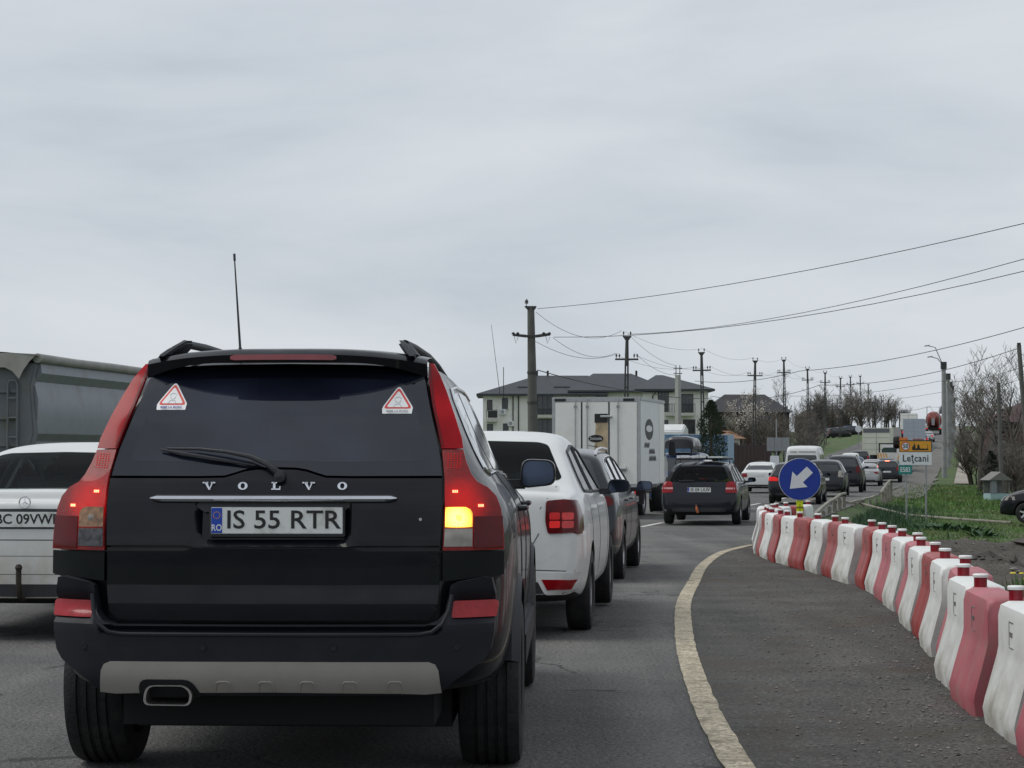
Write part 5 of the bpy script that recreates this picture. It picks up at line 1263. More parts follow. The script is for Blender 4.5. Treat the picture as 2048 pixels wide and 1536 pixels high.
for sx in (1, -1):
    MB().box(sx * .82 - .17, sx * .82 + .17, .0, .06, .54, .70).build('tail_lamp', M_LIT, t, bevel=.01)
    for y in (1.25, 4.75): wheel(t, (sx * (w - .22), y, .40), .40, .28 if y < 2 else .22, sx, n=24, rim=None) if False else wheel(t, (sx * (w - .22), y, .40), .40, .28, sx, n=24)
    MB().box(sx * (w - .38), sx * (w - .02), .75, .79, .30, .85).build('mud_flap', M_BLK, t)
cb = MB().prism([(4.45, .5), (4.45, 2.35), (5.5, 2.35), (5.75, 1.6), (6.2, 1.35), (6.25, .5)], 'x', -.95, .95).build('cab', P_WHITE, t, bevel=.05)
for sx in (1, -1):
    MB().prism([(4.75, 1.5), (4.75, 2.15), (5.4, 2.15), (5.65, 1.5)], 'x', sx * .951, sx * .956).build('cab_window', M_GLASS, cb, smooth=False)
    MB().box(sx * 1.15 - .08, sx * 1.15 + .08, 5.6, 5.68, 1.5, 1.9).build('cab_mirror', M_BLK, cb, bevel=.02)

# tipper trailer at the left
t = thing('tipper_trailer', 'grey ribbed tipper trailer with rolled tarpaulin behind the old white saloon', 'trailer', (-9.75, 40.8, elev(41)), R_(-6.7))
M_TIP = mat('tipper_grey', (.25, .272, .305), .5, metal=.1, var=.08, scale=1.5, dirt=(.2, .19, .17), dscale=1.5, dlo=.5, dhi=.9)
M_TIPD = mat('tipper_dark', (.12, .132, .15), .55, var=.1, scale=2, dirt=(.12, .115, .1), dscale=2)
M_TARP = mat('tarp_grey', (.27, .265, .245), .75, var=.15, scale=3, bump=.3, bscale=6)
LT = 8.2
secp = [(0, 3.33), (.03, 3.10), (-.13, 2.93), (-.04, 2.55), (-.05, 2.18), (-.12, 1.86), (-.28, 1.70), (-.30, 1.30)]
sec = [(a, b + .12) for a, b in secp]
mb = MB()
for y in (.35, LT): mb.v += [(a, y, b) for a, b in sec] + [(-2.45 - a, y, b) for a, b in sec[::-1]]
n = len(sec) * 2
for i in range(n): mb.f.append((i, (i + 1) % n, n + (i + 1) % n, n + i))
mb.f += [tuple(range(n)), tuple(range(n, 2 * n))]
mb.build('tipper_body', M_TIP, t, angle=15)
MB().prism([(.03, 3.2), (.12, 2.6), (.10, 1.4), (.35, 1.3), (.42, 3.2)][::-1] if False else [(-.02, 3.42), (-.13, 2.93), (-.05, 2.0), (-.20, 1.35), (-.55, 1.35), (-.42, 2.0), (-.38, 3.42)], 'y', .12, .40).build('corner_post', M_TIPD, t, bevel=.02)
MB().prism([(-.30, 3.40), (-2.2, 3.40), (-2.2, 1.35), (-.30, 1.35)], 'y', .16, .30).build('tail_door', M_TIPD, t, bevel=.03)
for z in (1.75, 2.3, 2.85): MB().box(-2.2, -.4, .10, .16, z - .04, z + .04).build('door_rib', M_TIPD, t, bevel=.01)
rl_ = MB().tube([(.02, .10, 3.52), (.02, 2.5, 3.51), (.02, 5, 3.52), (.02, LT + .1, 3.52)], [.10, .095, .10, .095], 12).build('tarp_roll', M_TARP, t)
tp = MB()
for i in range(9):
    for j in range(9):
        u, v = i / 8, j / 8
        tp.v.append((lerp(.06, -2.5, u), lerp(-.02, LT, v), 3.57 + .10 * math.sin(math.pi * u) + .025 * math.sin(v * 20) * math.sin(math.pi * u)))
for i in range(8):
    for j in range(8): a = i * 9 + j; tp.f.append((a, a + 1, a + 10, a + 9))
tp.build('tarpaulin', M_TARP, t)
fl_ = MB().add([(.05, -.0, 3.60), (-.55, -.02, 3.63), (-2.5, -.02, 3.60), (-2.5, -.03, 3.32), (-.62, -.03, 3.33), (-.45, -.06, 3.25), (-.30, -.07, 3.09), (-.22, -.05, 3.27), (-.10, -.02, 3.45)], [(0, 1, 7, 8), (1, 4, 5, 7), (1, 2, 3, 4), (5, 6, 7)])
fl_.build('tarp_flap', M_TARP, t)
ld = MB().tube([(-.58, .06, 1.4), (-.58, .06, 2.98), (-.54, .05, 3.06), (-.42, .05, 3.06), (-.38, .06, 2.98), (-.38, .06, 1.4)][0:6], .025, 8)
ld.build('ladder_rails', M_TIPD, t)
for z in (1.5, 1.9, 2.3, 2.7): MB().cyl((-.58, .06, z), (-.38, .06, z), .02, n=8).build('ladder_rung', M_TIPD, t)
MB().box(-.55, -.42, .02, .05, 1.50, 1.60).build('marker_plate', M_SWHITE, t); MB().box(-.30, -.19, .08, .12, 1.44, 1.54).build('marker_plate', M_SWHITE, t)
MB().box(-2.0, -.5, .4, LT, .95, 1.4).build('chassis', M_DARK, t, bevel=.02)
for y in (1.2, 2.5, 3.8):
    for x in (-.35, -2.1): wheel(t, (x, y, .52), .52, .38, 1 if x > -1 else -1, n=28, spokes=8)

# blue trailer with big pale letters parked left of the road
M_BLUT = mat('trailer_blue', (.065, .15, .27), .45, var=.12, scale=1, dirt=(.25, .36, .45), dscale=1.2, dlo=.5, dhi=.7)
a0, a1 = Vector((9.3, 110, 0)), Vector((12.85, 116, 0))
an = math.atan2(a1.x - a0.x, a1.y - a0.y); Lb = (a1 - a0).length
t = thing('blue_trailer', 'blue curtain trailer with large pale letters behind the columnar conifer', 'trailer', (a0.x, a0.y, elev(112)), -an)
MB().box(-2.4, 0, 0, Lb, .95, 3.02).build('curtain_side', M_BLUT, t, bevel=.02)
MB().box(-2.42, .02, Lb - .9, Lb + .02, .9, 3.05).build('bulkhead', mat('trailer_pale', (.30, .42, .52), .5, var=.1), t, bevel=.02)
text('Dr', 1.5, M_SWHITE, t, (.012, Lb * .33, 2.0), (R_(90), 0, R_(90)), name='big_letters')
for z in (1.3, 2.4): MB().box(.0, .015, .02, Lb - .9, z, z + .04).build('curtain_strap', MATS['trailer_pale'], t)
MB().box(-2.2, -.2, .2, Lb, .6, .95).build('chassis', M_DARK, t)
for y in (1.2, 2.4, 6.8):
    for x in (-.25, -2.15): wheel(t, (x, y, .48), .48, .3, 1 if x > -1 else -1, n=16)
# white tractor cab peeping above the roof box
x = (1348 - 1024) / 4000 * 118
t = thing('truck_cab', 'white truck cab peeping out above the dark roof box', 'truck', (x, 118, elev(118)), R_(-15))
cb = MB().prism([(0, .5), (0, 3.35), (.8, 3.75), (1.7, 3.5), (2.1, 1.6), (2.15, .5)], 'x', -1.2, .55).build('cab', P_WHITE, t, bevel=.08, seg=3)
MB().prism([(.9, 1.9), (.9, 2.8), (1.6, 2.8), (1.8, 1.9)], 'x', .551, .556).build('cab_window', M_GLASS, cb, smooth=False)
MB().box(.58, .72, 1.7, 1.8, 2.0, 2.8).build('cab_mirror', M_BLK, cb, bevel=.02)
for y in (.6,): 
    for sx in (-1.0, .4): wheel(t, (sx, y, .5), .5, .3, 1 if sx > 0 else -1, n=16)

def simple_truck(name, label, y, off, w, h, L, m, lamp=True, top=None, gap=.0):
    loc, rz = on_road(y, off)
    t = thing(name, label, 'truck', loc, rz)
    b = MB().box(-w, w, 0, L, 1.0, h).build('cargo_box', m, t, bevel=.03)
    for z in (1.5, 2.0, 2.5, 3.0):
        if z < h - .2: MB().box(-w + .05, w - .05, -.012, -.002, z, z + .02).build('panel_seam', M_STEEL, b)
    MB().box(-.02, .02, -.014, -.002, 1.05, h - .08).build('door_seam', M_STEEL, b)
    if top: MB().box(-w + .08, w - .08, -.02, -.004, h - .42, h - .06).build('dark_band', top, b)
    MB().box(-w * .6, w * .6, .1, L + 1.5, .6, 1.0).build('chassis', M_DARK, t)
    cb = MB().prism([(L + .15, .6), (L + .15, h - .5), (L + 1.5, h - .5), (L + 1.9, 1.7), (L + 1.95, .6)], 'x', -w * .92, w * .92).build('cab', P_WHITE, t, bevel=.06)
    MB().prism([(L + .7, 1.7), (L + .7, h - .8), (L + 1.4, h - .8), (L + 1.65, 1.7)], 'x', w * .921, w * .926).build('cab_window', M_GLASS, cb, smooth=False)
    for sx in (1, -1):
        for yy in (1.0, L + 1.1): wheel(t, (sx * (w - .2), yy, .45), .45, .3, sx, n=16)
        MB().box(sx * (w - .25) - .15, sx * (w - .25) + .15, -.02, .05, .72, .88).build('tail_lamp', M_LAMP, t)
    return t
M_CREAM = mat('cream_box', (.62, .63, .52), .5, var=.05, scale=1)
simple_truck('box_truck', 'cream high sided truck with a dark top band left of the town sign', 172, -1.75, 1.2, 3.35, 6, M_CREAM, top=M_TIPD)
simple_truck('box_truck', 'pale grey truck seen over the cream truck', 232, -.6, 1.2, 3.5, 6, mat('greyblue_box', (.36, .40, .46), .5))
simple_truck('box_truck', 'small white box truck near the mixer on the hill', 290, -3.3, 1.15, 3.3, 5, M_BOXW)
# recovery truck carrying machinery, behind the town sign
loc, rz = on_road(158, .2)
t = thing('recovery_truck', 'low flatbed truck carrying dark machinery behind the town sign', 'truck', loc, rz)
MB().box(-1.2, 1.2, 0, 5.5, .95, 1.08).build('flat_bed', M_STEEL, t, bevel=.02)
pnl = MB().box(-1.2, 1.2, -.06, -.01, .92, 1.55).build('warning_board', mat('board_white', (.62, .62, .58), .5, var=.08), t, bevel=.01)
for k in range(4):
    for sx in (1, -1):
        MB().prism([(sx * (.35 + .22 * k), 1.0), (sx * (.45 + .22 * k), 1.0), (sx * (.6 + .2 * k), 1.5), (sx * (.5 + .2 * k), 1.5)], 'y', -.066, -.061).build('stripe', M_SYEL, pnl, smooth=False)
MB().cyl((-1.0, .2, 2.25), (1.0, .2, 2.25), .05).build('light_bar', M_DARK, t)
for x in (-1.05, 1.05): MB().box(x - .05, x + .05, .15, .25, 1.08, 2.3).build('light_post', M_DARK, t)
MB().box(-.9, .2, 1.0, 3.0, 1.08, 1.95).build('engine_block', mat('machine_green', (.03, .06, .05), .6, var=.5), t, bevel=.1)
MB().lathe([(0, -.3), (.42, -.3), (.5, -.1), (.5, .1), (.42, .3), (0, .3)], 20, 'x', (.25, 2.6, 2.35)).build('cable_drum', M_DARK, t)
MB().box(.45, 1.1, 1.5, 3.2, 1.08, 2.75).build('orange_tank', mat('machine_orange', (.6, .18, .04), .5, var=.2), t, bevel=.06)
MB().prism([(5.6, .5), (5.6, 2.3), (6.9, 2.3), (7.3, 1.5), (7.3, .5)], 'x', -1.1, 1.1).build('cab', P_WHITE, t, bevel=.06)
for sx in (1, -1):
    for yy in (1.0, 6.4): wheel(t, (sx * 1.0, yy, .45), .45, .3, sx, n=16)
    MB().box(sx * .9 - .15, sx * .9 + .15, -.05, .0, .74, .88).build('tail_lamp', M_LIT, t)
# concrete mixer with red drum
loc, rz = on_road(298, .0)
t = thing('concrete_mixer', 'concrete mixer truck with a red drum on the hill beside the poles', 'truck', loc, rz)
MB().box(-.8, .8, 0, 7.5, .8, 1.15).build('chassis', M_DARK, t)
MB().lathe([(0, .25), (.5, .2), (.62, .6), (1.15, 1.8), (1.22, 3.0), (.9, 4.6), (0, 4.8)], 24, 'y').build('drum', mat('drum_red', (.22, .03, .025), .5, var=.25, scale=2), t, (0, .2, 2.75), (R_(-12), 0, 0))
MB().tube([(-.9, .1, 1.1), (-.9, .1, 4.1), (.9, .1, 4.1), (.9, .1, 1.1)], .06, 6).build('hopper_frame', M_STEEL, t)
MB().prism([(-.6, 3.2), (.6, 3.2), (.3, 2.4), (-.3, 2.4)], 'y', -.3, .2).build('hopper', mat('drum_red2', (.35, .12, .1), .5), t)
MB().prism([(-.25, 2.4), (.25, 2.4), (.2, 1.4), (-.2, 1.4)], 'y', -.5, -.35).build('chute', M_STEEL, t)
MB().prism([(7.2, .6), (7.2, 3.0), (8.6, 3.0), (8.9, 1.7), (8.9, .6)], 'x', -1.2, 1.2).build('cab', P_WHITE, t, bevel=.06)
for sx in (1, -1):
    for yy in (1.2, 2.5, 7.9): wheel(t, (sx * 1.0, yy, .5), .5, .32, sx, n=16)
    MB().box(sx * .95 - .15, sx * .95 + .15, -.05, .0, .85, 1.0).build('tail_lamp', M_LIT, t)

# ------------------------------------------------------------------ apartment block
M_WALL = mat('render_cream', (.80, .785, .74), .8, var=.05, scale=1.2, dirt=(.58, .56, .51), dscale=.8, dlo=.55, dhi=.9)
M_ROOFM = mat('roof_slate', (.036, .042, .05), .55, var=.12, scale=1.0, bump=.2, bscale=12)
M_PANE = mat('dark_pane', (.03, .033, .038), .1, coat=.6, var=.4, scale=1)
M_FRAME = mat('window_frame', (.05, .05, .052), .5)
M_RAIL = mat('railing', (.04, .042, .045), .5)
M_SLAB = mat('balcony_slab', (.50, .49, .45), .8)
DB = 215.0; sB = DB / 4000
def bx(px): return (px - 1024) * sB
def bz(py): return 1.36 - (py - 900) * sB
gB = gz(bx(1180), DB)
ap = thing('apartment_block', 'cream apartment block under a dark hipped roof behind the box truck', 'building', (bx(1190), DB, gB))
ox, oz = bx(1190), gB
BX = lambda px: bx(px) - ox
BZ = lambda py: bz(py) - oz
def eave(px): return BZ(interp(px, [(955, 791), (1100, 783), (1185, 779), (1425, 778)]))
wall = MB()
wall.box(BX(966), BX(1145), -.4, 9, 0, BZ(789)).box(BX(1145), BX(1285), .0, 10, 0, BZ(783)).box(BX(1285), BX(1416), -.4, 9, 0, BZ(781))
wb_ = wall.build('walls', M_WALL, ap, smooth=False)
def hip(x0, x1, y0, y1, ze, zr, rx0, rx1, ry):
    return MB().add([(x0, y0, ze), (x1, y0, ze), (x1, y1, ze), (x0, y1, ze), (rx0, ry, zr), (rx1, ry, zr), (x0, y0, ze - .22), (x1, y0, ze - .22), (x1, y1, ze - .22), (x0, y1, ze - .22)],
                    [(0, 1, 5, 4), (1, 2, 5), (2, 3, 4, 5), (3, 0, 4), (0, 6, 7, 1), (1, 7, 8, 2), (2, 8, 9, 3), (3, 9, 6, 0), (6, 9, 8, 7)])
rf = hip(BX(953), BX(1215), -1.2, 9.8, BZ(788), BZ(748), BX(1075), BX(1180), 4.5).build('roof', M_ROOFM, ap, smooth=False)
hip(BX(1135), BX(1345), -1.0, 10.5, BZ(781), BZ(743.5), BX(1190), BX(1268), 5).build('roof_middle', M_ROOFM, ap, smooth=False)
hip(BX(1268), BX(1428), -1.25, 9.8, BZ(778.5), BZ(747), BX(1318), BX(1332), 4.5).build('roof_right', M_ROOFM, ap, smooth=False)
for (u0, u1, v) in ((1035, 1060, 775), (1108, 1140, 775), (1162, 1185, 773), (1195, 1222, 771), (1238, 1262, 770), (1288, 1330, 770), (1376, 1400, 770)):
    f_ = (788 - v) / 40; MB().box(BX(u0), BX(u1), -1.0 + 5.2 * f_, -.9 + 5.2 * f_, BZ(v) - .02, BZ(v) + .12).build('snow_guard', M_INK, rf)
for u in (1075, 1097, 1278): MB().cyl((BX(u), 4.5, BZ(760)), (BX(u), 4.5, BZ(738)), .12, n=8).build('roof_vent', M_INK, rf)
def window(u0, u1, v0, v1, y=-.4, split=2, sill=True):
    o = MB().box(BX(u0), BX(u1), y - .03, y + .05, BZ(v1), BZ(v0)).build('window', M_FRAME, ap, smooth=False)
    n = split
    for k in range(n):
        a, b_ = lerp(BX(u0) + .08, BX(u1) - .08, k / n), lerp(BX(u0) + .08, BX(u1) - .08, (k + 1) / n)
        MB().box(a + .03, b_ - .03, y - .045, y - .031, BZ(v1) + .08, BZ(v0) - .08).build('pane', M_PANE, o, smooth=False)
    if sill: MB().box(BX(u0) - .08, BX(u1) + .08, y - .12, y - .0, BZ(v1) - .10, BZ(v1) - .002).build('sill', M_SLAB, o, smooth=False)
    return o
window(974, 985, 800, 820); window(1004, 1016, 796, 818); window(1006, 1017, 847, 866); window(974, 986, 848, 866)
window(1193, 1214, 783.5, 796, y=0); window(1315, 1337, 782, 824, split=3, sill=False); window(1362, 1386, 788, 826, split=3, sill=False); window(1365, 1390, 839, 868, split=3); window(1318, 1336, 840, 868)
for (u0, u1, v0, v1) in ((1074, 1106, 786, 832), (1074, 1106, 838, 868)):
    window(u0, u1, v0, v1, split=3, sill=False)
def balcony(u0, u1, vr, vs, d=1.2, y=-.4):
    s_ = MB().box(BX(u0), BX(u1), y - d, y, BZ(vs + 6), BZ(vs)).build('balcony', M_SLAB, ap, smooth=False)
    MB().box(BX(u0), BX(u1), y - d - .01, y - d + .05, BZ(vr) - .06, BZ(vr)).build('handrail', M_RAIL, s_)
    n = max(3, int((u1 - u0) / 3.2))
    for k in range(n + 1): x = lerp(BX(u0) + .03, BX(u1) - .03, k / n); MB().box(x - .025, x + .025, y - d, y - d + .04, BZ(vs), BZ(vr)).build('baluster', M_RAIL, s_)
    return s_
b1 = balcony(973, 995, 820, 838)
MB().box(BX(976), BX(994), -1.58, -1.56, BZ(836), BZ(822)).build('balcony_screen', mat('screen_dark', (.03, .034, .036), .7), b1)
balcony(1074, 1106, 818, 830); balcony(1330, 1388, 808, 826)
for u, v in ((1005, 824), (1021, 847)):
    q = MB().box(BX(u) - .3, BX(u) + .35, -.75, -.42, BZ(v) - .3, BZ(v) + .25).build('air_conditioner', M_SWHITE, ap, bevel=.03)
    MB().lathe([(0, 0), (.2, 0)], 16, 'y', (BX(u), -.76, BZ(v))).build('fan_grille', M_STEEL, q)
for u in (1026, 1037, 1160, 1305):
    MB().tube([(BX(u - 8), -.9, BZ(786)), (BX(u), -.5, BZ(794)), (BX(u), -.5, 0)] if u < 1100 else [(BX(u + 8), -1.0, BZ(782)), (BX(u), -.08 if u == 1160 else -.5, BZ(792)), (BX(u), -.08 if u == 1160 else -.5, 0)], .06, 6).build('downpipe', M_INK, ap)

# ------------------------------------------------------------------ houses further right
def house(name, label, x, y, w, d, h, rh, mw, mr, rz=0, wins=(), ridge='x', chim=False):
    t = thing(name, label, 'house', (x, y, gz(x, y)), rz)
    MB().box(-w / 2, w / 2, 0, d, -.5, h).build('walls', mw, t, smooth=False)
    o = .45
    if ridge == 'x': rb_ = [(-w / 2 - o, -o, h), (w / 2 + o, -o, h), (w / 2 + o, d + o, h), (-w / 2 - o, d + o, h), (-w / 2 + d * .3, d / 2, h + rh), (w / 2 - d * .3, d / 2, h + rh)]
    else: rb_ = [(-w / 2 - o, -o, h), (w / 2 + o, -o, h), (w / 2 + o, d + o, h), (-w / 2 - o, d + o, h), (0, -o, h + rh), (0, d + o, h + rh)]
    fs = [(0, 1, 5, 4), (1, 2, 5), (2, 3, 4, 5), (3, 0, 4), (0, 3, 2, 1)] if ridge == 'x' else [(0, 1, 4), (1, 2, 5, 4), (2, 3, 5), (3, 0, 4, 5), (0, 3, 2, 1)]
    r_ = MB().add(rb_, fs).build('roof', mr, t, smooth=False)
    if chim: MB().box(w * .2, w * .2 + .6, d * .45, d * .45 + .5, h + rh * .4, h + rh + .5).build('chimney', mat('brick_dull', (.2, .1, .07), .9, var=.2), r_, smooth=False)
    for (u, z, ww, hh) in wins:
        q = MB().box(u - ww / 2, u + ww / 2, -.06, .02, z, z + hh).build('window', mat('old_frame', (.16, .15, .14), .7), t, smooth=False)
        for k in (0, 1): MB().box(u - ww / 2 + .06 + k * (ww / 2 - .02), u - .04 + k * (ww / 2 - .02), -.075, -.06, z + .06, z + hh - .06).build('pane', M_PANE, q, smooth=False)
    return t
M_RBRN = mat('roof_brown', (.030, .029, .032), .7, var=.2, scale=.8, bump=.3, bscale=6)
M_RORG = mat('roof_orange', (.22, .125, .07), .8, var=.3, scale=1.5, bump=.3, bscale=8)
M_BRICK = mat('brick_red', (.055, .034, .03), .9, var=.25, scale=2)
M_PLAST = mat('plaster_white', (.62, .60, .55), .85, var=.08, scale=1)
D = 235; house('village_house', 'brown house with a long dark roof right of the apartment block', (1497 - 1024) / 4000 * D, D, 9.6, 8, 4.3, 2.2, M_BRICK, M_RBRN, wins=[(-2.5, 2.6, 1.2, 1.3), (2.2, 2.6, 1.2, 1.3)])
D = 150; house('village_house', 'small white house with an orange tiled roof behind the fence', (1458 - 1024) / 4000 * D, D, 1.6, 4, 2.3, .6, M_PLAST, M_RORG, wins=[(.3, 1.2, .7, .8)])
D = 395; house('village_house', 'low reddish house behind the bare bushes', (1650 - 1024) / 4000 * D, D, 10, 7, 3.0, 1.8, M_BRICK, mat('roof_rust', (.075, .055, .048), .8, var=.2), wins=[(-2, 1.5, 1.2, 1.2), (2, 1.5, 1.2, 1.2)])
D = 132; house('village_house', 'dark red house among bare trees at the right edge', (2092 - 1024) / 4000 * D, D, 5.2, 7, 4.4, 1.5, mat('wall_maroon', (.085, .05, .048), .9, var=.2), mat('roof_maroon', (.075, .04, .042), .8, var=.2), wins=[(-1.2, 1.6, 1.1, 1.2)])
0 and house('village_house', 'distant dark house up the hill beyond the footpath', (1935 - 1024) / 4000 * D, D, 7, 6, 2.6, 1.6, M_BRICK, M_RBRN)
# well shelter with a pale blue base
D = 100; x = (1999 - 1024) / 4000 * D; z = gz(x, D)
t = thing('well_shelter', 'little roofed well shelter with a pale blue base on the right', 'shelter', (x, D, z), R_(10)); t.scale = (.84, .84, .84)
MB().box(-.6, .6, 0, 1.1, -.1, .42).build('base', mat('pale_blue', (.30, .42, .43), .7, var=.1), t, bevel=.02)
for xx in (-.57, .57):
    for yy in (.03, 1.07): MB().box(xx - .03, xx + .03, yy - .03, yy + .03, .42, 1.25).build('post', mat('grey_wood', (.16, .155, .15), .8), t)
MB().box(-.5, .5, 1.02, 1.05, .42, 1.2).build('back_panel', MATS['grey_wood'], t); MB().box(-.57, -.20, .0, .03, .42, 1.2).build('front_panel', mat('grey_glass', (.2, .22, .24), .3), t)
MB().prism([(-.75, 1.22), (.75, 1.22), (.0, 1.72)], 'y', -.15, 1.25).build('roof', mat('tin_roof', (.16, .155, .14), .6, var=.1), t, smooth=False)

# ------------------------------------------------------------------ fences, hoarding, parapet
x0, x1, D = (1468 - 1024) / 4000 * 140, (1542 - 1024) / 4000 * 140, 140
t = thing('metal_fence', 'dark brown sheet metal fence behind the white saloon and minibus', 'fence', (x0, D, gz(x0, D)))
n = 9
for k in range(n): MB().box(k * (x1 - x0) / n + .01, (k + 1) * (x1 - x0) / n - .01, 0, .03, .1, 2.35).build('panel', mat('fence_brown', (.05, .03, .028), .6, var=.15), t, smooth=False)
for k in range(n + 1): MB().box(k * (x1 - x0) / n - .04, k * (x1 - x0) / n + .04, .03, .1, 0, 2.45).build('post', M_RAIL, t)
x0, x1, D = (1512 - 1024) / 4000 * 124, (1566 - 1024) / 4000 * 124, 124
t = thing('picket_fence', 'weathered pale wooden picket fence below the grey hoarding', 'fence', (x0, D, gz(x0, D)))
M_PICK = mat('picket_wood', (.36, .33, .26), .85, var=.3, scale=3)
rnd = random.Random(5)
n = 16
for k in range(n):
    u = k * (x1 - x0) / n; h = 1.5 + rnd.uniform(-.1, .1)
    MB().prism([(u, .05), (u + .075, .05), (u + .075, h - .05), (u + .037, h), (u, h - .05)], 'y', 0, .025).build('picket', M_PICK, t, smooth=False)
for z in (.4, 1.1): MB().box(0, x1 - x0, .025, .07, z, z + .08).build('rail', M_PICK, t)
D = 118; x = (1556 - 1024) / 4000 * D
t = thing('hoarding', 'back of a blank grey hoarding on two posts above the picket fence', 'hoarding', (x, D, gz(x, D)), R_(-8))
zb = 1.36 - (902 - 900) / 4000 * D - gz(x, D)
for k in range(3): MB().box(-.66 + k * .445, -.66 + k * .445 + .43, 0, .05, zb, zb + .80).build('sheet', mat('hoard_grey', (.25, .26, .27), .6, var=.08), t)
for xx in (-.1, .42): MB().box(xx - .04, xx + .04, .05, .12, 0, zb + (1.9 if xx < 0 else .7)).build('post', M_STEEL, t)
D = 112; x = (1549 - 1024) / 4000 * D
t = thing('white_board', 'small white rounded board on a stand before the picket fence', 'sign', (x, D, gz(x, D)))
MB().prism(round_poly([(-.27, 1.28), (.27, 1.28), (.24, 1.85), (-.24, 1.85)], .08, 4), 'y', 0, .04).build('panel', M_SWHITE, t)
for xx in (-.2, .2): MB().cyl((xx, .02, 0), (xx, .02, 1.35), .02, n=6).build('leg', M_RAIL, t)
D = 240; x = (1717 - 1024) / 4000 * D
t = thing('round_sign', 'small round white road sign on the far left verge', 'road sign', (x, D, gz(x, D)))
zc = 1.36 - (858 - 900) / 4000 * D - gz(x, D)
MB().lathe([(0, 0), (.40, 0), (.40, .03)], 24, 'y', (0, 0, zc)).build('disc', M_SWHITE, t); MB().cyl((0, .05, 0), (0, .05, zc), .05, n=6).build('post', M_STEEL, t)
M_CONC = mat('old_concrete', (.26, .245, .21), .9, var=.3, scale=6, bump=.5, bscale=20, dirt=(.10, .10, .075), dscale=3, dlo=.5, dhi=.65)
def parapet(label, y0, y1, off0, off1, h0, h1, posts):
    pa, pb = on_lane(y0, off0), on_lane(y1, off1)
    t = thing('concrete_parapet', label, 'parapet', tuple(pa))
    d = pb - pa
    N = 7
    mb = MB(); rn = random.Random(int(y0))
    for k in range(N):
        p = d * (k / (N - 1)); h = interp(k / (N - 1), [(0, h0), (.35, lerp(h0, h1, .5)), (.8, h1), (1, h1)]) + rn.uniform(-.03, .03)
        mb.v += [(p.x - .06, p.y, p.z + h - .05), (p.x + .05, p.y, p.z + h - .06), (p.x + .06, p.y, p.z + h + .01), (p.x - .05, p.y, p.z + h + .02)]
    for k in range(N - 1):
        for j in range(4): a, b_ = k * 4 + j, k * 4 + (j + 1) % 4; mb.f.append((a, b_, b_ + 4, a + 4))
    mb.f += [(0, 1, 2, 3), tuple((N - 1) * 4 + j for j in range(4))]
    mb.build('top_beam', M_CONC, t, bevel=.015, smooth=False)
    for k in range(posts):
        f_ = (k + .5) / posts; p = d * f_; h = interp(f_, [(0, h0), (.35, lerp(h0, h1, .5)), (.8, h1), (1, h1)])
        MB().box(p.x - .035, p.x + .065, p.y - .10, p.y + .10, p.z - 1.0, p.z + h - .10).build('post', M_CONC, t, bevel=.02)
parapet('crumbling concrete parapet along the road right of the blue sign', 46, 66, 1.98, 1.92, .04, .46, 7)
parapet('second short concrete parapet near the green route sign', 82, 90, 2.5, 2.7, .25, .66, 4)
parapet('low worn concrete kerb crossing the grass below the town sign', 66.5, 80, 2.05, 2.5, .16, .16, 4)
t = thing('concrete_pipe', 'long pale concrete edging lying in the grass on the right', 'edging', (0, 0, 0))
P = [(10.9, 74), (12.0, 70), (13.0, 66), (14.2, 63), (15.2, 61)]
mb = MB().tube([(a, b_, gz(a, b_) + .06) for a, b_ in P], .04, 6).build('edging_stone', M_CONC, t)

# ------------------------------------------------------------------ poles and wires
M_POLE = mat('pole_concrete', (.105, .103, .095), .85, var=.15, scale=2, bump=.2, bscale=10)
M_POLED = mat('pole_dark', (.055, .055, .055), .8, var=.2, scale=2)
M_INS = mat('insulator', (.02, .018, .018), .3, coat=.5)
M_WIRE = mat('wire', (.03, .03, .032), .6)
def ppos(px, D): return ((px - 1024) / 4000 * D, D)
def insulator(parent, x, z, y=0, h=.28, r=.055):
    return MB().lathe([(.015, 0), (.018, h * .3), (r, h * .35), (r * .7, h * .5), (r, h * .6), (r * .6, h * .85), (0, h)], 8, 'z', (x, y, z)).build('insulator', M_INS, parent)
# big round pole behind the white saloon
x, y = ppos(1063, 90); zg = gz(x, y); topz = 1.36 + (900 - 612) / 4000 * 90 - zg
t = thing('concrete_pole', 'stout round concrete power pole rising left of the box truck', 'power pole', (x, y, zg))
MB().tube([(.1, 0, -.5), (.04, 0, topz * .5), (-.03, 0, topz)], [.26, .215, .155], 16).build('shaft', M_POLE, t)
MB().prism([(-.33, topz), (.24, topz), (.16, topz - .16), (-.18, topz - .16)], 'y', -.15, .15).build('head', M_POLED, t, bevel=.02)
insulator(t, -.22, topz, h=.34, r=.09)
za = 1.36 + (900 - 672) / 4000 * 90 - zg
ca_ = MB().prism([(-.86, za), (-.84, za + .10), (-.3, za + .06), (0, za + .02), (.4, za + .08), (.84, za + .14), (.86, za + .02), (.3, za - .07), (-.3, za - .07)], 'y', -.20, -.08).build('crossarm', M_POLED, t, bevel=.015)
for xx in (-.82, -.62, .55, .80): insulator(ca_, xx, za + .02, -.14, .16, .09)
for xx in (-.70, .72): MB().tube([(xx - .08, -.14, za), (xx, -.14, za - .35), (xx + .10, -.14, za - .05)], .012, 4).build('jumper_wire', M_WIRE, ca_)
for v in (745, 805): zz = 1.36 + (900 - v) / 4000 * 90 - zg; MB().lathe([(.25, -.05), (.25, .05)], 16, 'z', (.05, 0, zz)).build('pole_band', M_POLED, t)
BIG = Vector((x, y, zg))
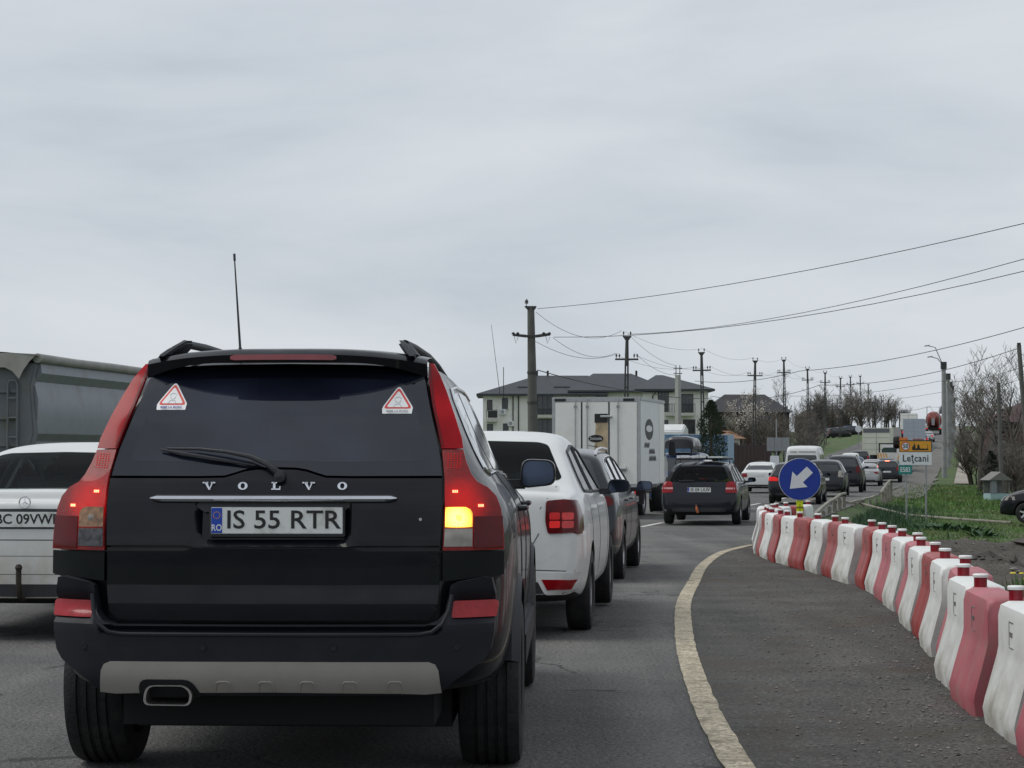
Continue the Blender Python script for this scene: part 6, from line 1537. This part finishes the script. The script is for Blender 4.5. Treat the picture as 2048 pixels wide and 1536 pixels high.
# lattice poles along the left of the road
def lattice_pole(lean=0):
    t = thing('lattice_pole', 'x', 'power pole', (0, 0, 0), 0, 'lattice poles along the left roadside')
    H = 9.0
    for sx in (-1, 1): MB().tube([(sx * .15, 0, -1), (sx * .07, 0, H - 1.9)], [.06, .05], 6).build('leg', M_POLED, t)
    for k in range(10): z = .4 + k * .68; w = lerp(.15, .07, z / (H - 1.9)); MB().box(-w, w, -.05, .05, z - .05, z + .05).build('rung', M_POLED, t)
    MB().tube([(0, 0, H - 1.95), (0, 0, H - .42)], [.125, .09], 8).build('mast', M_POLED, t)
    MB().prism([(-.26, H - .25), (.26, H - .25), (.10, H - .48), (-.10, H - .48)], 'y', -.08, .08).build('head', M_POLED, t)
    c = MB().box(-.66, .66, -.05, .05, H - 1.62, H - 1.52).build('crossarm', M_POLED, t)
    for xx in (-.60, -.42, .42, .60): insulator(c, xx, H - 1.52)
    for xx in (-.2, .2): insulator(t, xx, H - .25)
    return t, H
LP, LH = lattice_pole()
LPS = [(1250, 663, 113), (1407, 697, 144), (1507, 715, 173), (1570, 714, 202), (1617, 733, 232), (1650, 741, 262), (1680, 752, 292), (1702, 750, 322), (1722, 749, 352), (1737, 766, 384), (1750, 790, 420), (1763, 790, 450)]
WORDS = ['tallest nearest', 'second', 'third', 'fourth', 'fifth', 'sixth', 'seventh', 'eighth', 'ninth', 'tenth', 'eleventh', 'twelfth']
tops = []
for i, (px_, py_, D) in enumerate(LPS):
    o = LP if i == 0 else copy_tree(LP)
    x, y = ppos(px_, D); z = 1.36 + (900 - py_) / 4000 * D
    o.location = (x, y, z - LH); o.rotation_euler = (0, R_(random.Random(i).uniform(-1.2, 1.2)), -heading(D))
    o['label'] = ('tallest and nearest lattice power pole, behind the box truck' if i == 0 else '%s lattice power pole counted up the left roadside' % WORDS[i])
    tops.append(Vector((x, y, z)))
SING = [(1777, 800, 470), (1790, 812, 500), (1799, 822, 530)]
for i, (px_, py_, D) in enumerate(SING):
    x, y = ppos(px_, D); z = 1.36 + (900 - py_) / 4000 * D
    t = thing('wooden_pole', ['tallest plain wooden pole beyond the lattice poles', 'middle plain wooden pole near the crest', 'farthest plain wooden pole at the crest'][i], 'power pole', (x, y, gz(x, y)), 0, 'plain poles near the crest')
    h = z - gz(x, y); MB().tube([(0, 0, -.5), (0, 0, h)], [.2, .15], 8).build('shaft', M_POLED, t); MB().box(-.8, .8, -.06, .06, h - 1.0, h - .88).build('crossarm', M_POLED, t)
# pale concrete pole with bracket in front of the block
x, y = ppos(1356, 135); zg = gz(x, y); h = 1.36 + (900 - 735) / 4000 * 135 - zg
t = thing('concrete_pole', 'pale square concrete pole with a ladder bracket before the apartment block', 'power pole', (x, y, zg))
MB().tube([(0, 0, -.5), (0, 0, h - .5)], [.27, .19], 4).build('shaft', mat('pale_concrete', (.36, .36, .34), .85, var=.1), t, angle=20)
mb = MB()
for xx in (-.13, .13): mb.tube([(xx, 0, h - .7), (xx, 0, h + .15)], .03, 5)
for z in (h - .4, h - .05): mb.tube([(-.3, 0, z), (.3, 0, z)], .03, 5)
mb.build('bracket', M_POLED, t)
# right-hand concrete poles, the first with lamp arms
RP = [(1888, 725, 150), (1896.5, 748, 174), (1901, 765, 198), (1905, 772, 222), (1908, 797, 250)]
rt = []
for i, (px_, py_, D) in enumerate(RP):
    x, y = ppos(px_, D); zg = gz(x, y); h = 1.36 + (900 - py_) / 4000 * D - zg
    t = thing('street_lamp' if i == 0 else 'concrete_pole', ['grey concrete street lamp with two bent arms right of the road', 'second grey concrete pole in the right roadside row', 'third grey concrete pole in the right roadside row', 'fourth grey concrete pole in the right roadside row', 'farthest grey concrete pole in the right roadside row'][i], 'street lamp' if i == 0 else 'power pole', (x, y, zg), 0, 'concrete poles right of the road')
    MB().tube([(0, 0, -.5), (0, 0, h)], [.21, .16], 10).build('shaft', mat('pole_grey', (.27, .275, .27), .85, var=.12, scale=2), t)
    MB().box(-.2, .2, -.18, .18, h - .5, h + .05).build('pole_head', M_POLED, t, bevel=.02)
    if i < 1:
        for dx, dz, l_ in ((-.62, 1.25, .5), (-.45, .42, .45)):
            a_ = MB().tube([(-.05, 0, h - .2), (dx, 0, h + dz - .12), (dx - l_, 0, h + dz)], .035, 6).build('lamp_arm', M_STEEL, t)
            MB().obox((dx - l_ - .12, 0, h + dz + .01), (.18, 0, .03), (0, .07, 0), (0, 0, .045)).build('lamp_head', M_STEEL, a_)
    if i == 2:
        MB().prism([(-1.05, h - 3.1), (-.95, h - 2.4), (-.2, h - 1.6), (-.2, h - 2.6), (-.45, h - 3.1)], 'y', -.25, .25).build('transformer_arm', M_INK, t)
        MB().box(-.8, -.22, -.3, .3, h - 6.0, h - 3.1).build('transformer_box', M_INK, t)
    rt.append(Vector((x, y, zg + h)))
x, y = ppos(2039, 106); zg = gz(x, y); h = 1.36 + (900 - 690) / 4000 * 106 - zg
t = thing('wooden_pole', 'leaning grey wooden pole at the right edge beside the red house', 'power pole', (x + .35, y, zg))
MB().tube([(.25, 0, -.5), (-.35, 0, h)], [.15, .12], 10).build('shaft', M_POLE, t); MB().box(-.43, -.27, -.1, .1, h - .1, h + .12).build('pole_cap', M_INK, t)
EDGE = Vector((x, y, zg + h))
x, y = ppos(2003, 104); zg = gz(x, y)
t = thing('wooden_pole', 'thin grey pole standing before the trees by the well shelter', 'power pole', (x, y, zg))
MB().tube([(0, 0, -.5), (-.15, 0, 1.36 + (900 - 765) / 4000 * 104 - zg)], [.12, .1], 8).build('shaft', M_POLE, t)
# pole out of frame that carries the long wires
OUT = Vector((20.5, 52, elev(52) - .5))
t = thing('concrete_pole', 'concrete power pole standing just outside the right edge', 'power pole', OUT)
MB().tube([(0, 0, -.5), (0, 0, 9.6)], [.24, .15], 12).build('shaft', M_POLE, t); MB().box(-.8, .8, -.06, .06, 8.2, 8.32).build('crossarm', M_POLED, t)
def wire(name, label, pts, sag, r=.012, group=None):
    P = []
    for (a, b) in zip(pts, pts[1:]):
        a, b = Vector(a), Vector(b); s_ = sag if not isinstance(sag, list) else sag[len(P) // 12]
        for k in range(12):
            u = k / 12; p = a.lerp(b, u); p.z -= 4 * s_ * u * (1 - u); P.append(p)
    P.append(Vector(pts[-1]))
    o = MB().tube(P, r, 4).build(name, M_WIRE); return tag(o, label, 'wire', group)
def at(px_, py_, D): return Vector(((px_ - 1024) / 4000 * D, D, 1.36 + (900 - py_) / 4000 * D))
def thru(a, b):         # carry a wire on past the frame to the out-of-frame pole
    return a
wire('overhead_wire', 'highest long wire from the stout pole head to the upper right', [at(1075, 617, 90), at(2075, 440, 56), at(2330, 372, 50)], .35)
wire('overhead_wire', 'upper of two close wires sweeping right from the lattice pole', [at(1262, 668, 113), at(2070, 512, 60), at(2300, 445, 52)], .5)
wire('overhead_wire', 'lower of two close wires sweeping right from the crossarm', [at(1108, 674, 90), at(2070, 537, 60), at(2300, 468, 52)], .55)
wire('overhead_wire', 'wire drooping from the stout pole head to the nearest lattice pole', [at(1072, 624, 90), at(1244, 661, 113)], .75, .011)
wire('overhead_wire', 'wire from the stout crossarm to the lattice crossarm', [at(1106, 675, 90), at(1232, 706, 113)], .5, .011)
wire('overhead_wire', 'second wire from the stout crossarm to the lattice crossarm', [at(1070, 682, 90), at(1236, 707, 113)], .5, .011)
wire('overhead_wire', 'wire falling from the lattice pole head to the pale bracket', [at(1257, 668, 113), at(1351, 731, 135)], .3, .011)
wire('overhead_wire', 'wire falling from the lattice crossarm towards the pale pole', [at(1270, 706, 113), at(1350, 750, 135)], .3, .011)
wire('service_cable', 'thick dark cable slanting over the apartment roof', [at(1075, 740, 90), at(1300, 786, 118), at(1424, 796, 140)], .15, .022)
wire('service_cable', 'cable from the left poles over the brown house to the edge pole', [at(1420, 792, 150), at(1640, 770, 140), at(2036, 697, 106), at(2090, 690, 100)], .55, .018)
wire('service_cable', 'cable crossing the road high to the upper right', [at(1390, 762, 150), at(1600, 742, 130), at(2062, 651, 92), at(2140, 630, 88)], .35, .018)
wire('service_cable', 'thin cable low over the trees to the right edge', [at(1580, 792, 170), at(1880, 762, 150), at(2060, 728, 110)], .35, .014)
wire('service_cable', 'lowest cable crossing to the second concrete pole', [at(1600, 806, 200), at(1896, 782, 174), at(2056, 752, 118)], .4, .014)
wire('service_cable', 'cable hanging between the hill poles and the lamp pole', [at(1752, 803, 300), at(1860, 812, 230), at(1892, 800, 170)], .9, .02)
for k, (dx, dz_2, lab) in enumerate(((0, .0, 'top conductor strung along the row of lattice poles'), (-.55, -1.30, 'left conductor strung along the lattice crossarms'), (.55, -1.30, 'right conductor strung along the lattice crossarms'))):
    wire('overhead_wire', lab, [p + Vector((dx, 0, dz_2)) for p in tops], .45, .008)
wire('overhead_wire', 'cable strung along the concrete poles on the right', [p + Vector((0, 0, -.3)) for p in rt], .5, .014)
# thin whip antennas beside the block
t = thing('antenna_mast', 'thin whip antenna above the left end of the apartment block', 'antenna', at(1000, 790, 205)); MB().tube([(0, 0, 0), (-.9, 0, 7.2)], [.035, .02], 5).build('whip', M_POLED, t)
t = thing('antenna_mast', 'short upright antenna on the left part of the apartment roof', 'antenna', at(1007, 790, 208)); MB().tube([(0, 0, -.6), (0, 0, 2.9)], .04, 5).build('rod', M_INK, t)

# ------------------------------------------------------------------ trees
M_BARK = mat('bark', (.075, .065, .056), .9, var=.3, scale=6)
M_TWIG = mat('twigs', (.125, .117, .108), .95, var=.3, scale=3)
M_TWIGB = mat('twigs_brown', (.125, .11, .095), .95, var=.3, scale=3)
M_BLOOM = mat('blossom', (.62, .56, .50), .8, var=.2, scale=4)
M_NEED = mat('needles', (.018, .030, .016), .8, var=.4, scale=5)
M_THUJA = mat('thuja', (.020, .034, .016), .85, var=.5, scale=7)
def grow_tree(seed, H, levels=5, spread=.75, n0=5, trunk_r=.16, upb=.25, low=.25, bloom=0, stems=1, keep=.93):
    rn = random.Random(seed); tr, cr, bl = MB(), MB(), MB()
    def branch(p, d, L, r, lv):
        n = 3 if lv < 2 else 2
        pts = [p]
        for k in range(n):
            d = (d + Vector((rn.uniform(-1, 1), rn.uniform(-1, 1), rn.uniform(-.5, 1) * .8)) * .18).normalized()
            pts.append(pts[-1] + d * (L / n))
        tgt = tr if lv < 2 else cr
        tgt.tube(pts, [lerp(r, r * .55, k / n) for k in range(n + 1)], 6 if lv < 1 else (4 if lv < 2 else 3), cap=False)
        if lv >= levels:
            if bloom:
                for q in pts[1:]:
                    for _ in range(bloom):
                        c = q + Vector((rn.gauss(0, .1), rn.gauss(0, .1), rn.gauss(0, .1))); s_ = rn.uniform(.02, .045)
                        a = Vector((rn.uniform(-1, 1), rn.uniform(-1, 1), rn.uniform(-1, 1))).normalized() * s_; b = a.orthogonal().normalized() * s_
                        bl.add([c + a, c + b, c - a, c - b], [(0, 1, 2, 3)])
            return
        nb = n0 if lv == 0 else rn.choice((3, 4, 4))
        for k in range(nb):
            if rn.random() > keep: continue
            f = lerp(low if lv == 0 else .25, 1, (k + rn.random() * .8) / nb)
            i = min(int(f * n), n - 1); q = pts[i].lerp(pts[i + 1], min(1, f * n - i))
            ax = Vector((rn.uniform(-1, 1), rn.uniform(-1, 1), rn.uniform(-.2, .6))).normalized()
            nd = (d * (1 - spread * .6) + ax * spread + Vector((0, 0, upb))).normalized()
            branch(q, nd, L * rn.uniform(.5, .72), max(r * .55 * (1 - .4 * f), .012), lv + 1)
    for s_ in range(stems):
        a = rn.uniform(0, 6.28); o = Vector((math.cos(a), math.sin(a), 0)) * (0 if stems == 1 else rn.uniform(.1, .5) * H * .12)
        branch(o, Vector((o.x * .3, o.y * .3, 1)).normalized(), H * (.55 if stems == 1 else rn.uniform(.3, .5)), trunk_r, 0)
    return tr, cr, bl
TREES = {}
def tree_kind(k, mt, **kw):
    tr, cr, bl = grow_tree(**kw)
    a, b = tr.mesh('trunk'), cr.mesh('crown'); a.materials.append(M_BARK); b.materials.append(mt)
    c = None
    if bl.v: c = bl.mesh('blossom', smooth=False); c.materials.append(M_BLOOM)
    TREES[k] = (a, b, c)
tree_kind('bare', M_TWIG, seed=1, H=9, levels=5, n0=7, spread=.72)
tree_kind('bare2', M_TWIGB, seed=8, H=8, levels=5, n0=8, spread=.85, low=.2)
tree_kind('bush', M_TWIG, seed=5, H=5, levels=4, n0=6, stems=5, trunk_r=.06, spread=.6, upb=.35)
tree_kind('bush2', M_TWIGB, seed=9, H=5, levels=4, n0=6, stems=6, trunk_r=.06, spread=.75)
tree_kind('bloom', M_TWIGB, seed=12, H=5, levels=4, n0=7, bloom=4, spread=.7)
def plant_tree(kind, name, label, px_, D, s, z=None, rz=0, group='bare trees', sx=1):
    x, y = ppos(px_, D); a, b, c = TREES[kind]
    t = thing(name, label, 'tree' if 'tree' in name else 'shrub', (x, y, gz(x, y) if z is None else z), rz, group); t.scale = (s * sx, s * sx, s)
    link('trunk', a, None, t); link('crown', b, None, t)
    if c: link('blossom', c, None, t)
    return t
LT_ = [('bare', 'bare_tree', 'bare tree rising behind the dark brown roof', 1562, 250, 1.05), ('bloom', 'fruit_tree', 'pale blossoming fruit tree before the brown house', 1490, 185, 1.15), ('bloom', 'fruit_tree', 'smaller blossoming tree next to the pale fruit tree', 1462, 190, .85),
       ('bush2', 'bare_shrub', 'brown bare shrub behind the grey hoarding', 1560, 175, 1.0), ('bare2', 'bare_tree', 'dark bare tree above the minibus', 1596, 205, .62), ('bush', 'bare_shrub', 'grey bare shrub between the brown house and the poles', 1628, 225, .9), ('bush2', 'bare_shrub', 'dense brown shrub above the parked cars', 1655, 350, 1.55),
       ('bush', 'bare_shrub', 'grey shrub beside the round white sign', 1692, 365, 1.5), ('bare2', 'bare_tree', 'broad bare tree over the parked cars', 1700, 372, 1.1), ('bush2', 'bare_shrub', 'dense dark thicket left of the cream truck', 1722, 310, 1.6), ('bush', 'bare_shrub', 'tall grey thicket behind the cream truck', 1748, 330, 1.5), ('bush2', 'bare_shrub', 'brown thicket right behind the cream truck', 1770, 350, 1.35),
       ('bush', 'bare_shrub', 'low thicket along the crest of the road', 1808, 520, 1.3), ('bare', 'bare_tree', 'small bare tree left of the round sign', 1672, 360, .8), ('bush', 'bare_shrub', 'bare shrub right of the pale blossoming tree', 1525, 180, .95), ('bush2', 'bare_shrub', 'brown shrub beneath the dark brown roof', 1590, 160, .8), ('bush', 'bare_shrub', 'bare shrub over the right half of the minibus', 1625, 170, .85), ('bush', 'bare_shrub', 'far thicket on the left of the crest', 1787, 430, 1.25), ('bush2', 'bare_shrub', 'wide thicket behind the fourth lattice pole', 1608, 235, 1.05), ('bush', 'bare_shrub', 'grey thicket left of the parked cars', 1636, 345, 1.9), ('bare2', 'bare_tree', 'bare tree over the thicket left of the parked cars', 1640, 360, 1.0)]
for i, (k, n, lab, px_, D, s) in enumerate(LT_): plant_tree(k, n, lab, px_, D, s, rz=i * 1.7, group='bare trees and shrubs on the left', sx=1.25 if 'bush' in k else 1)
RT_ = [('bare', 'bare_tree', 'large bare tree with spreading limbs right of the concrete poles', 1958, 128, 1.0), ('bare2', 'bare_tree', 'dark bare tree in front of the red house', 2012, 122, .98), ('bush2', 'bare_shrub', 'wide brown shrub beside the footpath', 1945, 138, .82), ('bush', 'bare_shrub', 'grey shrub behind the well shelter', 1985, 118, .75), ('bush2', 'bare_shrub', 'dense shrub right of the well shelter', 2030, 112, .7),
       ('bare2', 'bare_tree', 'leaning bare tree near the footpath', 1932, 165, .9), ('bush', 'bare_shrub', 'far shrub high beside the footpath', 1925, 190, .75), ('bare', 'bare_tree', 'slim bare tree at the very right edge', 2042, 116, .95), ('bush', 'bare_shrub', 'bare shrub at the foot of the red house', 2018, 126, .85), ('bush2', 'bare_shrub', 'shrub in front of the distant dark house', 1952, 175, .9), ('bare2', 'bare_tree', 'bare tree between the large tree and the conifer', 1985, 140, 1.05)]
for i, (k, n, lab, px_, D, s) in enumerate(RT_): plant_tree(k, n, lab, px_, D, s, rz=i * 2.1 + .5, group='bare trees and shrubs on the right', sx=1.2 if 'bush' in k else 1)
def conifer(name, label, px_, D, h, w, m, column=False, seed=1, base=.3, z=None):
    rn = random.Random(seed); x, y = ppos(px_, D)
    t = thing(name, label, 'tree', (x, y, gz(x, y) if z is None else z))
    MB().tube([(0, 0, -.3), (0, 0, h * .97)], [w * .09 + .04, .015], 8).build('trunk', M_BARK, t)
    mb = MB()
    if column:
        for i in range(5200):
            f = rn.random(); z_ = base + f * (h - base); r = w * .5 * min(1, (f + .12) * 3.2) * min(1, ((1 - f) * 3.2) ** .55) * (1 + .18 * math.sin(f * 23 + seed) + .12 * rn.gauss(0, 1))
            a = rn.uniform(0, 6.28); rr = r * (rn.random() ** .35); c = Vector((rr * math.cos(a), rr * math.sin(a), z_))
            d = Vector((math.cos(a) * .35, math.sin(a) * .35, 1)).normalized() * rn.uniform(.05, .14); s_ = d.cross(Vector((rn.uniform(-1, 1), rn.uniform(-1, 1), .1))).normalized() * rn.uniform(.02, .045)
            mb.add([c - s_, c + s_, c + d], [(0, 1, 2)])
    else:
        z_ = base
        while z_ < h:
            f = (z_ - base) / (h - base); L = w * .5 * (1 - f) ** .8 * rn.uniform(.75, 1.1) + .08
            for k in range(rn.choice((4, 5, 6))):
                if rn.random() < .2: continue
                a = rn.uniform(0, 6.28); d = Vector((math.cos(a), math.sin(a), .12 - .25 * (1 - f)))
                for q in range(22):
                    u = rn.random() ** .7; c = Vector((0, 0, z_)) + d * L * u + Vector((0, 0, -.15 * u * L))
                    e_ = Vector((rn.uniform(-1, 1), rn.uniform(-1, 1), rn.uniform(-.7, .1))).normalized() * rn.uniform(.1, .24); s_ = e_.cross(Vector((0, 0, 1))).normalized() * .04
                    mb.add([c - s_, c + s_, c + e_], [(0, 1, 2)])
            z_ += h * .035 * rn.uniform(.7, 1.3)
    mb.build('crown', m, t, smooth=False); return t
conifer('thuja_tree', 'dark green columnar conifer in front of the blue trailer', 1422, 98, 4.45, 1.3, M_THUJA, True, 3, .1)
conifer('spruce_tree', 'ragged dark spruce above the red house roof', 1999, 119, 5.9, 2.0, M_NEED, False, 4, 1.0)
conifer('spruce_tree', 'dark conifer among the shrubs above the parked cars', 1665, 352, 6.4, 4.2, M_NEED, False, 6, .4)
conifer('spruce_tree', 'low dark conifer behind the well shelter', 1982, 112, 2.6, 1.8, M_NEED, False, 9, .2)

# ------------------------------------------------------------------ grass and weeds
M_GRASS = mat('grass_blades', (.075, .16, .030), .75, var=.45, scale=.8, detail=6, dirt=(.14, .15, .05), dscale=.45, dlo=.48, dhi=.62)
M_WEED = mat('weed_leaf', (.022, .065, .022), .6, var=.35, scale=2)
def blades(name, label, n, fpos, hh, w, m, seed):
    rn = random.Random(seed); mb = MB(); k = 0
    while k < n:
        p = fpos(rn)
        if p is None: k += 1; continue
        x, y = p; z = gz(x, y) - .02
        for _ in range(4):
            xx, yy = x + rn.gauss(0, .06), y + rn.gauss(0, .06); h = hh * rn.uniform(.5, 1.5); a = rn.uniform(0, 6.28)
            lx, ly = rn.gauss(0, .35) * h, rn.gauss(0, .35) * h; cx, cy = math.cos(a) * w * .5, math.sin(a) * w * .5
            mb.add([(xx - cx, yy - cy, z), (xx + cx, yy + cy, z), (xx + lx, yy + ly, z + h)], [(0, 1, 2)])
        k += 1
    return tag(mb.build(name, m, smooth=False), label, 'grass', kind='stuff')
def pos_near(rn):
    y = 30.5 + 44 * rn.random() ** 1.3; d = .5 + 13 * rn.random() ** .9
    x = lane(y) + max(right_edge(y), 2.1) + d
    if x > (1070 / 4000) * y + .5: return None
    return x, y
def pos_far(rn):
    y = 74 + 60 * rn.random(); x = lane(y) + 2.4 + 12 * rn.random()
    if x > .262 * y or (abs(x - lane(y) - 8.1) < .9 and y > 116): return None
    return x, y
blades('near_grass', 'short green grass on the right verge', 11000, pos_near, .085, .02, M_GRASS, 1)
blades('far_grass', 'rough grass on the slope beyond the town sign', 5000, pos_far, .13, .05, M_GRASS, 2)
def pos_wall(rn):
    y = 46 + 30 * rn.random(); x = lane(y) + 2.7 + abs(rn.gauss(0, .9)); return x, y
blades('tall_weeds', 'taller weeds growing along the concrete parapet', 1100, pos_wall, .22, .03, M_WEED, 3)
def leaf_plant(label, x, y, s, seed, n=46):
    rn = random.Random(seed); t = thing('dock_plant', label, 'plant', (x, y, gz(x, y)), 0, 'broad leaved weeds in the grass')
    mb = MB()
    for i in range(n):
        a = rn.uniform(0, 6.28); r = rn.random() ** .6 * s; el = rn.uniform(.15, .9)
        b = Vector((math.cos(a) * r * .5, math.sin(a) * r * .3, 0)); d = Vector((math.cos(a) * math.cos(el), math.sin(a) * math.cos(el), math.sin(el))) * rn.uniform(.16, .34)
        sd_ = d.cross(Vector((0, 0, 1))).normalized() * rn.uniform(.04, .08)
        mb.add([b, b + d * .5 + sd_, b + d + Vector((0, 0, -.04)), b + d * .5 - sd_], [(0, 1, 2, 3)])
    mb.build('leaves', M_WEED, t, smooth=False); MB().tube([(0, 0, -.05), (0, 0, .12)], [.02, .01], 6).build('stem', M_WEED, t)
for i, (px_, D, s, lab) in enumerate(((1850, 54.5, 1.0, 'leftmost broad leaved weed clump below the town sign'), (1882, 54, 1.1, 'second broad leaved weed clump below the town sign'), (1912, 53.5, 1.0, 'third broad leaved weed clump along the edging'), (1940, 53, .9, 'fourth broad leaved weed clump along the edging'), (1700, 47.5, .9, 'weed clump in front of the crumbling parapet'), (1745, 50, .8, 'weed clump between the two parapets'), (1965, 49, .6, 'small weed clump nearest the black people carrier'))):
    leaf_plant(lab, (px_ - 1024) / 4000 * D, D, s, 20 + i)
for i, (px_, py_, D) in enumerate(((2042, 1197, 18.6), (2030, 1222, 17.6), (1905, 1126, 24))):
    x, y = ppos(px_, D); rn = random.Random(i)
    t = thing('dandelion', ['yellow dandelion tuft behind the nearest barrier', 'second dandelion tuft close behind the nearest barriers', 'small weed tuft growing from the dirt behind the barriers'][i], 'plant', (x, y, dz_(x, y)), 0, 'dandelions behind the barriers')
    mb = MB()
    for k in range(60):
        a = rn.uniform(0, 6.28); r = rn.uniform(.0, .22); h = rn.uniform(.06, .22); b = Vector((math.cos(a) * r, math.sin(a) * r, 0)); d = Vector((math.cos(a) * .07, math.sin(a) * .07, h)); s_ = Vector((-math.sin(a), math.cos(a), 0)) * .014
        mb.add([b - s_, b + s_, b + d], [(0, 1, 2)])
    mb.build('leaves', M_GRASS, t, smooth=False)
    if i < 2:
        for k in range(3):
            a = rn.uniform(0, 6.28); MB().lathe([(0, .0), (.025, .006), (.02, .014), (0, .016)], 10, 'z', (math.cos(a) * .15, math.sin(a) * .1, .2)).build('flower', mat('dandelion_yellow', (.75, .6, .03), .7), t)
